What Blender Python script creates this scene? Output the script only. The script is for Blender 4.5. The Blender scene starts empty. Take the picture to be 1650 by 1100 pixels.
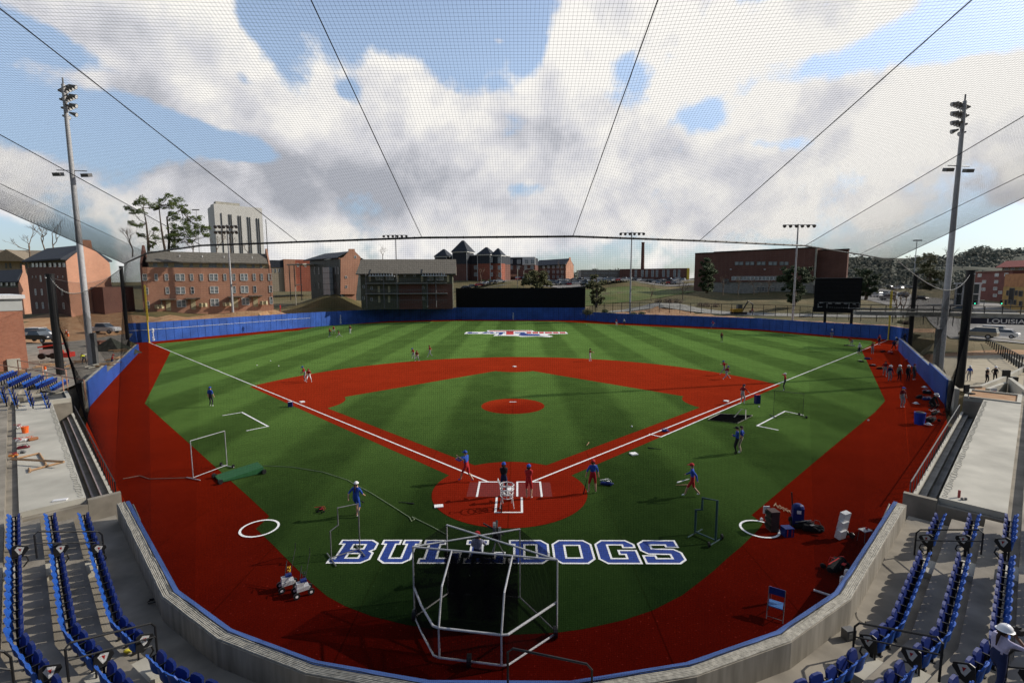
import bpy, bmesh, math, random
from mathutils import Vector, Matrix, noise
random.seed(7)
S = bpy.context.scene
COL = S.collection
# ------------------------------------------------------------------ camera
CAM = (0.4553, -24.363, 10.5104); PT, YW, RL, F = .1137, -.0120, -.0047, 795.77
def axes():
    cy, sy = math.cos(YW), math.sin(YW); cp, sp = math.cos(PT), math.sin(PT); cr, sr = math.cos(RL), math.sin(RL)
    rt = (cy, -sy, 0); fw = (cp*sy, cp*cy, -sp); up = (sp*sy, sp*cy, cp)
    return [tuple(cr*rt[i]+sr*up[i] for i in range(3)), tuple(-sr*rt[i]+cr*up[i] for i in range(3)), fw]
R_, U_, F_ = axes()
cd = bpy.data.cameras.new('camera'); cam = bpy.data.objects.new('camera', cd); COL.objects.link(cam)
cam.matrix_world = Matrix([[R_[0], U_[0], -F_[0], CAM[0]], [R_[1], U_[1], -F_[1], CAM[1]], [R_[2], U_[2], -F_[2], CAM[2]], [0, 0, 0, 1]])
cd.sensor_width = 36; cd.lens = F/1650*36; cd.clip_start = .1; cd.clip_end = 6000
S.camera = cam
S.view_settings.view_transform = 'Standard'; S.view_settings.look = 'None'
S.view_settings.exposure = 0.0; S.view_settings.gamma = 1
# ground survey: image position -> point on the plane z (P), or at a known distance up-field (W)
def ray(u, v):
    a = (u-825)/F; b = -(v-550)/F
    return tuple(a*R_[i]+b*U_[i]+F_[i] for i in range(3))
def P(u, v, z=0.):
    d = ray(u, v); t = (z-CAM[2])/d[2]; return Vector((CAM[0]+t*d[0], CAM[1]+t*d[1], z))
def W(u, v, D):
    d = ray(u, v); t = D/d[1]; return Vector((CAM[0]+t*d[0], CAM[1]+D, CAM[2]+t*d[2]))
def above(p, v):   # height above ground point p whose picture row is v
    D = p[1]-CAM[1]; lo, hi = -5, 90
    for _ in range(50):
        m = (lo+hi)/2; d = (p[0]-CAM[0], D, m-CAM[2]); w = sum(F_[i]*d[i] for i in range(3))
        vv = 550-F*sum(U_[i]*d[i] for i in range(3))/w
        if vv > v: lo = m
        else: hi = m
    return m
# ------------------------------------------------------------------ sky and sun
SUN_AZ, SUN_EL = 14., 31.
w = bpy.data.worlds.new('World'); S.world = w; w.use_nodes = True
nt = w.node_tree; N = nt.nodes; L = nt.links; N.clear()
def nd(t, **k):
    n = N.new(t)
    for a, b in k.items(): setattr(n, a, b)
    return n
def mth(op, a, b=None, c=None, clamp=False):
    n = nd('ShaderNodeMath', operation=op); n.use_clamp = clamp
    for i, x in enumerate((a, b, c)):
        if x is None: continue
        if isinstance(x, (int, float)): n.inputs[i].default_value = x
        else: L.new(x, n.inputs[i])
    return n.outputs[0]
tc = nd('ShaderNodeTexCoord'); sx = nd('ShaderNodeSeparateXYZ'); L.new(tc.outputs['Generated'], sx.inputs[0])
X, Y, Z = sx.outputs
az = mth('ARCTAN2', X, Y); el = mth('ARCSINE', Z)
def dome_noise(scale, detail, rough, off, sc=(1, 1, 1)):
    cx = nd('ShaderNodeCombineXYZ'); L.new(X, cx.inputs[0]); L.new(Y, cx.inputs[1]); L.new(mth('MULTIPLY', Z, 1.05), cx.inputs[2])
    mp = nd('ShaderNodeMapping'); mp.inputs['Location'].default_value = off; L.new(cx.outputs[0], mp.inputs[0])
    n = nd('ShaderNodeTexNoise'); n.inputs['Scale'].default_value = scale; n.inputs['Detail'].default_value = detail; n.inputs['Roughness'].default_value = rough; n.inputs['Distortion'].default_value = .15
    L.new(mp.outputs[0], n.inputs[0]); return n.outputs[0]
def blobs(lst, base):
    acc = base
    for (u, v, ru, rv, wt, tilt) in lst:
        d = Vector(ray(u, v)).normalized(); a0 = math.atan2(d.x, d.y); e0 = math.asin(d.z)
        ka = 1/(ru/F*math.cos(a0)**1.5); ke = 1/(rv/F*math.cos(a0))
        dx = mth('MULTIPLY', mth('SUBTRACT', az, a0), ka); dy = mth('MULTIPLY', mth('SUBTRACT', el, e0), ke)
        if tilt: dy = mth('MULTIPLY_ADD', dx, tilt, dy)
        q = mth('MULTIPLY_ADD', dx, dx, mth('MULTIPLY', dy, dy))
        g = mth('POWER', 2.718, mth('MULTIPLY', q, -1.0))
        acc = mth('MULTIPLY_ADD', g, wt, acc)
    return acc
HOLES = [(40, 50, 80, 20, -.5, .35), (100, 90, 110, 16, -.3, .4), (440, 60, 60, 60, -.7, 1.2), (640, 45, 130, 52, -.8, .1), (760, 110, 90, 60, -.6, 0), (840, 25, 70, 45, -.8, 0), (850, 90, 26, 40, -.5, 0),
         (560, 150, 30, 18, -.5, 0), (395, 130, 30, 20, -.5, .6), (120, 205, 120, 28, -.7, .1), (300, 215, 120, 26, -.75, .35), (390, 243, 45, 14, -.6, .2), (1000, 112, 34, 30, -.42, 0),
         (1140, 190, 50, 24, -.8, .3), (1240, 232, 60, 16, -.7, .3), (1290, 120, 100, 24, -.5, -.4), (1420, 85, 120, 36, -.5, -.2), (1590, 60, 90, 36, -.45, .2), (850, 303, 40, 14, -.5, 0), (1630, 360, 60, 26, -.5, 0),
         (60, 390, 160, 28, -.5, .2), (1330, 15, 60, 50, -.1, 0)]
PUFFS = [(690, 150, 90, 60, .62, 0), (640, 120, 40, 35, .3, 0), (760, 190, 70, 50, .4, 0), (900, 110, 85, 95, .6, 0), (1120, 60, 190, 70, .55, 0), (1340, 30, 45, 40, .3, 0), (1270, 170, 140, 45, .35, -.2), (1480, 170, 170, 60, .5, 0),
         (1180, 290, 300, 70, .4, 0), (700, 280, 260, 60, .5, 0), (250, 150, 150, 20, .35, .5), (180, 60, 120, 40, .4, .5), (330, 40, 70, 60, .4, .9), (60, 280, 150, 50, .45, 0), (300, 300, 200, 40, .4, 0), (500, 160, 100, 40, .35, -.3), (1020, 230, 150, 50, .35, 0), (805, 65, 14, 6, .55, 0), (1560, 130, 80, 40, .3, 0), (880, 360, 600, 30, .25, 0)]
base = blobs(HOLES+PUFFS, .58)
n1 = dome_noise(4.2, 10, .56, (3.1, 7.3, 1.2)); n2 = dome_noise(4.2, 10, .56, (3.1+.028, 7.3, 1.2+.06))
n3 = dome_noise(15, 7, .6, (11, 2, 4))
back = mth('MULTIPLY', mth('ADD', mth('MAXIMUM', mth('MULTIPLY', Y, -1.0), 0.0), mth('MAXIMUM', mth('SUBTRACT', Z, .68), 0.0)), -2.0)
dens = mth('ADD', mth('ADD', mth('MULTIPLY_ADD', mth('SUBTRACT', n1, .5), 2.9, base), mth('MULTIPLY', mth('SUBTRACT', n3, .5), .8)), back)
alpha = nd('ShaderNodeMapRange', interpolation_type='SMOOTHSTEP'); L.new(dens, alpha.inputs[0]); alpha.inputs[1].default_value = .36; alpha.inputs[2].default_value = .72
GREY = [(1330, 230, 420, 200, .22, 0), (700, 160, 130, 70, .2, 0), (1000, 60, 200, 80, .1, 0), (470, 290, 260, 36, -.30, 0), (650, 270, 150, 50, -.30, 0), (1150, 350, 300, 40, -.08, 0), (820, 230, 150, 30, -.12, 0), (1030, 150, 60, 40, -.08, 0), (600, 345, 300, 40, -.22, 0), (80, 350, 260, 50, -.3, 0), (1330, 245, 200, 30, -.1, 0),
        (760, 175, 55, 50, .28, 0), (880, 90, 50, 50, .22, 0), (1180, 60, 200, 60, .22, 0), (1450, 160, 190, 40, .25, 0), (1500, 260, 150, 30, .2, 0), (1150, 215, 60, 30, .15, 0), (190, 70, 90, 30, .05, .5), (650, 125, 40, 25, .15, 0), (320, 245, 120, 14, .12, .3)]
shade = mth('ADD', mth('MULTIPLY', mth('SUBTRACT', n1, n2), 3.3), blobs(GREY, .66))
shade = mth('MULTIPLY_ADD', mth('SUBTRACT', n3, .5), .35, shade)
thick = mth('MULTIPLY_ADD', mth('SUBTRACT', dens, .8), -.22, shade, clamp=True)
ramp = nd('ShaderNodeValToRGB'); L.new(thick, ramp.inputs[0]); cr_ = ramp.color_ramp
cr_.elements[0].position = .08; cr_.elements[0].color = (.50, .52, .58, 1)
cr_.elements[1].position = .92; cr_.elements[1].color = (1.10, 1.07, 1.02, 1)
e = cr_.elements.new(.5); e.color = (.80, .80, .845, 1)
sky = nd('ShaderNodeTexSky', sky_type='NISHITA'); sky.sun_disc = False
sky.sun_elevation = math.radians(SUN_EL); sky.sun_rotation = math.radians(90-SUN_AZ); sky.altitude = 50; sky.air_density = 1.0; sky.dust_density = .4; sky.ozone_density = 1.5
skys = nd('ShaderNodeMix', data_type='RGBA', blend_type='MULTIPLY'); skys.inputs[0].default_value = 1; L.new(sky.outputs[0], skys.inputs[6]); gr = nd('ShaderNodeMapRange'); L.new(Z, gr.inputs[0]); gr.inputs[1].default_value = .0; gr.inputs[2].default_value = .38
gm_ = nd('ShaderNodeMix', data_type='RGBA'); L.new(gr.outputs[0], gm_.inputs[0]); gm_.inputs[6].default_value = (.62, .74, .98, 1); gm_.inputs[7].default_value = (3.0, 2.5, 2.15, 1); bk = nd('ShaderNodeMapRange'); L.new(Y, bk.inputs[0]); bk.inputs[1].default_value = -.3; bk.inputs[2].default_value = .25; bk.inputs[3].default_value = .40; bk.inputs[4].default_value = 1.0
vs_ = nd('ShaderNodeVectorMath', operation='SCALE'); L.new(gm_.outputs[2], vs_.inputs[0]); L.new(bk.outputs[0], vs_.inputs[3]); L.new(vs_.outputs[0], skys.inputs[7])
SKY_STR = .10
cl = nd('ShaderNodeVectorMath', operation='SCALE'); L.new(ramp.outputs[0], cl.inputs[0]); cl.inputs[3].default_value = .92/SKY_STR
mix = nd('ShaderNodeMix', data_type='RGBA'); L.new(alpha.outputs[0], mix.inputs[0]); L.new(skys.outputs[2], mix.inputs[6]); L.new(cl.outputs[0], mix.inputs[7])
bg = nd('ShaderNodeBackground'); bg.inputs[1].default_value = SKY_STR; L.new(mix.outputs[2], bg.inputs[0])
wo = nd('ShaderNodeOutputWorld'); L.new(bg.outputs[0], wo.inputs[0])
sl = bpy.data.lights.new('sun', 'SUN'); sl.energy = 4.3; sl.angle = math.radians(.5); sl.color = (1, .93, .82)
so = bpy.data.objects.new('sun', sl); COL.objects.link(so)
a, e_ = math.radians(SUN_AZ), math.radians(SUN_EL)
so.rotation_euler = Vector((math.cos(a)*math.cos(e_), math.sin(a)*math.cos(e_), math.sin(e_))).to_track_quat('Z', 'Y').to_euler()
so.location = (60, 10, 60)
# ------------------------------------------------------------------ materials
MC = {}
def mat(name, col, rough=.75, var=.18, scale=3., metal=0, bump=0, spec=.3, col2=None, sheen=0, sheencol=None, detail=4, stretch=None):
    if name in MC: return MC[name]
    m = bpy.data.materials.new(name); m.use_nodes = True; t = m.node_tree; b = t.nodes['Principled BSDF']
    b.inputs['Roughness'].default_value = rough; b.inputs['Metallic'].default_value = metal; b.inputs['Specular IOR Level'].default_value = spec
    tcn = t.nodes.new('ShaderNodeTexCoord'); mp = t.nodes.new('ShaderNodeMapping'); t.links.new(tcn.outputs['Object'], mp.inputs[0])
    if stretch: mp.inputs['Scale'].default_value = stretch
    n = t.nodes.new('ShaderNodeTexNoise'); n.inputs['Scale'].default_value = scale; n.inputs['Detail'].default_value = detail; t.links.new(mp.outputs[0], n.inputs[0])
    r = t.nodes.new('ShaderNodeValToRGB'); t.links.new(n.outputs[0], r.inputs[0])
    c2 = col2 or tuple(min(1, c*(1+var)) for c in col); c1 = col if col2 else tuple(c*(1-var) for c in col)
    r.color_ramp.elements[0].position = .3; r.color_ramp.elements[1].position = .7
    r.color_ramp.elements[0].color = (*c1, 1); r.color_ramp.elements[1].color = (*c2, 1)
    t.links.new(r.outputs[0], b.inputs['Base Color'])
    if bump:
        bp = t.nodes.new('ShaderNodeBump'); bp.inputs['Strength'].default_value = bump; t.links.new(n.outputs[0], bp.inputs['Height']); t.links.new(bp.outputs[0], b.inputs['Normal'])
    if sheen:
        b.inputs['Sheen Weight'].default_value = sheen; b.inputs['Sheen Tint'].default_value = (*sheencol, 1); b.inputs['Sheen Roughness'].default_value = .35
    MC[name] = m; return m
def brick(name, c1, c2, mortar, scale=4.):
    if name in MC: return MC[name]
    m = bpy.data.materials.new(name); m.use_nodes = True; t = m.node_tree; b = t.nodes['Principled BSDF']; b.inputs['Roughness'].default_value = .85; b.inputs['Specular IOR Level'].default_value = .2
    g = t.nodes.new('ShaderNodeNewGeometry'); s = t.nodes.new('ShaderNodeSeparateXYZ'); t.links.new(g.outputs['Position'], s.inputs[0])
    ad = t.nodes.new('ShaderNodeMath'); ad.operation = 'ADD'; t.links.new(s.outputs[0], ad.inputs[0]); t.links.new(s.outputs[1], ad.inputs[1])
    c = t.nodes.new('ShaderNodeCombineXYZ'); t.links.new(ad.outputs[0], c.inputs[0]); t.links.new(s.outputs[2], c.inputs[1])
    k = t.nodes.new('ShaderNodeTexBrick'); k.inputs['Scale'].default_value = scale; k.inputs['Color1'].default_value = (*c1, 1); k.inputs['Color2'].default_value = (*c2, 1); k.inputs['Mortar'].default_value = (*mortar, 1)
    k.inputs['Mortar Size'].default_value = .012; k.inputs['Brick Width'].default_value = .9; k.inputs['Row Height'].default_value = .32
    t.links.new(c.outputs[0], k.inputs[0])
    n = t.nodes.new('ShaderNodeTexNoise'); n.inputs['Scale'].default_value = .25; n.inputs['Detail'].default_value = 6; t.links.new(g.outputs['Position'], n.inputs[0])
    mx = t.nodes.new('ShaderNodeMix'); mx.data_type = 'RGBA'; mx.blend_type = 'MULTIPLY'; mx.inputs[0].default_value = .5
    t.links.new(k.outputs[0], mx.inputs[6]); t.links.new(n.outputs[0], mx.inputs[7]); 
    hs = t.nodes.new('ShaderNodeHueSaturation'); hs.inputs['Value'].default_value = 1.35; t.links.new(mx.outputs[2], hs.inputs['Color']); t.links.new(hs.outputs[0], b.inputs['Base Color'])
    MC[name] = m; return m
def turf(name, ca, cb, sheencol, sheen, stripe=0., spark=.25):
    m = bpy.data.materials.new(name); m.use_nodes = True; t = m.node_tree; b = t.nodes['Principled BSDF']
    b.inputs['Roughness'].default_value = .9; b.inputs['Specular IOR Level'].default_value = 0
    b.inputs['Sheen Weight'].default_value = sheen; b.inputs['Sheen Roughness'].default_value = .30
    g = t.nodes.new('ShaderNodeNewGeometry'); s = t.nodes.new('ShaderNodeSeparateXYZ'); t.links.new(g.outputs['Position'], s.inputs[0])
    n = t.nodes.new('ShaderNodeTexNoise'); n.inputs['Scale'].default_value = .35; n.inputs['Detail'].default_value = 8; n.inputs['Roughness'].default_value = .7; t.links.new(g.outputs['Position'], n.inputs[0])
    mp = t.nodes.new('ShaderNodeMapping'); mp.inputs['Scale'].default_value = (6, 20, 6); t.links.new(g.outputs['Position'], mp.inputs[0])
    n2 = t.nodes.new('ShaderNodeTexNoise'); n2.inputs['Scale'].default_value = 2.5; n2.inputs['Detail'].default_value = 3; t.links.new(mp.outputs[0], n2.inputs[0])
    ma = lambda op, x, y, cl=False: _m(t, op, x, y, cl)
    fac = ma('MULTIPLY_ADD' if 0 else 'ADD', ma('MULTIPLY', ma('SUBTRACT', n.outputs[0], .5), 1.1), ma('MULTIPLY', ma('SUBTRACT', n2.outputs[0], .5), 1.3))
    if stripe:
        q = ma('MODULO', ma('ADD', ma('DIVIDE', s.outputs[0], stripe), 100.03), 2.0)
        st = t.nodes.new('ShaderNodeMapRange'); t.links.new(ma('PINGPONG', ma('ADD', q, .5), 1.0), st.inputs[0])
        # soft edged square wave
        st.inputs[1].default_value = .40; st.inputs[2].default_value = .60; st.inputs[3].default_value = .22; st.inputs[4].default_value = .80
        fac = ma('ADD', fac, st.outputs[0], False)
        fac = ma('MULTIPLY', fac, 1.0, True)
    else: fac = ma('ADD', fac, .5, True)
    # worn patches, brushed streaks and pale infill specks
    nw = t.nodes.new('ShaderNodeTexNoise'); nw.inputs['Scale'].default_value = .12; nw.inputs['Detail'].default_value = 10; nw.inputs['Roughness'].default_value = .75; t.links.new(g.outputs['Position'], nw.inputs[0])
    ns = t.nodes.new('ShaderNodeTexNoise'); ns.inputs['Scale'].default_value = 13; ns.inputs['Detail'].default_value = 2; t.links.new(g.outputs['Position'], ns.inputs[0])
    sp = t.nodes.new('ShaderNodeMapRange'); t.links.new(ns.outputs[0], sp.inputs[0]); sp.inputs[1].default_value = .66; sp.inputs[2].default_value = .80; sp.inputs[4].default_value = 1.2
    fac = ma('ADD', ma('ADD', fac, ma('MULTIPLY', ma('SUBTRACT', nw.outputs[0], .5), 1.6)), 0.0, True)
    mx = t.nodes.new('ShaderNodeMix'); mx.data_type = 'RGBA'; t.links.new(fac, mx.inputs[0]); mx.inputs[6].default_value = (*ca, 1); mx.inputs[7].default_value = (*cb, 1)
    gy_ = t.nodes.new('ShaderNodeMix'); gy_.data_type = 'RGBA'; gy_.blend_type = 'ADD'; t.links.new(sp.outputs[0], gy_.inputs[0]); t.links.new(mx.outputs[2], gy_.inputs[6]); gy_.inputs[7].default_value = (*[min(.2, c*2.2+.012) for c in cb], 1)
    sm = t.nodes.new('ShaderNodeMapRange'); t.links.new(ma('PINGPONG', ma('DIVIDE', ma('ADD', s.outputs[0], ma('MULTIPLY', ma('SUBTRACT', nw.outputs[0], .5), .12)), 4.75), .5), sm.inputs[0]); sm.inputs[1].default_value = .002; sm.inputs[2].default_value = .009; sm.inputs[3].default_value = .45
    sc_ = t.nodes.new('ShaderNodeVectorMath'); sc_.operation = 'SCALE'; t.links.new(gy_.outputs[2], sc_.inputs[0]); t.links.new(sm.outputs[0], sc_.inputs[3]); t.links.new(sc_.outputs[0], b.inputs['Base Color'])
    m2 = t.nodes.new('ShaderNodeMix'); m2.data_type = 'RGBA'; t.links.new(fac, m2.inputs[0]); m2.inputs[6].default_value = (*[c*(.5 if stripe else .72) for c in sheencol], 1); m2.inputs[7].default_value = (*sheencol, 1)
    t.links.new(m2.outputs[2], b.inputs['Sheen Tint'])
    bp = t.nodes.new('ShaderNodeBump'); bp.inputs['Strength'].default_value = .35; bp.inputs['Distance'].default_value = .03; t.links.new(n2.outputs[0], bp.inputs['Height']); t.links.new(bp.outputs[0], b.inputs['Normal'])
    return m
def _m(t, op, x, y, cl=False):
    n = t.nodes.new('ShaderNodeMath'); n.operation = op; n.use_clamp = cl
    for i, q in enumerate((x, y)):
        if isinstance(q, (int, float)): n.inputs[i].default_value = q
        else: t.links.new(q, n.inputs[i])
    return n.outputs[0]
GREEN = turf('green_turf', (.0014, .0064, .0024), (.0060, .0160, .0042), (.46, .80, .18), 1.0, 4.75)
RED = turf('red_turf', (.026, .0010, .0006), (.060, .0028, .0013), (1.0, .075, .018), 1.0)
RED2 = turf('red_turf_infield', (.095, .0052, .0024), (.175, .0105, .0042), (1.0, .11, .03), 1.0)
WHITE = mat('white_paint', (.78, .78, .76), .8, .06, 8)
LBLUE = mat('royal_blue_turf', (.012, .04, .22), .8, .25, 6)
LRED = mat('red_paint_turf', (.5, .03, .03), .8, .2, 6)
CONC = mat('concrete', (.24, .215, .175), .9, .32, .9, bump=.15, detail=9)
CONCL = mat('pale_concrete', (.43, .41, .35), .9, .2, .5, bump=.1, detail=9)
CONCD = mat('stained_concrete', (.27, .26, .23), .9, .25, 1.5, detail=9)
PAD = mat('blue_wall_pad', (.027, .10, .42), .5, .24, .45, spec=.4)
PADD = mat('navy_wall_pad', (.012, .035, .20), .5, .12, .7, spec=.4)
BLACK = mat('black_metal', (.012, .012, .013), .45, .2, 5)
BFAB = mat('black_fabric', (.008, .008, .009), .95, .3, 3)
NETM = mat('net_twine', (.006, .006, .007), .9, .2, 5, spec=0)
STEEL = mat('galvanised_steel', (.42, .42, .43), .5, .12, 4, metal=.1)
PAINTW = mat('white_metal', (.64, .64, .64), .4, .08, 6)
GREYM = mat('grey_metal', (.16, .16, .16), .5, .15, 5, metal=.3)
YEL = mat('yellow_paint', (.75, .55, .06), .5, .1, 4)
SEATB = mat('seat_blue', (.015, .085, .38), .5, .12, 6, spec=.3)
SEATD = mat('seat_pan_blue', (.007, .02, .13), .5, .1, 6, spec=.25)
ORANGE = mat('orange_plastic', (.75, .13, .02), .5, .1, 5)
WOOD = mat('raw_lumber', (.36, .22, .12), .8, .3, 9, stretch=(1, 1, 6))
DIRT = mat('red_dirt', (.30, .15, .07), .95, .3, 1, detail=10, col2=(.42, .27, .15), bump=.2)
ASPH = mat('asphalt', (.11, .11, .11), .9, .2, .5, detail=9)
ROADL = mat('worn_pavement', (.20, .19, .175), .9, .15, .25, detail=9)
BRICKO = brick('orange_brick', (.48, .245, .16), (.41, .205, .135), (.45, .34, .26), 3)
BRICKD = brick('brown_and_shaded_brick', (.17, .08, .062), (.145, .07, .055), (.2, .14, .12), 3)  # brown halls, and the shaded copy of the dormitory brick
BRICKR = brick('red_and_sunlit_brick', (.34, .10, .06), (.28, .08, .05), (.35, .25, .2), 3)  # red wing, and the sunlit copy of the turret brick
ROOFG = mat('grey_shingle', (.15, .135, .11), .9, .3, 2.5, detail=8)
ROOFD = mat('dark_slate', (.035, .042, .055), .8, .2, 2)
CREAM = mat('cream_siding', (.50, .44, .28), .8, .08, 3)
OLIVE = mat('olive_siding', (.12, .12, .085), .85, .15, 2)
DKGREY = mat('charcoal_siding', (.04, .045, .055), .8, .15, 2)
TAN = mat('tan_siding', (.33, .28, .21), .85, .12, 2)
GLASS = mat('window_glass', (.06, .075, .09), .12, .3, .6, spec=.8)
GLASSL = mat('pale_window_glass', (.22, .25, .26), .2, .3, .6, spec=.8)
WINW = mat('window_trim', (.68, .68, .66), .6, .05, 5)
BARK = mat('bark', (.11, .085, .065), .95, .3, 3, stretch=(2, 2, .4))
LEAFP = mat('pine_needles', (.055, .095, .028), .8, .3, .9, col2=(.17, .21, .06))
LEAFD = mat('dark_leaves', (.028, .05, .02), .8, .3, .9, col2=(.075, .10, .035))
LEAFO = mat('olive_leaves', (.06, .07, .025), .8, .3, 1.5, col2=(.13, .125, .05))
LEAFF = mat('far_leaves', (.06, .07, .055), .85, .3, .05, col2=(.12, .125, .09))
TWIG = mat('bare_twigs', (.17, .125, .09), .95, .25, 2)
# ------------------------------------------------------------------ mesh building
class MB:
    def __init__(s): s.v = []; s.f = []; s.m = []; s.k = 0
    def _add(s, vs, fs, m=None):
        o = len(s.v); s.v += [tuple(x) for x in vs]
        for f in fs: s.f.append(tuple(i+o for i in f)); s.m.append(s.k if m is None else m)
        return s
    def box(s, c, d, rz=0, rx=0, m=None):
        hx, hy, hz = d[0]/2, d[1]/2, d[2]/2
        M = Matrix.Translation(c) @ Matrix.Rotation(rz, 4, 'Z') @ Matrix.Rotation(rx, 4, 'X')
        vs = [M @ Vector((x*hx, y*hy, z*hz)) for x, y, z in ((-1, -1, -1), (1, -1, -1), (1, 1, -1), (-1, 1, -1), (-1, -1, 1), (1, -1, 1), (1, 1, 1), (-1, 1, 1))]
        return s._add(vs, [(3, 2, 1, 0), (4, 5, 6, 7), (0, 1, 5, 4), (1, 2, 6, 5), (2, 3, 7, 6), (3, 0, 4, 7)], m)
    def prism(s, pts, z0, z1, m=None, mtop=None):
        n = len(pts)
        ar = sum(pts[i][0]*pts[(i+1) % n][1]-pts[(i+1) % n][0]*pts[i][1] for i in range(n))
        if ar < 0: pts = pts[::-1]
        z1l = z1 if isinstance(z1, (list, tuple)) else [z1]*n
        vs = [(p[0], p[1], z0) for p in pts]+[(p[0], p[1], z1l[i]) for i, p in enumerate(pts)]
        s._add(vs, [tuple(range(n-1, -1, -1))]+[(i, (i+1) % n, (i+1) % n+n, i+n) for i in range(n)], m)
        s._add([vs[n+i] for i in range(n)], [tuple(range(n))], m if mtop is None else mtop)
        return s
    def poly(s, pts, m=None): return s._add(pts, [tuple(range(len(pts)))], m)
    def tube(s, pts, r, n=6, closed=False, cap=True, m=None):
        pts = [Vector(p) for p in pts]; k = len(pts); vs = []; rs = r if isinstance(r, (list, tuple)) else [r]*k
        up = None
        for i, p in enumerate(pts):
            a_ = pts[i-1] if (i > 0 or closed) else p; b_ = pts[(i+1) % k] if (i < k-1 or closed) else p
            t = (b_-a_)
            if t.length < 1e-9: t = Vector((0, 0, 1))
            t.normalize()
            if up is None:
                up = t.cross(Vector((0, 0, 1)));
                if up.length < .05: up = t.cross(Vector((0, 1, 0)))
            up = up - t*up.dot(t)
            if up.length < 1e-6: up = t.orthogonal()
            up.normalize(); q = t.cross(up)
            for j in range(n):
                th = 2*math.pi*j/n; vs.append(p+(up*math.cos(th)+q*math.sin(th))*rs[i])
        fs = []
        for i in range(k if closed else k-1):
            a0 = i*n; b0 = ((i+1) % k)*n
            for j in range(n): fs.append((a0+j, a0+(j+1) % n, b0+(j+1) % n, b0+j))
        if cap and not closed and n > 3: fs += [tuple(range(n-1, -1, -1)), tuple(range((k-1)*n, k*n))]
        return s._add(vs, fs, m)
    def ball(s, c, r, seg=10, rings=7, m=None, zmin=-1, zmax=1, rz=0):
        r = r if isinstance(r, (tuple, list)) else (r, r, r); vs = []
        a0, a1 = math.asin(zmin), math.asin(zmax); cz, sz = math.cos(rz), math.sin(rz)
        for i in range(rings+1):
            ph = a0+(a1-a0)*i/rings
            for j in range(seg):
                th = 2*math.pi*j/seg; x = math.cos(ph)*math.cos(th)*r[0]; y = math.cos(ph)*math.sin(th)*r[1]
                vs.append((c[0]+x*cz-y*sz, c[1]+x*sz+y*cz, c[2]+math.sin(ph)*r[2]))
        fs = [(i*seg+j, i*seg+(j+1) % seg, (i+1)*seg+(j+1) % seg, (i+1)*seg+j) for i in range(rings) for j in range(seg)]
        if zmin > -1: fs.append(tuple(range(seg-1, -1, -1)))
        return s._add(vs, fs, m)
    def build(s, name, mats, parent=None, smooth=False, off=None):
        me = bpy.data.meshes.new(name)
        if off is None and parent is not None and parent.get('_w'): off = parent['_w']
        vs = s.v if off is None else [(x-off[0], y-off[1], z-off[2]) for x, y, z in s.v]
        me.from_pydata(vs, [], s.f)
        mats = mats if isinstance(mats, (list, tuple)) else [mats]
        for m_ in mats: me.materials.append(m_)
        me.polygons.foreach_set('material_index', [min(x, len(mats)-1) for x in s.m])
        if smooth: me.polygons.foreach_set('use_smooth', [True]*len(me.polygons))
        me.validate(); me.update()
        o = bpy.data.objects.new(name, me); COL.objects.link(o)
        if parent is not None: o.parent = parent
        return o
def tag(o, label, cat, group=None, kind=None):
    o['label'] = label
    if kind: o['kind'] = kind
    else: o['category'] = cat
    if group: o['group'] = group
    return o
def struct(o, label=None):
    o['kind'] = 'structure'
    if label: o['label'] = label
    return o
def thing(name, label, cat, loc=(0, 0, 0), rz=0, group=None, world=False):
    o = bpy.data.objects.new(name, None); COL.objects.link(o); o.location = loc; o.rotation_euler = (0, 0, rz); o.empty_display_size = .2
    tag(o, label, cat, group)
    if world: o['_w'] = tuple(loc)
    return o
def relabel(o, label=None, group=None):
    if label: o['label'] = label
    if group: o['group'] = group
    return o
def dup(root, loc, rz=0, label=None, group=None, scale=None):
    r = root.copy(); COL.objects.link(r); r.location = loc; r.rotation_euler = (0, 0, rz)
    if scale: r.scale = scale if isinstance(scale, (tuple, list)) else (scale,)*3
    if root.name not in KIDS: KIDS[root.name] = [(c, list(c.children)) for c in root.children]
    for ch, gs in KIDS[root.name]:
        c = ch.copy(); COL.objects.link(c); c.parent = r
        for g in gs:
            d = g.copy(); COL.objects.link(d); d.parent = c
    return relabel(r, label, group)
KIDS = {}
def flat(polys, z=0, ztop=None):
    """list of (outline, holes) -> MB of flat faces (holes cut by curve fill)"""
    mb = MB()
    for outl, holes in polys:
        cu = bpy.data.curves.new('t', 'CURVE'); cu.dimensions = '2D'; cu.fill_mode = 'BOTH'
        for pl in [outl]+list(holes):
            sp = cu.splines.new('POLY'); sp.points.add(len(pl)-1)
            for i, p in enumerate(pl): sp.points[i].co = (p[0], p[1], 0, 1)
            sp.use_cyclic_u = True
        ob = bpy.data.objects.new('t', cu); COL.objects.link(ob)
        dg = bpy.context.evaluated_depsgraph_get(); me = bpy.data.meshes.new_from_object(ob.evaluated_get(dg))
        fs = []
        for p in me.polygons:
            f = tuple(p.vertices); fs.append(f if p.normal.z >= 0 else f[::-1])
        mb._add([(v.co.x, v.co.y, z) for v in me.vertices], fs)
        bpy.data.objects.remove(ob); bpy.data.curves.remove(cu); bpy.data.meshes.remove(me)
    return mb
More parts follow.
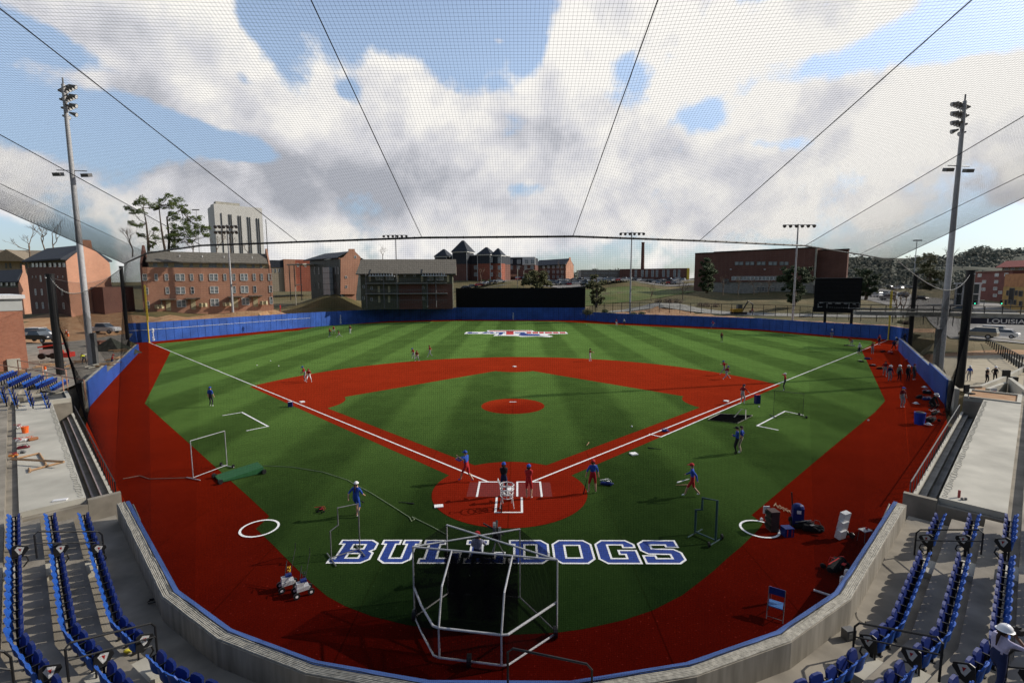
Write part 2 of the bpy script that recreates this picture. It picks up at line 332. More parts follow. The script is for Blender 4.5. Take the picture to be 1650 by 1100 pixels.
def ribbon(mb, pts, wd, z, closed=True):
    k = len(pts); pts = [Vector((p[0], p[1])) for p in pts]; a_, b_ = [], []
    for i in range(k):
        p = pts[i]; q = pts[(i+1) % k] if (closed or i < k-1) else None; o = pts[i-1] if (closed or i > 0) else None
        d1 = (p-o).normalized() if o is not None else (q-p).normalized(); d2 = (q-p).normalized() if q is not None else d1
        n1 = Vector((-d1.y, d1.x)); n2 = Vector((-d2.y, d2.x)); n_ = (n1+n2)
        if n_.length < .3: n_ = n1
        n_.normalize(); sc = wd/2/max(.5, n_.dot(n1)); a_.append((*(p+n_*sc), z)); b_.append((*(p-n_*sc), z))
    for i in range(k if closed else k-1):
        j = (i+1) % k; mb.poly([b_[i], b_[j], a_[j], a_[i]])
    return mb
def text(s_, size, M, mats, name='lettering', parent=None, depth=.0, align='CENTER'):
    cu = bpy.data.curves.new('t', 'FONT'); cu.body = s_; cu.size = size; cu.align_x = align; cu.extrude = depth; cu.offset = size*.012
    ob = bpy.data.objects.new('t', cu); COL.objects.link(ob); dg = bpy.context.evaluated_depsgraph_get()
    me = bpy.data.meshes.new_from_object(ob.evaluated_get(dg)); me.transform(M); me.name = name
    me.materials.clear(); me.materials.append(mats)
    bpy.data.objects.remove(ob); bpy.data.curves.remove(cu)
    o = bpy.data.objects.new(name, me); COL.objects.link(o)
    if parent is not None:
        if parent.get('_w'): me.transform(Matrix.Translation(-Vector(parent['_w'])))
        o.parent = parent
    return o
def lerp(a, b, t): return [a[i]+(b[i]-a[i])*t for i in range(len(a))]
def inpoly(x, y, pl):
    c = False; n = len(pl)
    for i in range(n):
        x1, y1 = pl[i][:2]; x2, y2 = pl[(i+1) % n][:2]
        if (y1 > y) != (y2 > y) and x < (x2-x1)*(y-y1)/(y2-y1)+x1: c = not c
    return c
# ------------------------------------------------------------------ outlines (metres, home plate at the origin, centre field +Y)
PATH = [(1.7, -13.7), (4.65, -13.1), (7.5, -11.95), (10.2, -10.2), (16.8, -3.8)]
SIDE = [(19.33, -1.3), (31.9, 11.2), (37.6, 18.2), (43.6, 27.4), (60.7, 54.0)]
OFW = [P(*q).xy[:] for q in [(205, 553), (240, 551), (480, 528.5), (500, 527), (627, 517.5), (735, 515), (943, 516), (993, 520), (1094, 524.5), (1220, 530.5), (1331, 540), (1431, 547), (1465, 553.5)]]
FIELD = [(-x, y) for x, y in reversed(PATH)][::-1]
FIELD = [(x, y) for x, y in reversed(PATH+SIDE)]          # right corner -> home
FIELD = FIELD + [(-x, y) for x, y in PATH+SIDE] + [tuple(p) for p in OFW]
# ------------------------------------------------------------------ terrain
CP = [(-42, 107, 5.2), (-28, 107, 5.2), (-14, 109, 5.0), (-84, 84, 4.6), (-66, 92, 4.9), (-52, 103, 5.2), (-75, 75, 2.2), (-62, 84, 3.6), (-84, 88, 5), (-60, 101, 5.4), (-42, 111, 5.3), (-15, 111, 5.3), (0, 140, 5), (-55, 126, 8.2), (-35, 128, 7.5), (-25, 236, 13), (0, 236, 13), (45, 262, 13.4), (60, 320, 13.8), (130, 370, 14), (0, 340, 14), (-60, 330, 15),
      (40, 168, 7.9), (45, 198, 12.3), (85, 215, 12.4), (0, 200, 12.3), (45, 125, 5.0), (25, 120, 4.2), (35, 110, 3.6), (50, 98, 3.3), (62, 84, 2.4), (75, 66, 1.2), (65, 156, 8), (95, 150, 8), (80, 130, 5.5), (120, 150, 5), (170, 230, 8.3), (105, 100, 3.2), (130, 125, 4),
      (95, 66, 0), (125, 90, .5), (85, 40, -.6), (60, 45, -.3), (48, 30, -.6), (60, 20, -.6), (80, 10, -.6), (150, 60, .5), (-60, 20, .6), (-75, 60, 1.2), (-58, 40, .9), (-95, 55, 1.6), (-74, 79, 4.6), (-66, 72, 2.2), (-95, 88, 5.6), (-120, 70, 4), (-80, 40, 1.),
      (300, 330, 22), (450, 400, 36), (200, 300, 11), (400, 600, 46), (600, 450, 45), (-200, 150, 9), (-110, 300, 15), (-300, 400, 15), (0, 1200, 16), (900, 1200, 30), (-900, 1200, 16), (-900, 0, 8), (900, 0, 12), (0, -300, 0), (-60, -30, 0), (60, -30, 0), (200, 60, 2), (190, 130, 4)]
def hgt(x, y):
    a_ = b_ = 0
    for cx, cy, cz in CP:
        d = (x-cx)**2+(y-cy)**2+4
        w_ = d**-1.5; a_ += w_*cz; b_ += w_
    return a_/b_
def axis_(lo, hi, fine0, fine1, st):
    r = [fine0+i*st for i in range(int((fine1-fine0)/st)+1)]
    g = st; x_ = r[-1]
    while x_ < hi: g *= 1.35; x_ += g; r.append(x_)
    g = st; x_ = r[0]
    while x_ > lo: g *= 1.35; x_ -= g; r.insert(0, x_)
    return r
OWN = [(x*1.05, y*1.05, 1.7) for x, y in OFW]
CP += [(x, y, z-(.9 if x > 18 else 0)) for x, y, z in OWN]+[tuple(lerp(OWN[i], OWN[i+1], .5)) for i in range(len(OWN)-1)]
STAD = [(70.5, 63), (66, 56), (46, 27), (45, 20), (60, -8), (40, -60), (-40, -60), (-60, -8), (-45, 20), (-46, 27), (-66, 56), (-73, 67)]+[(x*1.035, y*1.035) for x, y in OFW]
gx = axis_(-3500, 3500, -130, 140, 4); gy = axis_(-400, 4500, -30, 230, 4)
g_ = MB()
vs = [(x, y, -2. if inpoly(x, y, STAD) else hgt(x, y)) for y in gy for x in gx]; nx = len(gx)
fs, ms = [], []
ZONES = [(2, [(160, 230), (900, 100), (1500, 1200), (260, 900), (190, 420)]), (1, [P(u, v, 1).xy for u, v in [(0, 575), (0, 545), (60, 535), (200, 524), (215, 548), (150, 615), (70, 640)]]),
         (1, [(37, 5), (47, 27), (60, 50), (78, 52), (100, 20), (90, -10), (50, -20)]),
         (1, [(-20, 129), (-40, 125), (-55, 104), (-72, 72), (-100, 60), (-72, 92), (-60, 106), (-40, 116), (-10, 116), (20, 128), (28, 114)]),
         (1, [(27, 113), (41, 102), (57, 92), (66, 78), (72, 68), (88, 72), (75, 92), (60, 108), (44, 122), (30, 128)])]
for j in range(len(gy)-1):
    for i in range(nx-1):
        fs.append((j*nx+i, j*nx+i+1, (j+1)*nx+i+1, (j+1)*nx+i))
        cx, cy = (gx[i]+gx[i+1])/2, (gy[j]+gy[j+1])/2; m_ = 0
        for k, z_ in ZONES:
            if inpoly(cx, cy, z_): m_ = k
        ms.append(m_)
g_.v = vs; g_.f = fs; g_.m = ms
GRASSDRY = mat('dry_grass', (.17, .125, .055), .95, .3, .12, detail=12, col2=(.075, .075, .028), bump=.5)
struct(g_.build('ground', [GRASSDRY, DIRT, mat('forest_floor', (.035, .04, .022), .95, .3, .1, detail=8)]), 'dry grass and bare construction dirt around the ballpark')
def drape(pts, name, m, off=.1, step=6, label=None):
    """flat sheet following the terrain"""
    xs = [p[0] for p in pts]; ys = [p[1] for p in pts]; bm = bmesh.new()
    f = bm.faces.new([bm.verts.new((p[0], p[1], 0)) for p in pts])
    for lo, hi, nrm in ((min(xs), max(xs), (1, 0, 0)), (min(ys), max(ys), (0, 1, 0))):
        k = lo+step
        while k < hi:
            co = (k, 0, 0) if nrm[0] else (0, k, 0)
            bmesh.ops.bisect_plane(bm, geom=bm.verts[:]+bm.edges[:]+bm.faces[:], plane_co=co, plane_no=nrm); k += step
    for v_ in bm.verts: v_.co.z = hgt(v_.co.x, v_.co.y)+off
    bmesh.ops.recalc_face_normals(bm, faces=bm.faces[:])
    me = bpy.data.meshes.new(name); bm.to_mesh(me); bm.free(); me.materials.append(m)
    if me.polygons and me.polygons[0].normal.z < 0: me.flip_normals()
    o = bpy.data.objects.new(name, me); COL.objects.link(o); return struct(o, label)
GRN = mat('green_grass', (.07, .11, .02), .95, .3, .2, detail=10, col2=(.13, .13, .04))
drape([(-16, 186), (60, 190), (130, 210), (250, 420), (-30, 420)], 'parking_lot', ROADL, .15, 12, 'pale parking lot on the rise beyond centre field')
drape([(20, 146), (62, 150), (78, 178), (50, 184), (18, 182)], 'lawn', GRN, .12, 6, 'green lawn on the slope below the parking lot')
drape([(74, 60), (100, 40), (150, 40), (190, 110), (150, 128), (176, 230), (230, 330), (205, 345), (150, 250), (118, 150), (104, 104), (84, 74)], 'road', ROADL, .12, 8, 'wide pale street running past the right side of the ballpark')
drape([(28, 128), (60, 110), (98, 92), (101, 95), (62, 115), (30, 133)], 'path', CONCD, .14, 5, 'concrete path beyond the right field fence')
drape([P(u, v, 1).xy[:] for u, v in [(42, 560), (160, 548), (215, 545), (180, 600), (90, 640), (45, 630)]], 'construction_yard', CONC, .08, 3, 'bare concrete work yard behind the left seats')
drape([(45, 14), (46, 27), (62, 48), (75, 46), (88, 18), (60, -4)], 'plaza', mat('sandy_paving', (.36, .31, .22), .9, .15, .6, detail=9), .08, 4, 'pale sandy concrete plaza beside the right seats')
# ------------------------------------------------------------------ the playing surface
RT = flat([(FIELD, [])], 0).build('red_turf_track', RED); struct(RT, 'dark red turf warning track and foul ground')
GP = [(250, 553.9), (480, 532.4), (519, 524.5), (627, 519.6), (735, 517), (850, 517), (900, 518), (993, 522.9), (1094, 528), (1220, 532.8), (1332, 543), (1402, 548.6), (1412, 552), (1388, 563.6), (1401, 591), (1426.4, 645.5), (1410, 663.6),
      (1341, 720), (1246, 800), (1211, 829.5), (1229, 843.5), (1222, 853), (1194.7, 880), (1170.7, 900), (1149, 920), (1121, 942), (1100, 958), (1052, 982.7), (1004, 998.7), (940, 1013), (897, 1018.7), (830, 1022), (760, 1019), (700, 1013.5),
      (654.5, 1006), (600, 992.7), (556, 976), (527, 960), (502, 939), (478, 916), (456, 894), (442, 879.5), (423.3, 861.8), (412.4, 851.5), (434.2, 831.5), (400.7, 800), (233.2, 650), (274.5, 567.3)]
GPW = [P(*q).xy[:] for q in GP]
struct(flat([(GPW, [])], .004).build('turf_field', GREEN), 'striped green artificial turf field')
R2 = 2**.5
def fl(d, along, s): # point at distance `along` the foul line, d to the foul side
    x, y = along/R2+d/R2, along/R2-d/R2
    return (s*x, y)
arc = []
for i in range(61):
    t = math.radians(-8+196*i/60); x, y = 28.96*math.cos(t), 18.44+28.96*math.sin(t)
    if abs(x)-y < .95*R2: arc.append((x, y))
inf = arc + [fl(.93, 38.3, -1), fl(.93, 3.0, -1), fl(-.85, 3.2, -1), (0, 2.5), fl(-.85, 3.2, 1), fl(.93, 3.0, 1), fl(.93, 38.3, 1)]
struct(flat([(inf, [])], .008).build('infield_dirt', RED2), 'bright red turf infield arc and base paths')
ig = []
def arcpts(cx, cy, r, a0, a1, n=14): return [(cx+r*math.cos(math.radians(a0+(a1-a0)*i/n)), cy+r*math.sin(math.radians(a0+(a1-a0)*i/n))) for i in range(n+1)]
# grass diamond with bites at the bases
ig += arcpts(0, .25, 3.96, 58, 122, 14)[::-1][::-1]
ig = [p for p in ig]
left = [fl(-.85, 23.3, -1)] + [p for p in arcpts(-19.4, 19.4, 3.96, -32, 33, 12)]
top = [(-2.3, 35.6)] + arcpts(0, 38.8, 3.96, 235, 305, 10) + [(2.3, 35.6)]
right = [(-x, y) for x, y in left[::-1]]
ig = ig[::-1] if ig[0][0] > ig[-1][0] else ig      # runs from left to right at home
ig = list(ig) + right[::1][::-1][::-1] 
poly = arcpts(0, .25, 3.96, 58, 122, 14)           # right -> left near home
poly = poly + left + top[0:1] + arcpts(0, 38.8, 3.96, 235, 305, 10) + right
struct(flat([(poly, [])], .012).build('infield_grass', GREEN), 'striped green turf diamond inside the bases')
circ = lambda cx, cy, r, n=64: [(cx+r*math.cos(2*math.pi*i/n), cy+r*math.sin(2*math.pi*i/n)) for i in range(n)]
struct(flat([(circ(0, 0.02, 3.96, 80), [])], .014).build('home_circle', RED2), 'round red turf area around home plate')
md = MB(); rr = [(2.76, .012), (2.3, .07), (1.6, .15), (.9, .22), (.0, .235)]
for i, (r_, z_) in enumerate(rr[:-1]):
    r2_, z2_ = rr[i+1]
    for j in range(48):
        t0, t1 = 2*math.pi*j/48, 2*math.pi*(j+1)/48
        q = [(r_*math.cos(t0), 17.98+r_*math.sin(t0), z_), (r_*math.cos(t1), 17.98+r_*math.sin(t1), z_), (r2_*math.cos(t1), 17.98+r2_*math.sin(t1), z2_), (r2_*math.cos(t0), 17.98+r2_*math.sin(t0), z2_)]
        md.poly(q if r2_ else q[:3])
struct(md.build('pitchers_mound', RED2, smooth=True), 'low round red pitching mound')
struct(MB().box((0, 18.44, .245), (.61, .15, .02)).build('pitching_rubber', WHITE), 'white pitching rubber on the mound')
ln = MB(); z = .018
ribbon(ln, [(-1.15, 1.13), P(240, 551.6).xy], .115, z, False); ribbon(ln, [(1.15, 1.13), P(1431, 547.6).xy], .115, z, False)
ribbon(ln, [fl(0, 13.7, 1), fl(.95, 13.7, 1), fl(.95, 27.8, 1)], .11, z+.002, False)
for s in (-1, 1):
    ribbon(ln, [(s*.40, -.7), (s*.40, 1.13), (s*1.62, 1.13)], .10, z+.004, False); ribbon(ln, [(s*1.62, 1.18), (s*1.62, -.75)], .10, z+.005, False)
ribbon(ln, [(-.62, -.8), (-.62, -2.44), (.62, -2.44), (.62, -.8)], .10, z+.004, False)
ln.poly([(0, 0, z+.006), (.215, .215, z+.006), (.215, .43, z+.006), (-.215, .43, z+.006), (-.215, .215, z+.006)])
struct(ln.build('chalk_lines', WHITE), 'white foul lines, batter boxes and catcher box')
BOXR = mat('batters_box_turf', (.15, .009, .005), .9, .2, 9)
struct(MB().poly([(-2.15, -.72, .016), (2.15, -.72, .016), (2.15, 1.08, .016), (-2.15, 1.08, .016)]).build('batters_box_mat', BOXR), 'lighter red turf panel under the batter boxes')
cl_ = MB()
ribbon(cl_, [P(*q).xy for q in [(358.6, 669.5), (390, 664.3), (432, 687), (397, 694)]], .13, z, False)
ribbon(cl_, [P(*q).xy for q in [(1295, 669), (1265, 662.5), (1220, 686), (1254.5, 693)]], .13, z, False)
struct(cl_.build('coach_box_lines', WHITE), 'white three sided coach box lines on both foul grounds')
for s in (-1, 1):
    o_ = MB(); ribbon(o_, circ(s*10.87, -3.96, .76, 40), .1, z); struct(o_.build('on_deck_circle', WHITE), 'white on deck ring beside the '+('left' if s < 0 else 'right')+' track')
# bases
for nm, (x, y) in (('first', (19.2, 19.45)), ('third', (-19.2, 19.45)), ('second', (0, 38.8))):
    tag(MB().box((x, y, .05), (.38, .38, .09), rz=math.pi/4).build('base', WHITE), f'white square {nm} base bag on the red infield', 'base', 'bases of the diamond')
tag(MB().box((*P(1021, 732).xy, .05), (.42, .42, .08), rz=.3).build('base', WHITE), 'loose white base lying on green turf right of home plate', 'base')
tag(MB().box((*P(707, 816).xy, .03), (.42, .30, .05), rz=.2).build('base', WHITE), 'flat white square lying at the left edge of the home plate circle', 'base')
# lettering BULLDOGS
GL = {'B': ([(0, 0), (.82, 0), (1, .15), (1, .42), (.9, .5), (1, .58), (1, .85), (.82, 1), (0, 1), (0, .82), (.12, .82), (.12, .18), (0, .18)], [[(.38, .2), (.7, .2), (.7, .4), (.38, .4)], [(.38, .6), (.7, .6), (.7, .8), (.38, .8)]]),
      'U': ([(0, 1), (0, .82), (.1, .82), (.1, .15), (.27, 0), (.73, 0), (.9, .15), (.9, .82), (1, .82), (1, 1), (.56, 1), (.56, .82), (.66, .82), (.66, .2), (.36, .2), (.36, .82), (.46, .82), (.46, 1)], []),
      'L': ([(0, 0), (1, 0), (1, .45), (.76, .45), (.76, .2), (.42, .2), (.42, .82), (.54, .82), (.54, 1), (0, 1), (0, .82), (.12, .82), (.12, .18), (0, .18)], []),
      'D': ([(0, 0), (.82, 0), (1, .18), (1, .82), (.82, 1), (0, 1), (0, .82), (.12, .82), (.12, .18), (0, .18)], [[(.38, .2), (.7, .2), (.7, .8), (.38, .8)]]),
      'O': ([(.18, 0), (.82, 0), (1, .18), (1, .82), (.82, 1), (.18, 1), (0, .82), (0, .18)], [[(.3, .22), (.7, .22), (.7, .78), (.3, .78)]]),
      'G': ([(.18, 0), (1, 0), (1, .55), (.55, .55), (.55, .38), (.7, .38), (.7, .2), (.3, .2), (.3, .8), (.7, .8), (.7, .68), (1, .68), (1, .82), (.82, 1), (.18, 1), (0, .82), (0, .18)], []),
      'S': ([(0, 0), (.82, 0), (1, .15), (1, .45), (.85, .6), (.3, .62), (.3, .8), (.7, .8), (.7, .7), (1, .7), (1, 1), (.18, 1), (0, .85), (0, .55), (.15, .4), (.7, .38), (.7, .2), (.3, .2), (.3, .32), (0, .32)], [])}
bl = MB(); bw_ = MB(); X0, X1, Y0, Y1 = -6.86, 6.86, -6.66, -4.98; pit = (X1-X0+.2)/8; wd = pit-.2
for i, ch in enumerate('BULLDOGS'):
    o_, hs = GL[ch]; T = lambda q: [(X0+i*pit+x*wd, Y0+y*(Y1-Y0)) for x, y in q]
    m_ = flat([(T(o_), [T(h) for h in hs])], .010); bl._add(m_.v, m_.f)
    for q in [o_]+hs: ribbon(bw_, T(q), .085, .015)
fl_ = struct(bl.build('field_lettering', LBLUE), 'blue block letters BULLDOGS with white outline on the turf behind home plate')
struct(bw_.build('lettering_outline', WHITE), 'white outline of the BULLDOGS letters')
# centre field logo
def pg(lst): return [P(680+x/5.156, 500+y/5.156).xy[:] for x, y in lst]
lw = flat([(pg([(350, 195), (368, 178), (545, 178), (540, 166), (915, 166), (935, 176), (1195, 178), (1215, 195), (1060, 197), (1040, 203), (1090, 215), (1060, 222), (960, 216), (830, 220), (780, 212), (640, 210), (592, 214), (600, 205), (622, 198), (480, 196)]), [])], .012)
lb = flat([(pg([(370, 192), (386, 181), (418, 181), (414, 186), (470, 187), (464, 193)]), []), (pg([(490, 192), (526, 180), (588, 180), (604, 192), (570, 191), (565, 188), (540, 188), (530, 191)]), []), (pg([(612, 182), (690, 181), (694, 186), (676, 188), (660, 204), (622, 207), (640, 197), (640, 188), (612, 188)]), []),
           (pg([(770, 182), (850, 182), (860, 190), (880, 196), (970, 198), (985, 208), (1050, 214), (980, 212), (930, 212), (840, 213), (800, 206), (820, 190), (770, 188)]), [])], .018)
lr = flat([(pg([(700, 172), (760, 172), (762, 202), (698, 202)]), []), (pg([(556, 169), (905, 169), (915, 173), (762, 174), (762, 178), (700, 178), (700, 174), (560, 174)]), []), (pg([(866, 179), (906, 179), (910, 192), (870, 192)]), []), (pg([(916, 179), (964, 179), (966, 192), (920, 192)]), []), (pg([(972, 179), (1010, 179), (1012, 192), (976, 192)]), []),
           (pg([(1019, 180), (1078, 180), (1082, 191), (1024, 191)]), []), (pg([(1086, 180), (1130, 180), (1135, 191), (1090, 191)]), []), (pg([(1142, 180), (1188, 180), (1194, 191), (1146, 191)]), [])], .020)
struct(lw.build('logo_outline', WHITE), 'white base of the centre field logo'); struct(lb.build('logo_blue', LBLUE), 'blue letters and state shape of the centre field logo'); struct(lr.build('logo_red', LRED), 'red letters of the centre field logo')
# ------------------------------------------------------------------ walls
def strip(mb, pts, z0, z1, th, side=1, m=None, pad=0, gap=.03):
    """wall along pts, thickness th to the left (side=1) of travel"""
    for i in range(len(pts)-1):
        a_, b_ = Vector(pts[i][:2]), Vector(pts[i+1][:2]); d = (b_-a_); Ln = d.length; d.normalize(); n_ = Vector((-d.y, d.x))*side
        k = max(1, round(Ln/pad)) if pad else 1
        for j in range(k):
            p = a_+d*(Ln*j/k+(gap/2 if pad else 0)); q = a_+d*(Ln*(j+1)/k-(gap/2 if pad else 0))
            mb.prism([p[:], q[:], (q+n_*th)[:], (p+n_*th)[:]], z0, z1, m)
    return mb
def stack_num(mb_parent, num, u, v, D, zc, ht, wl):
    pass
def vtext(parent, s_, u, v, face_pts, size):
    """digits one above the other on the wall plane through two base points"""
    a_, b_ = [Vector(p[:2]) for p in face_pts]; d = (b_-a_).normalized(); n_ = Vector((d.y, -d.x))
    r = ray(u, v); o_ = Vector(CAM[:2]); rd = Vector(r[:2])
    t = ((a_-o_).dot(n_))/(rd.dot(n_)); x, y = o_+rd*t; zz = CAM[2]+r[2]*t
    if n_.dot(o_-Vector((x, y))) < 0: n_ = -n_
    tx = Vector((n_.y*-1, n_.x, 0))  # along, left->right from the front
    for i, ch in enumerate(s_):
        M = Matrix.Translation((x+n_.x*.16, y+n_.y*.16, zz+size*(.5-i-.75)*.95+size*.25)) @ Matrix(((tx.x, 0, n_.x, 0), (tx.y, 0, n_.y, 0), (0, 1, 0, 0), (0, 0, 0, 1)))
        text(ch, size*1.25, M, WHITE, 'number', parent)
A_ = [tuple(p) for p in OFW]
def ofwall(pts, z1, label, nums):
    t = thing('outfield_wall', label, 'wall', (pts[0][0], pts[0][1], 0), group='padded walls around the outfield', world=True)
    strip(MB(), pts, -.3, z1-.12, .3, 1).build('backing', BLACK, t)
    nrm = []
    mb = MB()
    for i in range(len(pts)-1):
        a_, b_ = Vector(pts[i]), Vector(pts[i+1]); d = (b_-a_).normalized(); n_ = Vector((d.y, -d.x))
        strip(mb, [a_+n_*.10, b_+n_*.10], .03, z1, .097, 1, None, 1.55, .06)
    mb.build('wall_pads', PAD, t)
    for s_, u, v, i, sz in nums: vtext(t, s_, u, v, (Vector(pts[i])+Vector((0, 0)), pts[i+1]), sz)
    return t
wl = ofwall(A_[0:5], 3.75, 'bright blue padded wall of the left outfield with a white rope along it', [('315', 246, 535, 1, .85), ('368', 548, 512, 3, .85)])
# rope on the left wall
rp = MB(); pts_ = []
for i in range(0, 4):
    a_, b_ = Vector(A_[i]), Vector(A_[i+1]); d = (b_-a_).normalized(); n_ = Vector((d.y, -d.x))
    if i < 3: pts_ += [(*(a_+n_*.16), 2.35), (*(b_+n_*.16), 2.35)]
rp.tube(pts_, .035, 4).build('rope', WHITE, wl)
ofwall(A_[4:7], 3.75, 'tall navy padded centre field wall below the black batter screen', [('385', 827, 507.5, 1, .85)])
ofwall(A_[6:13], 2.6, 'lower navy padded wall of right field in shade', [('360', 1076, 513, 2, .75), ('325', 1424, 531, 5, .8)])
be = thing('batters_eye', 'large black windscreen standing on the centre field wall', 'screen', (*A_[5], 0), world=True)
pa, pb = Vector(A_[5])+Vector((0, .9)), Vector(A_[6])+Vector((0, .9))
strip(MB(), [pa, pb], .2, 9.6, .12).build('screen_fabric', BFAB, be)
m_ = MB()
for i in range(13):
    q = pa.lerp(pb, i/12); m_.tube([(q.x, q.y+.25, 0), (q.x, q.y+.25, 9.75)], .1, 6)
m_.build('post', BLACK, be)
# side walls (blue, then lower)
for s, nm in ((-1, 'left'), (1, 'right')):
    mir = lambda q: (s*q[0], q[1]); sd = [mir(q) for q in SIDE]
    t = thing('side_wall', f'blue padded wall with concrete top along the {nm} foul track', 'wall', (*sd[2], 0), world=True)
    strip(MB(), sd[2:4], -.3, 2.2, .12, -s).build('wall_pads', PAD, t)
    strip(MB(), sd[3:5], -.3, 1.35 if s < 0 else 1.9, .12, -s).build('wall_pads', PAD, t)
    off = lambda a_, b_, k: [(Vector(a_)+(Vector((-(Vector(b_)-Vector(a_)).y, (Vector(b_)-Vector(a_)).x)).normalized()*-s*k)), (Vector(b_)+(Vector((-(Vector(b_)-Vector(a_)).y, (Vector(b_)-Vector(a_)).x)).normalized()*-s*k))]
    strip(MB(), off(sd[2], sd[3], .125), -.5, 2.16, .3, -s).build('concrete_wall', CONCL, t)
    strip(MB(), off(sd[3], sd[4], .125), -.5, (1.30 if s < 0 else 1.85), .3, -s).build('concrete_wall', CONCL, t)
# backstop wall: pad toward the field, concrete behind, netting sleeve on top
full = [(-x, y) for x, y in reversed(PATH)]+PATH
def offset_path(pts, d, ext=None):
    """mitred offset away from the field (downwards, to the right of travel left->right)"""
    out = []
    P_ = [Vector(p) for p in pts]
    for i, p in enumerate(P_):
        d1 = (P_[i]-P_[i-1]).normalized() if i else (P_[1]-P_[0]).normalized(); d2 = (P_[i+1]-P_[i]).normalized() if i < len(P_)-1 else d1
        n1, n2 = Vector((d1.y, -d1.x)), Vector((d2.y, -d2.x)); n_ = (n1+n2).normalized(); out.append(p+n_*(d/max(.4, n_.dot(n1))))
    return out
bs = thing('backstop_wall', 'curved low concrete backstop wall with blue pad along its field side', 'wall', (0, -13.7, 0), world=True)
def band(mb, d0, d1, z0, z1):
    a_, b_ = offset_path(full, d0), offset_path(full, d1)
    for i in range(len(full)-1): mb.prism([a_[i][:], a_[i+1][:], b_[i+1][:], b_[i][:]], z0, z1)
    return mb
band(MB(), -.13, -.003, .02, 1.15).build('wall_pad', mat('faded_blue_pad', (.05, .105, .30), .55, .15, 1.5), bs)
band(MB(), 0, .32, -.5, 1.12).build('concrete_wall', mat('streaked_concrete', (.20, .18, .145), .92, .3, 1.4, col2=(.33, .30, .25), detail=10, stretch=(3.2, 3.2, .35), bump=.15), bs)
fold = MB(); rnd = random.Random(3)
for k in range(6):
    pth = offset_path(full, .05+.045*k); q = []
    for i in range(len(pth)-1):
        n_ = int((pth[i+1]-pth[i]).length/.4)+1
        for j in range(n_): p = pth[i].lerp(pth[i+1], j/n_); q.append((p.x+rnd.uniform(-.008, .008), p.y+rnd.uniform(-.006, .006), 1.135+rnd.uniform(0, .012)))
    fold.tube(q, .022, 5)
fold.build('netting_sleeve', mat('beige_netting_roll', (.36, .34, .29), .9, .3, 9, bump=.2), bs)
rb = MB(); pth = offset_path(full, .03); q = []
for i in range(len(pth)-1):
    n_ = int((pth[i+1]-pth[i]).length/.5)+1
    for j in range(n_): p = pth[i].lerp(pth[i+1], j/n_); q.append((p.x+rnd.uniform(-.02, .02), p.y+rnd.uniform(-.02, .02), 1.19))
rb.tube(q, .010, 5).build('bottom_cable', BLACK, bs)
# ------------------------------------------------------------------ seating bowl
EXT = [(-50, 28.4), (-17.4, -3.2)]+full[1:-1]+[(17.4, -3.2), (50, 28.4)]
ter = MB()
for k in range(12):
    d0, d1 = (.323, 1.73) if k == 0 else (1.73+1.0*(k-1), 1.73+1.0*k); z = .35+.35*k
    a_, b_ = offset_path(EXT, d0), offset_path(EXT, d1)
    for i in range(len(EXT)-1):
        if i in (0, len(EXT)-2):
            if k < 2: continue
            if k == 2:
                a2 = offset_path(EXT, 3.25)
                lo, hi = (i, i+1)
                ter.prism([a2[lo][:], a2[hi][:], b_[hi][:], b_[lo][:]], -1.5, z); continue
        ter.prism([a_[i][:], a_[i+1][:], b_[i+1][:], b_[i][:]], -1.5, z)
struct(ter.build('seating_bowl', CONC), 'stepped concrete seating terraces behind home plate')
# ------------------------------------------------------------------ seats
def make_seat():
    t = thing('stadium_seat', 'x', 'seat', (0, 0, 0))
    b = MB(); n = 7
    def shell(y, off):  # curved back with a rounded top
        g = []
        for i in range(n):
            u = -1+2*i/(n-1)
            for k, (z_, l) in enumerate(((.36, 0), (.55, -.02), (.72, -.05), (.82, -.085))):
                zt = z_ if k < 3 else .72+.11*math.sqrt(max(0, 1-u**4)); wdt = .235 if k < 2 else (.245 if k == 2 else .225)
                g.append((u*wdt, -.10+l-.05*(1-u*u)+off, zt))
        return g
    f_, k_ = shell(0, 0), shell(0, -.035)
    b._add(f_, [(i*4+j, (i+1)*4+j, (i+1)*4+j+1, i*4+j+1) for i in range(n-1) for j in range(3)])
    b._add(k_, [(i*4+j+1, (i+1)*4+j+1, (i+1)*4+j, i*4+j) for i in range(n-1) for j in range(3)])
    o = len(b.v)-len(k_)-len(f_)
    for i in range(n-1): b.f.append((i*4+3, (i+1)*4+3, len(f_)+(i+1)*4+3, len(f_)+i*4+3)); b.m.append(0)
    for i in (0, n-1):
        for j in range(3):
            q = (i*4+j, i*4+j+1, len(f_)+i*4+j+1, len(f_)+i*4+j); b.f.append(q if i == 0 else q[::-1]); b.m.append(0)
    b.build('backrest', SEATB, t, smooth=False)
    p = MB(); pr = [(-.21, .40), (-.225, .60), (-.20, .76), (-.10, .80), (.10, .80), (.20, .76), (.225, .60), (.21, .40)]
    fr = [(x, .02+.22*(z_-.4), z_*.95) for x, z_ in pr]; bk = [(x, -.03+.18*(z_-.4), z_*.95-.01) for x, z_ in pr]
    p._add(fr+bk, [tuple(range(7, -1, -1)), tuple(range(8, 16))]+[(i, (i+1) % 8, 8+(i+1) % 8, 8+i) for i in range(8)])
    p.build('seat_pan', SEATD, t)
    a = MB(); a.box((-.265, -.03, .60), (.03, .20, .03)); a.box((-.265, -.04, .49), (.03, .05, .2)); a.build('armrest', BLACK, t)
    s_ = MB(); s_.box((-.265, -.02, .2), (.04, .08, .4)); s_.box((-.265, -.02, .015), (.07, .14, .03)); s_.tube([(-.27, -.04, .38), (.27, -.04, .38)], .02, 5); s_.build('stanchion', BLACK, t)
    return t
seat0 = make_seat(); used = [False]
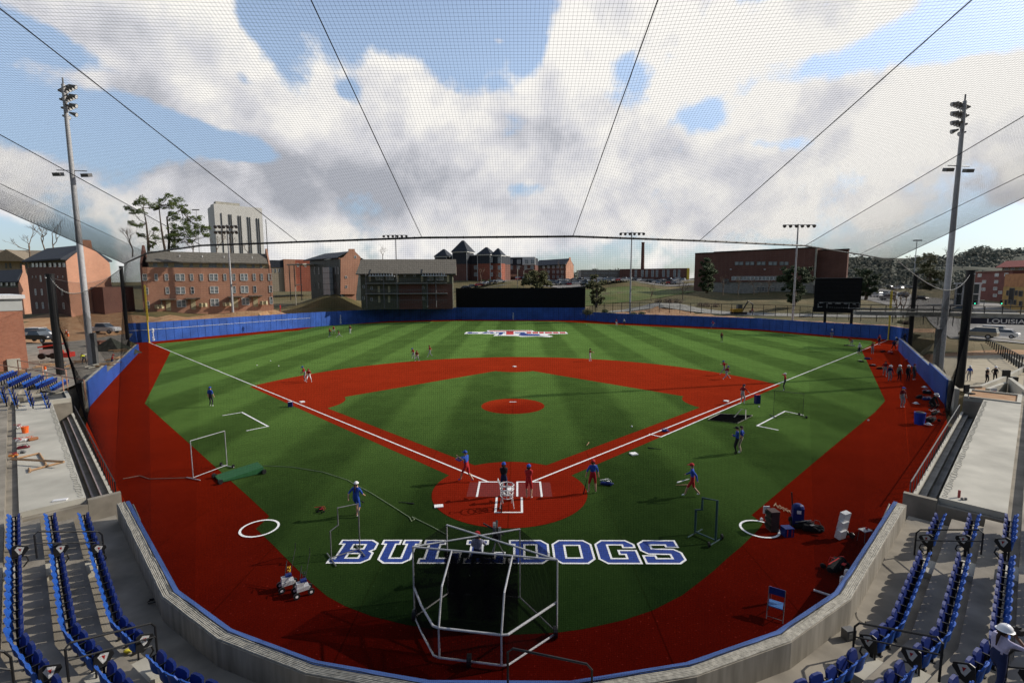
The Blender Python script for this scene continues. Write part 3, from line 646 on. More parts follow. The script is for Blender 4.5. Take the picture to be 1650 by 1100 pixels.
LOGOM = mat('white_emblem', (.75, .75, .75), .5, .05, 5)
def end_panel(loc, rz, sx, label):
    t = thing('row_end_panel', label, 'seat end', loc, rz, 'end panels of the seat rows')
    b = MB(); prof = [(-.16, .40), (-.12, .80), (-.02, .84), (.26, .70), (.28, .60), (.10, .36), (.0, .30)]
    q = [(sx*.30, y, z_) for y, z_ in prof]+[(sx*.33, y, z_) for y, z_ in prof]; k = len(prof)
    b._add(q, [tuple(range(k)), tuple(range(2*k-1, k-1, -1))]+[(i, (i+1) % k, (i+1) % k+k, i+k) for i in range(k)])
    b.tube([(sx*.31, .02, .40), (sx*.31, .20, .36), (sx*.31, .24, .20), (sx*.31, .10, .02)], .025, 5); b.tube([(sx*.31, -.10, .45), (sx*.31, -.12, .02)], .025, 5)
    b.build('panel', BLACK, t)
    e_ = MB(); tri = [(-.06, .70), (.02, .78), (.18, .70), (.10, .52), (.03, .48)]
    e_.poly([(sx*.335, y, z_) for y, z_ in tri]); e_.poly([(sx*.335, y, z_) for y, z_ in tri[::-1]]); e_.build('emblem', LOGOM, t)
    e2 = MB(); e2.poly([(sx*.338, y, z_) for y, z_ in [(.02, .70), (.10, .68), (.07, .58)]]); e2.poly([(sx*.338, y, z_) for y, z_ in [(.07, .58), (.10, .68), (.02, .70)]]); e2.build('emblem_mark', LRED, t)
def place_seat(p, rz, z, label, group):
    if not used[0]:
        used[0] = True; seat0.location = (p[0], p[1], z); seat0.rotation_euler = (0, 0, rz); relabel(seat0, label, group)
    else: dup(seat0, (p[0], p[1], z), rz, label, group)
def param(pts, p):
    best = None; acc = 0
    for i in range(len(pts)-1):
        a_, b_ = pts[i], pts[i+1]; d = b_-a_; t = max(0, min(1, (Vector(p)-a_).dot(d)/d.length_squared)); q = a_+d*t
        k = (Vector(p)-q).length
        if best is None or k < best[0]: best = (k, acc+d.length*t)
        acc += d.length
    return best[1]
def at(pts, s):
    for i in range(len(pts)-1):
        d = pts[i+1]-pts[i]
        if s <= d.length or i == len(pts)-2: return pts[i]+d*(s/d.length), d.normalized()
        s -= d.length
rown = ['front', 'second', 'third', 'fourth']
SEC = {-1: {'far': [((133.6, 826), (158, 871)), ((83, 826), (101, 869.5)), ((30, 826), (43.6, 869.5)), None],
            'mid': [((155, 887), (232, 1010)), ((98, 890), (166, 1036)), ((34, 893), (88, 1054)), ((-25, 895), (4, 1058))],
            'near': [((256, 1049.5), (400, 1110)), ((182.7, 1063), (285, 1118)), ((99.5, 1082), (175, 1122)), None]},
       1: {'far': [((1509, 825.5), (1496, 856)), ((1558, 824.5), (1552, 856)), ((1612, 823.6), (1606, 858)), ((1664, 815), (1662, 862))],
           'mid': [((1481, 886), (1403, 1012)), ((1539, 887), (1470, 1032)), ((1601, 888), (1540, 1047)), ((1657, 888), (1620, 1047))],
           'near': [((1374, 1045), (1262, 1103)), ((1444, 1061), (1350, 1108)), ((1522, 1080), (1440, 1120)), ((1600, 1105), (1560, 1130))]}}
secs = {'far': 'dugout side', 'mid': 'long', 'near': 'nearest'}
ORD = 'first second third fourth fifth sixth seventh eighth ninth tenth eleventh twelfth thirteenth fourteenth fifteenth sixteenth seventeenth eighteenth'.split()
secl = {'far': 'short block beside the dugout roof', 'mid': 'long block between the two aisle rails', 'near': 'block nearest the camera at the bottom of the photo'}
for s in (-1, 1):
    for sec in ('far', 'mid', 'near'):
        for k in range(4):
            e = SEC[s][sec][k]
            if not e: continue
            pth = offset_path(EXT, 1.36+k*1.0); z = .35+.35*k
            sa = param(pth, P(*e[0], z+.8).xy); sb = param(pth, P(*e[1], z+.8).xy); n_ = max(2, round(abs(sb-sa)/.53)+1)
            side = 'left' if s < 0 else 'right'
            for i in range(n_):
                q, d = at(pth, sa+(sb-sa)*i/(n_-1)); rz = math.atan2(d.y, d.x)
                place_seat(q, rz, z, f'blue folding seat, {ORD[i]} from the far end, {rown[k]} row of {side} {secs[sec]} block', f'{rown[k]} row seats of the {side} {secs[sec]} block')
            if sec != 'near' or 1:
                i = n_-1 if sec != 'near' else 0
                q, d = at(pth, sa+(sb-sa)*i/(n_-1)); rz = math.atan2(d.y, d.x); sxx = (1 if sb > sa else -1)*(1 if i else -1)
                if sec != 'near': end_panel((q.x, q.y, z), rz, sxx, f'black end panel with white emblem closing the {rown[k]} row, {side} {secs[sec]} block')
# seats beyond the left dugout
FL = [((18, 614), (47, 600), 2.6, 9), ((42, 616), (68, 603.5), 2.3, 9), ((63, 618), (89, 607), 2.0, 9), ((87, 623), (108, 611), 1.7, 8), ((-10, 610), (25, 596.5), 2.9, 9)]
plat = MB()
for k, (a_, b_, z, n_) in enumerate(FL):
    pa, pb = P(*a_, z).xy, P(*b_, z).xy; d = (pb-pa).normalized(); rz = math.atan2(d.y, d.x)+math.pi
    fz = z-.8; nn = Vector((-d.y, d.x)); nn = nn if nn.x < 0 else -nn
    plat.prism([(pa-d*3-nn*.55)[:], (pb+d*1-nn*.55)[:], (pb+d*1+nn*.6)[:], (pa-d*3+nn*.6)[:]], -1.5, fz)
    for i in range(n_):
        q = pa.lerp(pb, i/(n_-1)); place_seat(q, rz, fz, f'blue seat, {ORD[i]} from the left, far left stand, row '+['fourth from field', 'third from field', 'second from field', 'nearest field', 'at frame edge'][k], 'far left stand seats, line %s' % 'abcde'[k])
for k, (u, v, z) in enumerate([(20, 626, 2.2), (46, 628, 1.9), (72, 632, 1.6), (3, 622, 2.5)]):
    for i in range(4):
        q = P(u+i*2.2, v+i*5.5, z).xy; place_seat(q, -.75, z-.8, f'blue seat, {ORD[i]} from the back, '+['second', 'third', 'rightmost', 'leftmost'][k]+' short row just past the left dugout roof', 'short rows past the left dugout, %s' % 'bcda'[k])
struct(plat.build('seating_platform', CONC), 'concrete treads under the far left seats')
# step blocks in the aisles
stp = MB()
for s in (-1, 1):
    for k in range(3):
        for (ua, va, ub, vb) in (((160, 876, 156, 886), (104, 874, 99, 888), (46, 876, 38, 890))[k], ((244, 1025, 254, 1045), (172, 1045, 180, 1060), (92, 1062, 98, 1078))[k]):
            ua, ub = (ua, ub) if s < 0 else (1641-ua, 1641-ub); z = .35+.35*k
            p = (P(ua, va, z+.8)+P(ub, vb, z+.8))/2; pth = offset_path(EXT, 1.55+k); q, d = at(pth, param(pth, p.xy))
            stp.box((q.x, q.y, z+.09), (1.1, .42, .19), rz=math.atan2(d.y, d.x))
struct(stp.build('aisle_steps', CONCL), 'pale concrete step blocks in the stand aisles')
# handrails
def rail(name, pts, floors, label, m=None, mid=True, r=.028):
    p3 = [P(u, v, z) for u, v, z in pts]; t = thing(name, label, 'handrail', p3[0].xy[:]+(floors[0],), group='handrails in the stands', world=True)
    b = MB(); n_ = len(p3)
    a_, c = p3[0], p3[-1]; da = (p3[1]-a_).normalized()*.12
    b.tube([(a_.x, a_.y, floors[0]), (a_.x, a_.y, a_.z-.12), a_+da]+p3[1:-1]+[c-da*1, (c.x, c.y, c.z-.12), (c.x, c.y, floors[-1])], r, 6)
    b.build('rail_frame', m or BLACK, t)
    if mid: MB().tube([(p.x, p.y, p.z-.42) for p in p3], r*.8, 5).build('mid_bar', m or BLACK, t)
    return t
rail('handrail', [(54.5, 856, 2.35), (164, 856, 1.35)], (1.4, .35), 'black aisle handrail between the seat blocks beside the left dugout roof')
rail('handrail', [(104, 1037, 2.35), (249, 1002, 1.35)], (1.4, .35), 'black aisle handrail at the lower left between long and nearest seat blocks')
rail('handrail', [(-40, 1043, 2.9), (16, 1050, 2.5)], (2.1, 1.7), 'black handrail cut by the lower left edge of the photo')
rail('handrail', [(1585, 853, 2.1), (1477, 853, 1.35)], (1.2, .35), 'black aisle handrail between the seat blocks beside the right dugout roof')
rail('handrail', [(1520, 1028, 2.3), (1378, 1002, 1.35)], (1.2, .35), 'black aisle handrail at the lower right between long and nearest seat blocks')
rail('handrail', [(1700, 1050, 2.9), (1625, 1046, 2.3)], (1.8, 1.4), 'black handrail behind the woman with the camera at the right edge')
rail('handrail', [(818, 1042.5, 2.1), (954, 1071, 1.85)], (.3, .3), 'slim dark railing in front of the batting cage at the bottom centre', mid=False)
# ------------------------------------------------------------------ dugouts
for s in (-1, 1):
    nm = 'left' if s < 0 else 'right'
    d = Vector((s*.718, .696)); n_ = Vector((s*.696, -.718)); B = Vector((s*17.4, -3.2))
    q = lambda t, o: (B+d*t+n_*o)[:]
    def slab(mb, t0, t1, o0, o1, z0, z1, m=None): return mb.prism([q(t0, o0), q(t1, o0), q(t1, o1), q(t0, o1)], z0, z1, m)
    t = thing('dugout', f'long concrete dugout with flat roof and sunken steps on the {nm} side', 'dugout', (*q(14, 1), 0), group='team dugouts', world=True)
    slab(MB(), .87, 27.4, 1.2, 3.32, .95, 1.2).build('roof', CONCL, t)
    w_ = MB(); slab(w_, .60, .86, .0, 1.16, -1.5, 1.12); slab(w_, .60, .86, 1.17, 3.32, -1.5, .94); slab(w_, 27.15, 27.38, .0, 3.3, -1.5, .94); slab(w_, .87, 27.1, 3.1, 3.3, -1.5, .94); w_.build('end_wall', CONC, t)
    st = MB()
    for i in range(4): slab(st, .88, 27.1, .12+.30*i, .12+.30*(i+1), -1.6, -.18-.26*i)
    slab(st, .88, 27.1, 1.33, 3.09, -1.6, -1.2); st.build('steps', CONCD if s > 0 else CONC, t)
    ns = MB()
    for i in range(4): slab(ns, 1.0, 26.5, .12+.30*i+.22, .12+.30*(i+1)-.005, -.175-.26*i, -.15-.26*i)
    ns.build('step_nosing', mat('step_metal', (.42, .33, .30), .5, .15, 3) if s < 0 else CONCD, t)
    slab(MB(), .88, 27.1, -.04, .115, -1.5, .03).build('curb', CONCL, t)
    # railing
    rl = MB(); t0, t1 = 2.6, 24.5
    rl.tube([(*q(t0, 0), .02), (*q(t0, 0), 1.05), (*q(t1, 0), 1.05), (*q(t1, 0), .02)], .03, 6)
    k = t0
    while k < t1: rl.tube([(*q(k, 0), .02), (*q(k, 0), 1.05)], .022, 5); k += .98
    rl.tube([(*q(t0, 0), .15), (*q(t1, 0), .15)], .015, 4)
    g = thing('dugout_railing', f'waist high metal railing along the front of the {nm} dugout', 'railing', (*q(13, 0), 0), group='railings of the dugouts', world=True)
    rl.build('rail_frame', GREYM if s > 0 else BLACK, g)
    # small gate on the field side of the wall end
    gt = MB(); a_, b_ = P(218 if s < 0 else 1430, 851), P(229 if s < 0 else 1419, 877)
    gt.tube([(a_.x, a_.y, 0), (a_.x, a_.y, 1.1), (b_.x, b_.y, 1.1), (b_.x, b_.y, 0)], .03, 6); gt.tube([(a_.x, a_.y, .5), (b_.x, b_.y, .5)], .02, 5)
    tag(gt.build('gate_frame', GREYM), f'small metal gate frame at the {nm} end of the backstop wall', 'gate', 'gate frames by the backstop')
    # block at the far end
    t2 = thing('concrete_planter', 'concrete block with dark mesh top at the far end of the left dugout' if s < 0 else 'concrete planter filled with tan dirt at the far end of the right dugout', 'planter', (*q(29, 1), 0), world=True)
    bk = MB()
    for (a0, a1, o0, o1) in ((27.4, 27.65, 0, 3.3), (31.2, 31.45, 0, 3.3), (27.65, 31.2, 0, .25), (27.65, 31.2, 3.05, 3.3)): slab(bk, a0, a1, o0, o1, -1.5, 1.3)
    bk.build('walls', CONCL, t2)
    slab(MB(), 27.65, 31.2, .25, 3.05, -1.5, 1.18).build('fill', mat('dark_mesh_cover', (.07, .07, .065), .9, .3, 3) if s < 0 else DIRT, t2)
    # coil of loops along the roof edge (netting lashings)
    co = MB()
    k = 1.2
    while k < 26.8:
        cxy = Vector(q(k, 1.36)); r_ = .10+.03*math.sin(k*3.1); m_ = []
        for j in range(10):
            th = 2*math.pi*j/10; m_.append((cxy.x+d.x*r_*math.cos(th)*1.6+n_.x*r_*math.sin(th), cxy.y+d.y*r_*math.cos(th)*1.6+n_.y*r_*math.sin(th), 1.215))
        co.tube(m_, .008, 4, closed=True); k += .42
    tag(co.build('rope_coil', mat('lashing_rope', (.25, .25, .22), .9, .2, 6)), f'row of thin cable loops lying along the {nm} dugout roof edge', 'rope', 'cable loops on the dugout roofs')
# raw side walls and dirt around the right plaza
cw = thing('plaza_wall', 'low concrete retaining walls stepping between the right dugout and the plaza', 'wall', P(1600, 640, 0), world=True)
b = MB()
def wall_px(mb, pts, z0, z1, th=.3, zs=None):
    w3 = [P(u, v, z1).xy for u, v in pts]; return strip(mb, w3, z0, z1, th, 1)
wall_px(b, [(1517, 609), (1539, 626)], -1, 1.6); wall_px(b, [(1595, 626), (1624, 616)], -1, .9); wall_px(b, [(1624, 608), (1650, 628), (1690, 655)], -1, 1.3)
wall_px(b, [(1562, 622), (1583, 622), (1625, 605), (1655, 590)], -1, .35)
b.build('walls', CONCL, cw)
db = MB(); db.prism([P(u, v, .15).xy[:] for u, v in [(1570, 622), (1600, 626), (1650, 650), (1720, 700), (1720, 990), (1628, 830), (1640, 700), (1632, 645), (1572, 640)]], -1, .15)
struct(db.build('bare_dirt', DIRT), 'tan bare dirt strip behind the right dugout roof')
# ------------------------------------------------------------------ net poles, ring cable, netting
def netpole(u, vb, vt, D, r, label):
    p = W(u, vb, D); zt = above(p, vt); t = thing('net_pole', label, 'pole', (p.x, p.y, 0), group='black posts holding the backstop netting')
    b = MB(); b.tube([(0, 0, -1), (0, 0, zt)], r, 14); b.build('shaft', BLACK, t); MB().tube([(0, 0, zt+.002), (0, 0, zt+.12)], r*1.12, 14).build('cap', BLACK, t)
    c = MB(); c.tube([(0, -r*1.2, zt-.3), (0, -r*1.2-.12, zt-.3)], .06, 6); c.build('eyebolt', STEEL, t)
    return Vector((p.x, p.y, zt-.25))
pL1 = netpole(93, 560, 443, 52, .36, 'thick black net pole behind the left stand, nearest of the left posts')
pL3 = netpole(207, 560, 430, 79.5, .27, 'slimmer black net pole in front of the left end of the blue outfield wall')
pR1 = netpole(1552, 560, 437, 52, .38, 'thick black net pole beside the plaza, nearest of the right posts')
pR3 = netpole(1466, 555, 441, 81, .30, 'black net pole near the right foul corner')
RING = [(-18.3, -.76, 11.6)]+[P(u, v, 11.6)[:] for u, v in [(237, 408), (325, 395.5), (480, 390), (680, 383), (923, 381), (1127, 388), (1297, 396), (1385, 410)]]+[(18.2, -.44, 11.6)]
BORD = [(0, 335), (0, 296), (0, 217), (0, 14), (501, 0), (1060, 0), (1566, 0), (1650, 187), (1650, 281), (1650, 319)]
ring_px = [(200, 424), (237, 408), (325, 395.5), (480, 390), (680, 383), (923, 381), (1127, 388), (1297, 396), (1385, 410), (1437, 419)]
ANCH = []
for a_, b_ in zip(ring_px, BORD):
    nn = Vector(ray(*a_)).cross(Vector(ray(*b_))); ANCH.append((CAM[0]-5*nn.z/nn.x, CAM[1], CAM[2]+5.))
ANCH.sort(key=lambda p: p[0])
net = thing('backstop_net', 'huge black backstop net hanging from a ring cable and spreading overhead', 'net', (0, -13, 0), world=True)
CELL = .0475
SEGS = [(RING[i], ANCH[i]) for i in range(10)]+[(RING[i], RING[i+1]) for i in range(9)]+[(ANCH[i], ANCH[i+1]) for i in range(9)]
ov = MB(); rnd = random.Random(5)
def scan(axis, c):
    hits = []
    for a_, b_ in SEGS:
        if (a_[axis] > c) != (b_[axis] > c):
            t = (c-a_[axis])/(b_[axis]-a_[axis]); hits.append(tuple(lerp(a_, b_, t)))
    hits.sort(key=lambda p: p[1-axis]); return hits
def densify(pts, mx=1.2, amp=.0):
    o = []
    for i in range(len(pts)-1):
        a_, b_ = Vector(pts[i]), Vector(pts[i+1]); k = max(1, int((b_-a_).length/mx))
        for j in range(k):
            t = j/k; p = a_.lerp(b_, t); o.append(p)
    o.append(Vector(pts[-1])); return o
R_NET = .00125
OPOLY = [p[:2] for p in RING]+[p[:2] for p in reversed(ANCH)]
for axis, lo, hi in ((0, -18.25, 18.15), (1, CAM[1]+.02, -.5)):
    c = lo
    while c < hi:
        h = scan(axis, c)
        run = []
        for i in range(len(h)-1):
            m_ = lerp(h[i], h[i+1], .5)
            if inpoly(m_[0], m_[1], OPOLY): run = (run or [h[i]])+[h[i+1]]
            if (not inpoly(m_[0], m_[1], OPOLY) or i == len(h)-2) and run: ov.tube(densify(run, 1.5), R_NET, 3, cap=False); run = []
        c += CELL
ov.build('overhead_net', NETM, net)
BOT = [(-19.33, -1.3, 1.0), (-12.6, -7.9, 1.15), (-8.9, -11.2, 1.15), (-4.9, -13.05, 1.15), (-1.75, -13.75, 1.15), (1.75, -13.75, 1.15), (4.9, -13.05, 1.15), (8.9, -11.2, 1.15), (12.6, -7.9, 1.15), (19.33, -1.3, 1.0)]
vn = MB()
for i in range(9):
    a_, b_, c, d = [Vector(x) for x in (RING[i], RING[i+1], BOT[i+1], BOT[i])]
    k = int(round((b_-a_).length/CELL))
    for j in range(k):
        t = j/k; vn.tube([a_.lerp(b_, t), d.lerp(c, t)], R_NET, 3, cap=False)
for r_ in range(int(10.4/CELL)):
    t = r_/int(10.4/CELL); vn.tube([Vector(RING[i]).lerp(Vector(BOT[i]), t) for i in range(10)], R_NET, 3, cap=False)
vn.build('hanging_net', NETM, net)
MB().tube(RING, .024, 8).build('ring_cable', BLACK, net)
for a_, b_ in zip(RING, ANCH): MB().tube([a_, b_], .0075 if abs(a_[0]) < 16 else .012, 6).build('support_cable', BLACK, net)
lash = MB()
for i in range(9):
    a_, b_ = Vector(RING[i]), Vector(RING[i+1]); k = int((b_-a_).length/.35)
    for j in range(k): p = a_.lerp(b_, (j+.5)/k); lash.ball(p, (.034, .034, .03), 6, 4)
lash.build('lashing', BLACK, net)['kind'] = 'stuff'
# roof edge above the camera that carries the cables
rf = thing('grandstand_roof', 'steel roof beam above the seats that anchors the net cables', 'roof', (0, CAM[1], CAM[2]+5), world=True)
MB().box((0, CAM[1]-.12, CAM[2]+5.05), (26, .22, .35)).build('beam', GREYM, rf)
# side curtains
for s, p1, p3, nm in ((-1, pL1, pL3, 'left'), (1, pR1, pR3, 'right')):
    t = thing('side_net', f'dense black side net curtain hanging between the ring cable and the {nm} net poles', 'net', (s*30, 12, 0), group='side curtains of the backstop netting', world=True)
    A0 = Vector((s*18.3, -.6, 11.6)); sag = 1.55
    def top(u): p = A0.lerp(p1, u); p.z -= sag*4*u*(1-u)*(.75+.5*u); return p
    botp = [Vector((s*19.33, -1.3, 1.0)), Vector((s*31.9, 11.2, 1.0)), Vector((s*37.6, 18.2, 1.3)), Vector((s*38.2, 17.2, 1.4))]
    def bot(u):
        L_ = [(botp[i+1]-botp[i]).length for i in range(3)]; q_ = u*sum(L_)
        for i in range(3):
            if q_ <= L_[i] or i == 2: return botp[i].lerp(botp[i+1], min(1, q_/L_[i]))
            q_ -= L_[i]
    def edge(u, v):  # u along, v down; free edge drawn in toward the corner
        a_, b_ = top(u*.93), bot(u); p = a_.lerp(b_, v)
        return p
    cm = MB(); nU = 520
    for j in range(0, nU+1):
        u = j/nU; cm.tube([edge(u, v/5)+Vector((s*.5*math.sin(math.pi*v/5)*u*2, 0, 0)) for v in range(6)], .0014, 3, cap=False)
    for r_ in range(125):
        v = r_/124; cm.tube([edge(u/26, v)+Vector((s*.5*math.sin(math.pi*v)*u/13, 0, 0)) for u in range(27)], .0014, 3, cap=False)
    cm.build('curtain', NETM, t)
    MB().tube([top(u/30) for u in range(31)], .016, 6).build('top_cable', GREYM, t)
    bb = MB()
    for u in range(12, 29): p = top(u/30); bb.ball((p.x, p.y, p.z), (.06, .06, .05), 6, 4)
    bb.build('gathered_cord', CONCL, t)
    # second net between the two poles
    c2 = MB(); A1 = p3; B1 = p1
    def tp(u): p = A1.lerp(B1, u); p.z -= 1.3*4*u*(1-u); return p
    b1, b0 = Vector((s*43.9, 27.9, 2.2)), Vector((s*60.9, 54, 1.5))
    for j in range(0, 431):
        u = j/430; c2.tube([tp(u), b0.lerp(b1, u)], .0022, 3, cap=False)
    for r_ in range(160):
        v = r_/159; c2.tube([tp(u/10).lerp(b0.lerp(b1, u/10), v) for u in range(11)], .0022, 3, cap=False)
    c2.build('far_curtain', NETM, t)
    MB().tube([tp(u/14) for u in range(15)], .018, 5).build('far_cable', GREYM, t)
# ------------------------------------------------------------------ floodlight towers
def tower_big(x, y, zb, zt, s, label):
    t = thing('floodlight_tower', label, 'light tower', (x, y, 0), group='tall floodlight masts beside the stands')
    MB().tube([(0, 0, -1), (0, 0, zt*.5), (0, 0, zt)], [.36, .29, .18], 16).build('mast', STEEL, t)
    arms = MB(); ROWS = (zt-.3, zt-1.25, zt-2.2, zt-3.1)
    for r_, zz in enumerate(ROWS): arms.tube([(-1.25+.25*r_, -.7*s, zz), (1.25-.25*r_, .7*s, zz)], .05, 5)
    arms.tube([(0, 0, zt-3.6), (0, 0, zt+.7)], .08, 6); arms.build('crossarm', GREYM, t)
    for r_, zz in enumerate(ROWS):
        for j in range((5, 5, 4, 2)[r_]):
            n_ = (5, 5, 4, 2)[r_]; f = (-1+2*j/(n_-1))*(1-.12*r_); c = Vector((1.25*f-s*.18, .7*s*f+.15, zz-.1)); lb = MB()
            aim = Vector((-s*.93, .15, -.32)).normalized(); lb.tube([c-aim*.3, c, c+aim*.22, c+aim*.42], [.10, .15, .22, .25], 8, m=0); lb.tube([c+aim*.421, c+aim*.43], .2, 8, m=1); lb.build('flood_lamp', [GREYM, PAINTW], t)
    a2 = MB(); za = 10.5+s*0+13; 
    a2.tube([(-1.45, -.3, za), (1.45, .3, za)], .05, 5); a2.build('lower_arm', GREYM, t)
    for f in (-1, 1):
        MB().box((1.35*f, .28*f, za-.45), (.85, .6, .38), rx=.25).build('area_lamp', GREYM, t)
    MB().box((-.5 if s > 0 else .5, 0, 2.6), (.5, .35, 5.2)).build('service_cabinet', GREYM, t)
tower_big(-49.6, 32.4, 0, above((-49.6, 32.4), 136), -1, 'tall grey floodlight mast rising left of the field behind the blue side wall')
tower_big(49.9, 33.4, 0, above((49.9, 33.4), 163), 1, 'tall grey floodlight mast rising right of the field beside the plaza')
def tower_far(u, vb, vt, D, wpx, rows, label, r=.28):
    p = W(u, vb, D); z0 = min(hgt(p.x, p.y)-.5, p.z); zt = above(p, vt); wd = wpx*D/F/2
    t = thing('floodlight_tower', label, 'light tower', (p.x, p.y, 0), group='floodlight masts beyond the outfield wall')
    MB().tube([(0, 0, z0), (0, 0, zt)], [r, r*.55], 8).build('mast', STEEL, t)
    ar = MB()
    for k in range(rows): ar.tube([(-wd, 0, zt-.2-k*1.3), (wd, 0, zt-.2-k*1.3)], .09, 5)
    ar.build('crossarm', STEEL, t)
    for k in range(rows):
        for j in range(6):
            f = -1+2*j/5; b = MB(); c = Vector((wd*f, -.3, zt-.45-k*1.3)); b.tube([c+Vector((0, .3, .15)), c+Vector((0, -.35, -.15))], [.2, .42], 8); b.build('flood_lamp', GREYM, t)
    if D < 170:
        MB().box((.7, 0, z0+8), (1.0, .3, .12)).build('service_bracket', GREYM, t)
tower_far(376, 512, 362, 118, 33, 2, 'floodlight mast with two crossarms in front of the long brick dormitory')
tower_far(641, 499, 378, 152, 36, 1, 'floodlight mast in front of the grey roofed balcony dormitory')
tower_far(1015, 505, 374, 140, 36, 1, 'floodlight mast just right of the black batter screen')
tower_far(1277, 516, 361, 122, 46, 1, 'floodlight mast in front of the large brown brick hall')
tower_far(323, 430, 337, 330, 10, 1, 'distant small floodlight mast between the pines and the white tower', .3)
tower_far(1473, 440, 386, 300, 12, 1, 'distant small floodlight mast against the wooded hill on the right', .3)
# foul poles
for s, u, vb, vt, D, nm in ((-1, 240.5, 551.5, 459, 94, 'left'), (1, 1431, 547.5, 468, 93.5, 'right')):
    p = P(u, vb); zt = above(p, vt); t = thing('foul_pole', f'tall yellow foul pole at the {nm} end of the outfield wall', 'foul pole', (p.x, p.y, 0), group='yellow foul poles')
    MB().tube([(0, 0, 0), (0, 0, zt)], .12, 10).build('pole', YEL, t); MB().tube([(0, 0, 0), (0, 0, .05)], .25, 10).build('base_plate', YEL, t)
    g = MB(); x1 = -s*.22
    g.tube([(0, 0, 4.2), (x1, 0, 4.2), (x1, 0, zt-.1), (0, 0, zt-.1)], .04, 5)
    for k in range(8): zz = 4.2+(zt-4.3)*k/8; g.tube([(0, 0, zz), (x1, 0, zz)], .02, 4)
    g.build('mesh_wing', YEL, t)
#SECTION4
# ------------------------------------------------------------------ buildings
class Fac:
    """vertical facade through two surveyed corners (picture column, distance)"""
    def __init__(s, u0, D0, u1, D1, v=460):
        a_, b_ = W(u0, v, D0), W(u1, v, D1); s.a = Vector(a_.xy); s.b = Vector(b_.xy); s.d = (s.b-s.a); s.L = s.d.length; s.d.normalize(); s.n = Vector((s.d.y, -s.d.x))
        if s.n.dot(Vector(CAM[:2])-s.a) < 0: s.n = -s.n
    def hit(s, u, v):
        r = ray(u, v); o_ = Vector(CAM[:2]); rd = Vector(r[:2]); t = ((s.a-o_).dot(s.n))/rd.dot(s.n); p = o_+rd*t
        return (p-s.a).dot(s.d), CAM[2]+r[2]*t
    def pt(s, x, z, out=0): p = s.a+s.d*x+s.n*out; return Vector((p.x, p.y, z))
    def box(s, mb, x0, x1, z0, z1, o0, o1, m=None):
        pr = [s.pt(x0, 0, o0), s.pt(x1, 0, o0), s.pt(x1, 0, o1), s.pt(x0, 0, o1)]; return mb.prism([p.xy[:] for p in pr], z0, z1, m)
def window(f, par, u, v, wp, hp, mull=1, cross=1, glass=None, trim=None, name='window', arch=False):
    x0, z1 = f.hit(u-wp/2, v-hp/2); x1, z0 = f.hit(u+wp/2, v+hp/2)
    if x0 > x1: x0, x1 = x1, x0
    mb = MB(); th = min(.12, (x1-x0)*.12); f.box(mb, x0, x1, z0, z1, .01, .05, 1)
    f.box(mb, x0-th/2, x0+th/2, z0, z1, .012, .10, 0); f.box(mb, x1-th/2, x1+th/2, z0, z1, .012, .10, 0); f.box(mb, x0+th/2, x1-th/2, z0-th/2, z0+th/2, .012, .12, 0); f.box(mb, x0+th/2, x1-th/2, z1-th/2, z1+th/2, .012, .10, 0)
    for k in range(1, mull+1):
        xm = x0+(x1-x0)*k/(mull+1); f.box(mb, xm-th*(.9 if mull == 1 and cross > 1 else .4), xm+th*(.9 if mull == 1 and cross > 1 else .4), z0+th/2, z1-th/2, .052, .085, 0)
    if cross: zm = (z0+z1)/2; f.box(mb, x0+th/2, x1-th/2, zm-th*.35, zm+th*.35, .052, .075, 0)
    if arch:
        n = 8; c = (x0+x1)/2; r_ = (x1-x0)/2
        for k in range(n):
            t0, t1 = math.pi*k/n, math.pi*(k+1)/n
            q = [f.pt(c+r_*math.cos(t0), z1+r_*math.sin(t0)*.8, .06), f.pt(c+r_*math.cos(t1), z1+r_*math.sin(t1)*.8, .06), f.pt(c, z1, .06)]; mb._add(q, [(0, 1, 2), (2, 1, 0)], 0)
    return mb.build(name, [trim or WINW, glass or GLASS], par)
def gable(f, mb, x0, x1, dp, z, rise, m=None, over=.4, axis='long', chim=0):
    """roof over the block behind the facade; axis long: ridge parallel to the facade"""
    if axis == 'long':
        A = [f.pt(x0-over, z, over), f.pt(x1+over, z, over), f.pt(x1+over, z, -dp-over), f.pt(x0-over, z, -dp-over)]; r0, r1 = f.pt(x0-over, z+rise, -dp/2), f.pt(x1+over, z+rise, -dp/2)
        low = [p-Vector((0, 0, .25)) for p in A]
        mb._add(A+[r0, r1]+low, [(0, 1, 5, 4), (2, 3, 4, 5), (6, 7, 1, 0), (8, 9, 3, 2), (9, 8, 7, 6), (7, 8, 2, 1), (9, 6, 0, 3), (1, 2, 5), (3, 0, 4)], m)
    return mb
def gwall(f, mb, x, dp, z, rise, m=None, th=.35, cap=.9):
    """parapet gable end wall at facade position x, running back"""
    pr = [(.05, z+.5), (.05, z-8), (-dp-.05, z-8), (-dp-.05, z+.5), (-dp/2-.9, z+rise+cap), (-dp/2+.9, z+rise+cap)]
    a_ = [f.pt(x-th/2, zz, o) for o, zz in pr]; b_ = [f.pt(x+th/2, zz, o) for o, zz in pr]; k = len(pr)
    return mb._add(a_+b_, [tuple(range(k)), tuple(range(2*k-1, k-1, -1))]+[(i, i+k, (i+1) % k+k, (i+1) % k) for i in range(k)], m)
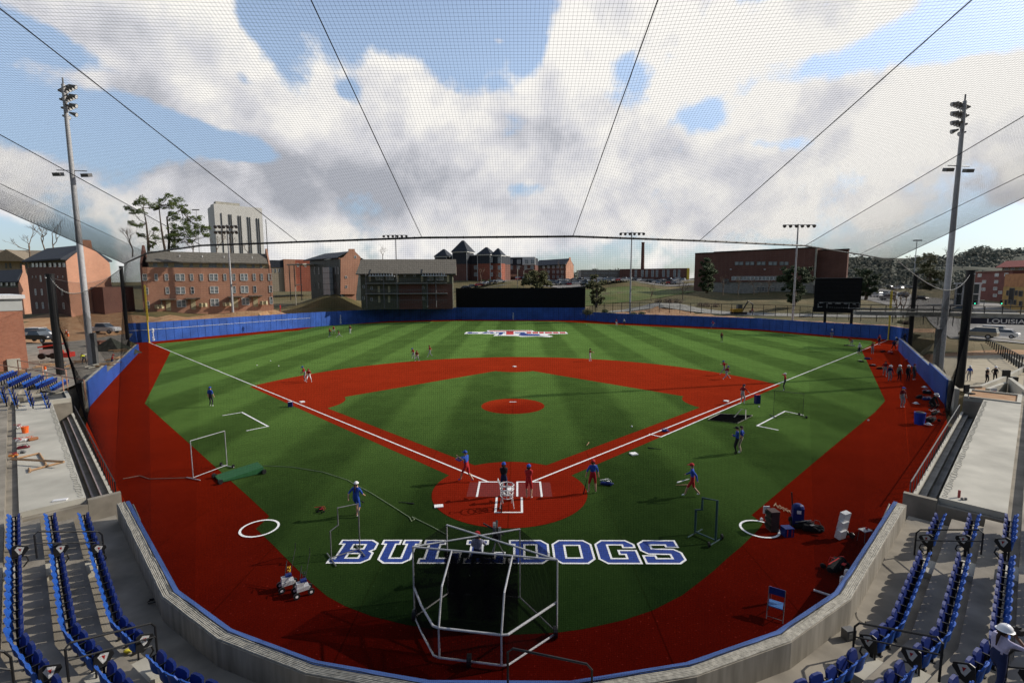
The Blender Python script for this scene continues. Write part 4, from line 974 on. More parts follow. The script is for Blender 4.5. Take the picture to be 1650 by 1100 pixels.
# long brick dormitory
f = Fac(227.8, 112, 439, 126); zb = 3.5; _, ze = f.hit(228, 430.5)
B1 = thing('dormitory', 'long three storey orange brick dormitory with grey gabled roof behind the left field wall', 'building', f.pt(f.L/2, 4), world=True)
m = MB(); f.box(m, 0, f.L, zb, ze, 0, -15); m.build('wall', BRICKO, B1)
m = MB(); f.box(m, 1.6, f.L-.6, ze, ze+1.35, -.8, -14); m.build('clerestory', CREAM, B1)
m = MB(); gable(f, m, 1.6, f.L-1.2, 13.5, ze+1.36, 2.7); rf = m.build('roof', ROOFG, B1)
for x in (.25, f.L-.35): g = MB(); gwall(f, g, x, 15, ze+.3, 4.2); g.build('gable_wall', BRICKD if x < 1 else BRICKO, B1)  # left end gets the darker brick: its shade is painted in
g = MB(); 
for x, o in ((f.L*.28, -3), (f.L*.45, -3.2), (f.L*.62, -3), (f.L*.85, -3)): g.tube([f.pt(x, ze+2, o), f.pt(x, ze+3.1, o)], .12, 6)
g.build('roof_vent', PAINTW, B1)
zu = lambda x: 190+x/6.346; zv = lambda y: 380+y/6.346
for x, wd in ((275, 50), (392, 38), (497, 38), (635, 98), (755, 36), (855, 36), (978, 90), (1095, 32), (1187, 32), (1290, 76), (1395, 30), (1472, 26), (1555, 36)):
    yy = 424-(x-275)*.002; window(f, B1, zu(x), zv(yy), wd/6.35, 68/6.35, 1 if wd > 60 else 0, 2 if wd > 60 else 1, GLASSL)
for x, wd in ((292, 42), (507, 40), (640, 98), (763, 36), (985, 86), (1190, 34), (1295, 78), (1402, 30), (1562, 34)):
    window(f, B1, zu(x), zv(563-(x-292)*.016), wd/6.35, 68/6.35, 1 if wd > 60 else 0, 2 if wd > 60 else 1, GLASS if x in (763, 1402) else GLASSL)
for x, wd in ((305, 40), (650, 96), (990, 88), (1305, 78), (1568, 34)):
    window(f, B1, zu(x), zv(704-(x-305)*.035), wd/6.35, 70/6.35, 1 if wd > 60 else 0, 2 if wd > 60 else 1, GLASSL)
for x, wd in ((380, 44), (488, 44), (620, 90), (750, 36), (848, 30), (970, 80), (1085, 30), (1180, 30), (1280, 76), (1385, 30), (1465, 26)):
    x0, z0 = f.hit(zu(x-wd/2), zv(315)); x1, _ = f.hit(zu(x+wd/2), zv(315)); mb = MB(); f.box(mb, x0, x1, ze+.2, ze+1.15, -.74, -.85, 1); f.box(mb, x0-.05, x1+.05, ze+.12, ze+.2, -.6, -.85, 0); f.box(mb, x0-.05, x1+.05, ze+1.15, ze+1.23, -.6, -.85, 0); mb.build('clerestory_window', [WINW, GLASSL], B1)
for x in (517, 772, 1205, 1408):
    x0, z0 = f.hit(zu(x-20), zv(765-(x-517)*.045)); x1, z1 = f.hit(zu(x+20), zv(660-(x-517)*.04)); mb = MB(); f.box(mb, x0, x1, z0, z1, .0, .08); d_ = mb.build('door', CREAM, B1)
    mb = MB(); f.box(mb, x0-1.0, x1+1.0, z1+.15, z1+.4, .0, 1.7); f.box(mb, x0-.8, x0-.65, z1-.9, z1+.15, .02, 1.4); mb.build('door_canopy', ROOFG, B1)
for x in (405, 447, 853, 890, 1095, 1137, 1470, 1508):
    x0, z0 = f.hit(zu(x), zv(722-(x-405)*.035)); mb = MB(); mb.box(f.pt(x0, z0, .7), (.7, .7, .9)); mb.build('air_unit', CREAM, B1)
# left brick dormitory (side view) and its small neighbour
def dorm(c_u, c_D, l_u, l_D, r_u, r_D, ve, label, rise=3.2, gh=1.6, wins=True, vb=501):
    """c = near corner, l = far end of the shaded front, r = far end of the sunlit gable side"""
    f1 = Fac(l_u, l_D, c_u, c_D); f2 = Fac(c_u, c_D, r_u, r_D); _, zt = f1.hit(c_u, ve); t = thing('dormitory', label, 'building', f1.pt(f1.L, 4), world=True)
    c, l, r = f1.b, f1.a, f2.b; d4 = l+(r-c)
    MB().prism([c[:], l[:], d4[:], r[:]], 1.5, zt-1.5).build('wall', BRICKD, t)  # darker than the gable brick: shade of the front put into the colour
    mb = MB(); 
    inn = lambda p, k=.6: (p+((l+r)/2-p).normalized()*k)[:]
    MB().prism([inn(c), inn(l), inn(d4), inn(r)], zt-1.49, zt).build('clerestory', OLIVE, t)
    # roof: ridge parallel to the front
    mid0, mid1 = (c+r)/2, (l+d4)/2; n_ = (c-r).normalized()*.8
    rb = MB(); q = [(*(c+n_), zt), (*(l+n_), zt), (*(d4-n_), zt), (*(r-n_), zt), (*mid0, zt+rise), (*mid1, zt+rise)]
    lowq = [(x, y, z-.3) for x, y, z in q[:4]]
    rb._add(q+lowq, [(0, 4, 5, 1), (2, 5, 4, 3), (6, 0, 1, 7), (8, 2, 3, 9), (6, 7, 8, 9), (0, 6, 9, 3, 4), (1, 5, 2, 8, 7)]); rb.build('roof', ROOFD, t)
    gb = MB(); e_ = (c-l).normalized()*.35
    pr = [(0, 1.5), (1, 1.5), (1, zt-.6), (.9, zt+.2), (.62, zt+rise*.75), (.60, zt+rise+gh*.6), (.42, zt+rise+gh*.6), (.40, zt+rise*.75), (.1, zt+.2), (0, zt-.6)]
    a_ = [(*(c.lerp(r, x)+e_), z) for x, z in pr]; b_ = [(*(c.lerp(r, x)+e_*.02), z) for x, z in pr]; k = len(pr)
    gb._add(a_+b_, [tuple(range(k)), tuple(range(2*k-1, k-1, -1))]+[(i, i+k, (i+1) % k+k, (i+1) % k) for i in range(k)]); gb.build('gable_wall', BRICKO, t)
    return t, f1, f2, zt
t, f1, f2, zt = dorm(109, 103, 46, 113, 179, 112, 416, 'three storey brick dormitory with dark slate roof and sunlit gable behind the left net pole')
k7 = 7.855
for x, y in ((520, 540), (455, 710), (535, 710), (618, 710), (790, 712), (470, 880), (548, 880), (630, 885), (810, 885)): window(f1, t, x/k7, 380+y/k7, 26/k7, 76/k7, 0, 1, GLASSL)
for x in (460, 575, 415, 735, 800): window(f1, t, x/k7, 380+518/k7, 9/k7, 26/k7, 0, 0, GLASSL)
for x in (420, 470, 520, 570, 640, 700, 760, 815): window(f1, t, x/k7, 380+370/k7, 34/k7, 44/k7, 0, 1, GLASS)
window(f2, t, 912/k7, 380+535/k7, 56/k7, 88/k7, 0, 1, GLASSL); window(f2, t, 912/k7, 380+700/k7, 50/k7, 86/k7, 0, 1, GLASSL); window(f2, t, 1130/k7, 380+330/k7, 18/k7, 60/k7, 0, 1); window(f2, t, 1185/k7, 380+905/k7, 60/k7, 110/k7, 0, 1, GLASSL)
MB().box((*f2.pt(f2.L*.86, 0, 1.0).xy, 6), (7, 5, 9), rz=math.atan2(f2.d.y, f2.d.x)).build('stair_bay', BRICKD, t)
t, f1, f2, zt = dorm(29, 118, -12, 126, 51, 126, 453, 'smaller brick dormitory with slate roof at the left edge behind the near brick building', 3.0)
for x in (20, 90, 150, 185): window(f1, t, x/k7, 380+605/k7, 30/k7, 44/k7, 0, 1)
window(f2, t, 282/k7, 380+740/k7, 44/k7, 64/k7, 0, 1, GLASSL)
# tan apartment block far left
f = Fac(-60, 165, 62, 172); t = thing('apartment_block', 'tan apartment block with long hipped roofs at the far left skyline', 'building', f.pt(f.L/2, 8), world=True); _, z1 = f.hit(0, 420)
m = MB(); f.box(m, 0, f.L, 4, z1, 0, -20); m.build('wall', TAN, t); m = MB(); gable(f, m, 0, f.L, 20, z1+.01, 4.2, over=1.2); m.build('roof', mat('tan_shingle', (.20, .165, .12), .9, .2, 2), t)
m = MB(); x0, _ = f.hit(-5, 430); x1, _ = f.hit(58, 430)
a_, b_, c = f.pt(x0, z1-.3, 5), f.pt(x1, z1-.3, 5), f.pt((x0+x1)/2, z1+3.6, 5); m._add([a_, b_, c, f.pt(x0, z1-.3, -6), f.pt(x1, z1-.3, -6), f.pt((x0+x1)/2, z1+3.6, -6)], [(0, 1, 2), (5, 4, 3), (0, 2, 5, 3), (2, 1, 4, 5), (1, 0, 3, 4)]); m.build('porch_gable', mat('tan_shingle', (.2, .165, .12)), t)
for u in (10, 17, 34, 43): window(f, t, u, 428, 5, 9, 0, 1, GLASS, TAN)
# near brick building at the left edge
f = Fac(-60, 53.3, 38, 57, 520); t = thing('brick_building', 'red brick building with grey band and white parapet cap at the left edge', 'building', f.pt(f.L-4, 0), world=True)
_, zc = f.hit(38, 475); _, zg = f.hit(38, 481); _, zk = f.hit(40, 500)
m = MB(); f.box(m, 0, f.L, -1, zk, 0, -14); m.build('wall', brick('near_brick', (.38, .15, .09), (.30, .115, .07), (.42, .33, .26), 2.6), t)
m = MB(); f.box(m, 0, f.L+.06, zk, zg, .06, -14.05); m.build('fascia_band', mat('grey_stucco', (.42, .43, .42), .85, .06, 1), t)
m = MB(); f.box(m, 0, f.L+.35, zg, zc, .35, -14.3); m.build('parapet_cap', PAINTW, t)
x0, z0 = f.hit(12, 592); x1, z1 = f.hit(32, 577); m = MB(); f.box(m, x0, x1, z0-2, z1, .0, .25); m.build('cabinet', CONCL, t)
# white tower
f = Fac(353.6, 350, 429.5, 372); t = thing('tower_block', 'tall white concrete tower block with narrow black window stripes on the left skyline', 'building', f.pt(f.L/2, 12), world=True); _, zt = f.hit(353.6, 329)
m = MB(); f.box(m, 0, f.L, 8, zt, 0, -9); m.build('wall', mat('white_concrete', (.68, .67, .64), .85, .05, .1), t)
sdw = MB(); a_, b_ = f.pt(0, 0, .0), W(339, 400, 372); sdw.prism([a_.xy[:], f.pt(4, 0, -8.9).xy[:], f.pt(4, 0, -20).xy[:], b_.xy[:]], 8, zt-.2); sdw.build('side_wall', mat('white_concrete', (.62, .6, .56)), t)
m = MB(); f.box(m, 2, f.L-14, zt, zt+2.2, -3, -8); m.build('penthouse', CONCL, t)
for x in (1100, 1182, 1204, 1280, 1302, 1378, 1400, 1473, 1495, 1568):
    s0, z0 = f.hit(190+(x-4)/6.6, 300+285/6.6); s1, _ = f.hit(190+(x+4)/6.6, 350); m = MB(); f.box(m, s0, s1, 9, z0-(x-1100)*.01, .02, .5); m.build('window_stripe', BLACK, t)
# glass fronted hall with brick gable
f = Fac(501, 156, 548.7, 149); f2 = Fac(548.7, 149, 574, 152); _, ze = f.hit(548, 417); t = thing('campus_hall', 'three storey hall with dark glass front, slate roof and tall brick gable', 'building', f.pt(f.L, 8), world=True)
z0 = 6; m = MB(); f.box(m, 0, f.L-.02, z0, ze, 0, -9); m.build('wall', mat('dark_glazing', (.035, .045, .045), .3, .3, .5, spec=.6), t)
for u in (507, 514, 521, 541, 545): window(f, t, u, 436, 3.2, 12, 0, 1, GLASSL, GREYM); window(f, t, u, 460, 3.2, 9, 0, 1, GLASS, GREYM)
x0, _ = f.hit(525.7, 450); x1, _ = f.hit(536.5, 450); m = MB(); f.box(m, x0, x1, z0, f.hit(530, 431)[1], 0, 1.2)
m.build('stair_tower', mat('pale_glass_block', (.40, .42, .42), .4, .1, 3), t)
m = MB(); 
for k in range(1, 6): zz = z0+(f.hit(530, 431)[1]-z0)*k/6; f.box(m, x0-.05, x1+.05, zz, zz+.12, .0, 1.26)
m.build('stair_tower_bands', GREYM, t)
rb = MB(); A = [f.pt(-1, ze+.1, 1), f.pt(f.L, ze+.3, 1), W(562, 404.5, 160), W(523, 408.5, 168), W(600, 404, 175), W(560, 408, 185)]
rb._add([f.pt(-1.5, ze, 1.2), f.pt(f.L-.1, ze+.4, .6), W(562.3, 404.8, 158), W(523.3, 408.6, 166), f.pt(-1.5, ze-.3, 1.2), f.pt(f.L-.1, ze+.1, .6)], [(0, 1, 2, 3), (4, 5, 1, 0)]); rb._add([W(562.3, 404.8, 158.1), W(523.3, 408.6, 166.1), W(560, 425, 185), W(600, 425, 178)], [(0, 3, 2, 1)]); rb.build('roof', ROOFD, t)
gb = MB(); pr = [(548.7, 473, 0), (573.5, 473, 0), (573.5, 414, 0), (568, 404.5, 0), (572, 404.4, 0), (572, 400.8, 0), (562, 400.8, 0), (562, 404.6, 0), (553, 414.8, 0), (548.7, 416.3, 0)]
pr = [(548.7, 474), (574, 474), (581, 414), (572, 405), (571.6, 401), (562.3, 401), (562, 404.8), (554, 414), (548.7, 416.3)]
a_ = [f2.pt(*f2.hit(u, v), .02) for u, v in pr]; b_ = [f2.pt(*f2.hit(u, v), -.5) for u, v in pr]; k = len(pr)
gb._add(a_+b_, [tuple(range(k)), tuple(range(2*k-1, k-1, -1))]+[(i, i+k, (i+1) % k+k, (i+1) % k) for i in range(k)]); gb.build('gable_wall', BRICKO, t)
m = MB(); f2.box(m, .02, f2.L, z0, ze+.3, -.52, -14); m.build('rear_wall', BRICKO, t)
for u, v in ((557.5, 446.5), (557.8, 462), (572.5, 414)): window(f2, t, u, v, 3.3, 4, 0, 1)
m = MB(); x0, zc = f.hit(503, 426); f.box(m, -6, 2, zc-.2, zc+.1, -3, 4); m.build('porch_canopy', CONCL, t); m = MB()
for x in (-5.5, -3, 0): m.tube([f.pt(x, z0, 3.5), f.pt(x, zc-.2, 3.5)], .15, 6)
m.build('porch_column', GREYM, t)
# balcony dormitory
f = Fac(575, 135, 735, 138); _, ze = f.hit(640, 441); _, zr = f.hit(640, 415.5); t = thing('dormitory', 'olive grey dormitory with broad shingle roof, open balconies and brick lower floors', 'building', f.pt(f.L/2, 5), world=True)
m = MB(); f.box(m, 1, f.L-1, 4, ze, 0, -15); m.build('wall', OLIVE, t); _, zm = f.hit(640, 458)
m = MB(); x0, _ = f.hit(643, 470); x1, _ = f.hit(680, 470); f.box(m, x0, x1, 4, zm, 0, .12); x0, _ = f.hit(690, 470); f.box(m, x0, f.L-1, 4, zm, 0, .12); m.build('brick_panel', BRICKD, t)
m = MB(); gable(f, m, 1, f.L-1, 15, ze, zr-ze, over=1.0); m.build('roof', ROOFG, t)
for uu in (597.5, 681): 
    x0, z0 = f.hit(uu, 436); m = MB(); w_ = 9.2
    f.box(m, x0, x0+w_*.62+0, ze-.1, ze+.1, 1.0, 2.6); m._add([f.pt(x0, ze, 1.6), f.pt(x0+6.2, ze, 1.6), f.pt(x0+6.2, ze+1.6, -1.5), f.pt(x0, ze+1.6, -1.5)], [(0, 1, 2, 3)])
    m.build('dormer_roof', ROOFG, t); m = MB()
    for k in range(9): f.box(m, x0+.1+k*.72, x0+.35+k*.72, ze-.55, ze+.12, 2.4, 2.6)
    f.box(m, x0-.2, x0+6.6, ze-.75, ze-.55, 1.2, 2.7); m.build('trellis', PAINTW, t)
_, zf2 = f.hit(640, 456.5); _, zf1 = f.hit(640, 473)
for zz in (zf2, zf1): m = MB(); f.box(m, 2.5, f.L-2.5, zz-.12, zz+.12, .12, 1.7); m.build('balcony_slab', CONCD, t)
for zz in (zf2, zf1, 5.5):
    m = MB(); f.box(m, 2.5, f.L-2.5, zz+1.05, zz+1.12, 1.6, 1.66)
    k = 2.6
    while k < f.L-2.5: f.box(m, k, k+.03, zz+.12, zz+1.05, 1.61, 1.64); k += .4
    m.build('balcony_rail', GREYM, t)
m = MB()
for u in (592, 620, 641, 689, 703): x0, _ = f.hit(u, 470); m.tube([f.pt(x0, 4.5, 1.5), f.pt(x0, ze-.1, 1.5)], .13, 6)
m.build('balcony_column', GREYM, t)
for (u, v, wp, hp) in ((611.5, 446, 12, 10), (628, 446, 12, 10), (693, 447, 10, 9), (709, 447, 11, 9)): window(f, t, u, v, wp, hp, 1, 0, GLASSL)
for (u, v) in ((596, 448), (641, 449), (680, 449), (722, 449), (610.5, 466), (627, 466), (693, 466), (708, 466), (611, 482), (627, 482), (693, 482), (708, 482)): window(f, t, u, v, 4.5, 11, 0, 0, CREAM, OLIVE, 'door')
for (u, v) in ((682, 464), (682, 480), (599, 464), (599, 482), (586, 462), (586, 480), (668, 443), (652, 443)): window(f, t, u, v, 3, 5, 0, 1, GLASS)
# hall between (far brick)
f = Fac(434, 225, 503, 235); t = thing('brick_hall', 'low red brick hall glimpsed between the dormitory and the glass fronted hall', 'building', f.pt(f.L/2, 10), world=True)
m = MB(); x1, z1 = f.hit(457, 431); f.box(m, 0, x1, 8, z1, 0, -12); m.build('wall', TAN, t); _, z2 = f.hit(457, 419.5); m = MB(); f.box(m, 0, x1, z1, z2, .3, -12); m.build('roof', ROOFD, t)
x2, z3 = f.hit(475, 418); m = MB(); f.box(m, x1, x2, 8, z3, .8, -12); m.build('stair_wing', BRICKO, t); m = MB(); f.box(m, x2, f.L, 8, z3, 0, -12); m.build('wing', BRICKR, t)
for u in (480, 492): window(f, t, u, 427, 3.5, 5, 0, 1, GLASSL)
for u in (438, 444, 450): window(f, t, u, 436, 3, 6, 0, 1)
# castle like hall with pyramid turrets
f = Fac(712, 262, 810, 250); t = thing('turreted_hall', 'four storey brick hall with dark mansard storey and steep pyramid turrets', 'building', f.pt(f.L/2, 12), world=True)
_, z1 = f.hit(760, 425.5); _, z2 = f.hit(760, 412); xx = lambda u: f.hit(u, 430)[0]
m = MB(); f.box(m, xx(726), f.L-2, 10, z1, 0, -16); m.build('wall', BRICKD, t); m = MB(); f.box(m, xx(726), f.L-2, z1, z2, .2, -16); m.build('mansard_storey', DKGREY, t); m = MB(); f.box(m, xx(726), f.L-2, z2, z2+.4, .5, -16); m.build('cornice', WINW, t)
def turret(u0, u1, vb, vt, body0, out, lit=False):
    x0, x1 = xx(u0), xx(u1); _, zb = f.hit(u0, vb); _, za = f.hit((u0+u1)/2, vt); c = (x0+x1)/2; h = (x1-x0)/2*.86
    g = MB(); f.box(g, c-h, c+h, 10, z1, out, out-2*h); g.build('turret_base', BRICKR if lit else BRICKD, t); g = MB(); f.box(g, c-h, c+h, z1, zb, out+.1, out-2*h); g.build('turret_storey', DKGREY, t)  # lit turrets: sunlight painted in as a brighter, redder brick
    g = MB(); f.box(g, c-h*1.1, c+h*1.1, zb, zb+.5, out+.4, out-2*h-.4); f.box(g, c-h-.1, c-h+.15, 10, zb, out+.2, out+.12); f.box(g, c+h-.15, c+h+.1, 10, zb, out+.2, out+.12); g.build('turret_trim', WINW, t)
    q = [f.pt(c-h*1.16, zb+.5, out+.7), f.pt(c+h*1.16, zb+.5, out+.7), f.pt(c+h*1.16, zb+.5, out-2*h-.7), f.pt(c-h*1.16, zb+.5, out-2*h-.7)]; tp_ = [f.pt(c-h*.12, za, out-h*.9), f.pt(c+h*.12, za, out-h*.9), f.pt(c+h*.12, za, out-h*1.1), f.pt(c-h*.12, za, out-h*1.1)]
    g = MB(); g._add(q+tp_, [(0, 1, 5, 4), (1, 2, 6, 5), (2, 3, 7, 6), (3, 0, 4, 7), (4, 5, 6, 7), (3, 2, 1, 0)]); g.build('turret_roof', ROOFD, t)
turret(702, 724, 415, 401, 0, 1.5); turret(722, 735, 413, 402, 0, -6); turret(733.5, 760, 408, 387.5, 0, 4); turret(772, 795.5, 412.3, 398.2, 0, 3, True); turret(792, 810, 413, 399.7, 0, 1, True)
for u, v, wp, hp in ((740.5, 418.5, 6, 9),): 
    f4 = Fac(712, 258, 810, 246); window(f4, t, u, v, wp, hp, 1, 1, GLASSL)
for u in (755.8, 767): window(f, t, u, 420, 5.5, 7, 1, 1, GLASSL, None, 'window', True)
f5 = Fac(712, 259, 810, 247)
for u, v, wp, hp in ((779, 418.5, 7, 9), (791, 418.5, 5, 8), (805, 419, 5, 9), (779, 432, 5, 6), (791.5, 431, 5, 6), (805, 431, 5, 6), (791.5, 442, 5, 6), (805.5, 443, 5, 7)): window(f5, t, u, v, wp, hp, 1, 1, GLASSL)
for u in (755, 767): 
    for v in (431, 442): window(f, t, u, v, 6, 6, 1, 1, GLASSL)
# hall to its right
f = Fac(812, 285, 862, 282); t = thing('brick_hall', 'brick hall with dark upper storey and white trimmed bays right of the turreted hall', 'building', f.pt(f.L/2, 12), world=True); _, z1 = f.hit(840, 427); _, z2 = f.hit(840, 415.3)
m = MB(); f.box(m, 0, f.L, 10, z1, 0, -14); m.build('wall', BRICKD, t); m = MB(); f.box(m, 0, f.L, z1, z2, .2, -14); m.build('mansard_storey', DKGREY, t)
m = MB(); f.box(m, f.L-7, f.L+.3, z1, z2+.3, .2, 1.2); f.box(m, 0, f.L, z2, z2+.4, .5, .21); m.build('bay', WINW, t)
for u in (814, 823, 836, 848.5, 858): window(Fac(812, 283.5, 862, 280.5), t, u, 421.5, 5.5, 6.5, 1, 1, GLASSL)
for u in (824, 835, 847, 857.5): window(f, t, u, 431, 4.5, 6, 1, 1, GLASSL)
m = MB(); f.box(m, f.hit(817, 440)[0], f.hit(833, 440)[0], f.hit(820, 446)[1], f.hit(820, 442)[1], .1, 4); m.build('entrance_canopy', BRICKO, t)
# brick hall with gable to the sunlit right
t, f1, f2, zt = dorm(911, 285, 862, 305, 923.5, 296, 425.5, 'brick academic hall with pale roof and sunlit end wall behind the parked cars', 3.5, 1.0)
for u in (876, 884, 892, 899, 906): 
    for v in (430, 438, 446): window(f1, t, u, v, 3, 4.5, 0, 1, GLASSL)
for u in (915, 920): 
    for v in (430, 437, 444): window(f2, t, u, v, 2.4, 4.2, 0, 1, GLASSL)
# long low blocks at the back of the parking lot
f = Fac(936, 400, 1000, 400); t = thing('low_building', 'long low grey institutional building behind the parking lot', 'building', f.pt(f.L/2, 14), world=True); m = MB(); f.box(m, 0, f.L, 10, f.hit(960, 434.6)[1], 0, -18); m.build('wall', mat('grey_brown_wall', (.21, .19, .17), .9, .2, .3), t)
for i in range(14): window(f, t, 942+i*4, 440, 2, 2, 0, 0)
f = Fac(998, 398, 1109.5, 380); t = thing('low_building', 'long two storey brick building with pale window bays behind the parking lot', 'building', f.pt(f.L/2, 14), world=True); m = MB(); f.box(m, 0, f.L, 10, f.hit(1050, 432.8)[1], 0, -20); m.build('wall', BRICKD, t)
for u in (1024.5, 1035, 1042, 1051.5, 1058.5, 1069, 1076.5, 1087, 1094): window(f, t, u, 440.5, 3.2, 11, 0, 1, GLASSL)
m = MB(); f.box(m, f.L-1.5, f.L+.2, 10, f.hit(1108, 432)[1], .1, 1); m.build('end_pier', YEL, t)
p = W(1035, 440, 470); zt = above(p, 390.5); t = thing('chimney', 'tall slim brick smokestack rising behind the low buildings', 'chimney', (p.x, p.y, 8)); MB().tube([(0, 0, 0), (0, 0, zt-8)], [1.9, 1.35], 12).build('stack', BRICKD, t); MB().tube([(0, 0, zt-8.9), (0, 0, zt-7.9)], 1.55, 12).build('rim', BRICKD, t)
# large brown hall on the right
f = Fac(1116.5, 192, 1360.5, 160); t = thing('brown_hall', 'large windowless looking brown brick hall with concrete base right of centre field', 'building', f.pt(f.L/2, 8), world=True)
X = lambda u: f.hit(u, 430)[0]; ztop = f.hit(1250, 402.5)[1]
m = MB(); f.box(m, 0, X(1149.3), 7, f.hit(1130, 408.5)[1], -1, -40); f.box(m, X(1149.3), X(1312.5), 11.2, ztop, 0, -16); f.box(m, X(1312.5), f.L, 10.2, f.hit(1340, 403)[1]+.1, -2.5, -5); m.build('wall', BRICKD, t)
m = MB(); f.box(m, X(1149.3), X(1312.5), ztop, ztop+.35, .2, -16.2); f.box(m, 0, X(1149.3), f.hit(1130, 408.5)[1], f.hit(1130, 408.5)[1]+.35, -.8, -40); f.box(m, X(1312.5)+.2, f.L+.2, f.hit(1340, 403)[1]+.1, f.hit(1340, 403)[1]+.4, -2.3, -5.2); m.build('roof_coping', BLACK, t)
m = MB(); f.box(m, X(1149.3)-.01, X(1312.5), 5, 11.2, -.3, -15); f.box(m, X(1312.5), f.L, 5, 10.2, -2.9, -4.8); m.build('concrete_base', CONCD, t)
for x in (655, 708, 784, 840, 921, 976, 1062, 1116, 1198, 1255): window(f, t, 1100+x/7.5, 390+258/7.5, 44/7.5, 40/7.5, 0, 0, GLASSL, GREYM)
for x in range(615, 1130, 46): window(f, t, 1100+x/7.5, 390+438/7.5, 38/7.5, 44/7.5, 0, 1, GLASSL)
for x in (915, 975, 1040, 1090): window(f, t, 1100+x/7.5, 390+565/7.5, 28/7.5, 44/7.5, 0, 1, GLASS, CONCL)
for x in (500, 540): window(f, t, 1100+x/7.5, 390+470/7.5, 30/7.5, 50/7.5, 0, 1, GLASS, GREYM)
for x in (585, 995, 1190): x0, z0 = f.hit(1100+x/7.5, 390+330/7.5); m = MB(); f.box(m, x0-.3, x0+.3, z0-.15, z0+.15, .0, .4); m.build('wall_light', PAINTW, t)
m = MB(); f.box(m, X(1312.5), X(1312.5)+.5, 10, ztop, .02, .2); m.build('downpipe', CONCL, t)
# right red dormitory, construction, far hip roof
t, f1, f2, zt = None, None, None, None
f = Fac(1568, 190, 1630, 165); t = thing('red_dormitory', 'three storey dark red dormitory beyond the street on the right', 'building', f.pt(f.L/2, 3), world=True); z1 = f.hit(1600, 438.5)[1]
m = MB(); f.box(m, 0, f.L, 0, z1, 0, -16); m.build('wall', mat('dark_red_siding', (.17, .065, .055), .85, .15, .5), t); m = MB(); f.box(m, -.3, f.L+.3, z1, z1+.4, .4, -16); m.build('coping', BRICKD, t)
for (u, v) in ((1579, 443.5), (1606.5, 443), (1622, 442.5), (1605.5, 454), (1604, 465), (1603.5, 476), (1586, 454), (1585, 466), (1612, 471)): window(f, t, u, v, 5.5, 4.5, 1, 1, GLASSL)
f = Fac(1541, 150, 1580, 147); t = thing('glass_entrance', 'white framed glass entrance building behind the right net pole', 'building', f.pt(f.L/2, 3), world=True); m = MB(); f.box(m, 0, f.L, 0, f.hit(1560, 458)[1], 0, -2.5); m.build('wall', mat('dark_glazing', (.03, .04, .04)), t); m = MB()
for u in (1541, 1552, 1565, 1579): x0 = f.hit(u, 465)[0]; f.box(m, x0-.2, x0+.2, 0, f.hit(u, 458)[1], .02, .3)
zz = f.hit(1560, 458)[1]; f.box(m, -.3, f.L+.3, zz, zz+.5, .4, -3); f.box(m, 0, f.L, zz-3.0, zz-2.7, .31, .4); m.build('frame', PAINTW, t)
f = Fac(1617, 140, 1700, 118); t = thing('unfinished_building', 'unfinished building in yellow orange sheathing at the right edge', 'building', f.pt(f.L/2, 3), world=True); z1 = f.hit(1640, 450)[1]
m = MB(); f.box(m, 0, f.L, 0, z1-2, 0, -14); m.build('wall', mat('yellow_sheathing', (.36, .23, .08), .8, .2, .8), t); m = MB(); f.box(m, 0, f.L, z1-1.99, z1+1.5, -.1, -13); m.build('upper_wall', mat('orange_sheathing', (.38, .18, .08), .8, .2, .8), t)
for (u, v, wp, hp) in ((1630, 477, 5, 26), (1645, 473, 5, 9), (1624, 472, 3, 8), (1638, 472, 3, 8), (1645, 489, 4, 8), (1621, 487, 2.5, 8), (1636, 487, 2.5, 8)): window(f, t, u, v, wp, hp, 0, 0, BLACK, GREYM)
f = Fac(1612, 265, 1680, 250); t = thing('hip_roof_house', 'reddish building with low hipped roofs on the wooded hillside at right', 'building', f.pt(f.L/2, 3), world=True); m = MB(); z1 = f.hit(1640, 430)[1]; f.box(m, 0, f.L, 5, z1, 0, -15); m.build('wall', TAN, t); m = MB(); gable(f, m, 0, f.L, 15, z1+.01, 3.5, over=2); m.build('roof', mat('red_roof', (.25, .06, .05), .85, .15, 1), t)
for u in (1622, 1632, 1645): window(f, t, u, 433, 5, 3, 1, 0)
# bridge with lettering
f = Fac(1562, 76, 1760, 70); t = thing('footbridge', 'dark footbridge carrying white university lettering over the street at the right', 'bridge', f.pt(8, 3), world=True)
zt_, zl = f.hit(1600, 512)[1], f.hit(1600, 522.3)[1]; zd = f.hit(1600, 505)[1]
m = MB(); f.box(m, 0, f.L, zl, zt_, 0, .12); m.build('sign_panel', mat('navy_panel', (.012, .014, .03), .5, .1, 2), t); m = MB(); f.box(m, -14, f.L, zt_+.02, zd, -.1, -3.2); f.box(m, -14, f.L, zd+.3, zd+.55, -.1, -.4); m.build('deck', CONCD, t)
m = MB(); f.box(m, -14, f.L, zd+1.0, zd+1.1, -.1, -.2)
k = -14
while k < f.L: f.box(m, k, k+.1, zd, zd+1.0, -.1, -.2); k += 2
m.build('parapet_rail', BLACK, t)
x0, _ = f.hit(1589, 518); hh = (zt_-zl)
tx = Vector((f.d.x, f.d.y, 0)); M = Matrix.Translation(f.pt(x0, zl+hh*.2, .14)) @ Matrix(((tx.x, 0, f.n.x, 0), (tx.y, 0, f.n.y, 0), (0, 1, 0, 0), (0, 0, 0, 1))) @ Matrix.Diagonal((1.32, 1, 1, 1))
text('LOUISIANA TECH', hh*.92, M, PAINTW, 'lettering', t, 0, 'LEFT')
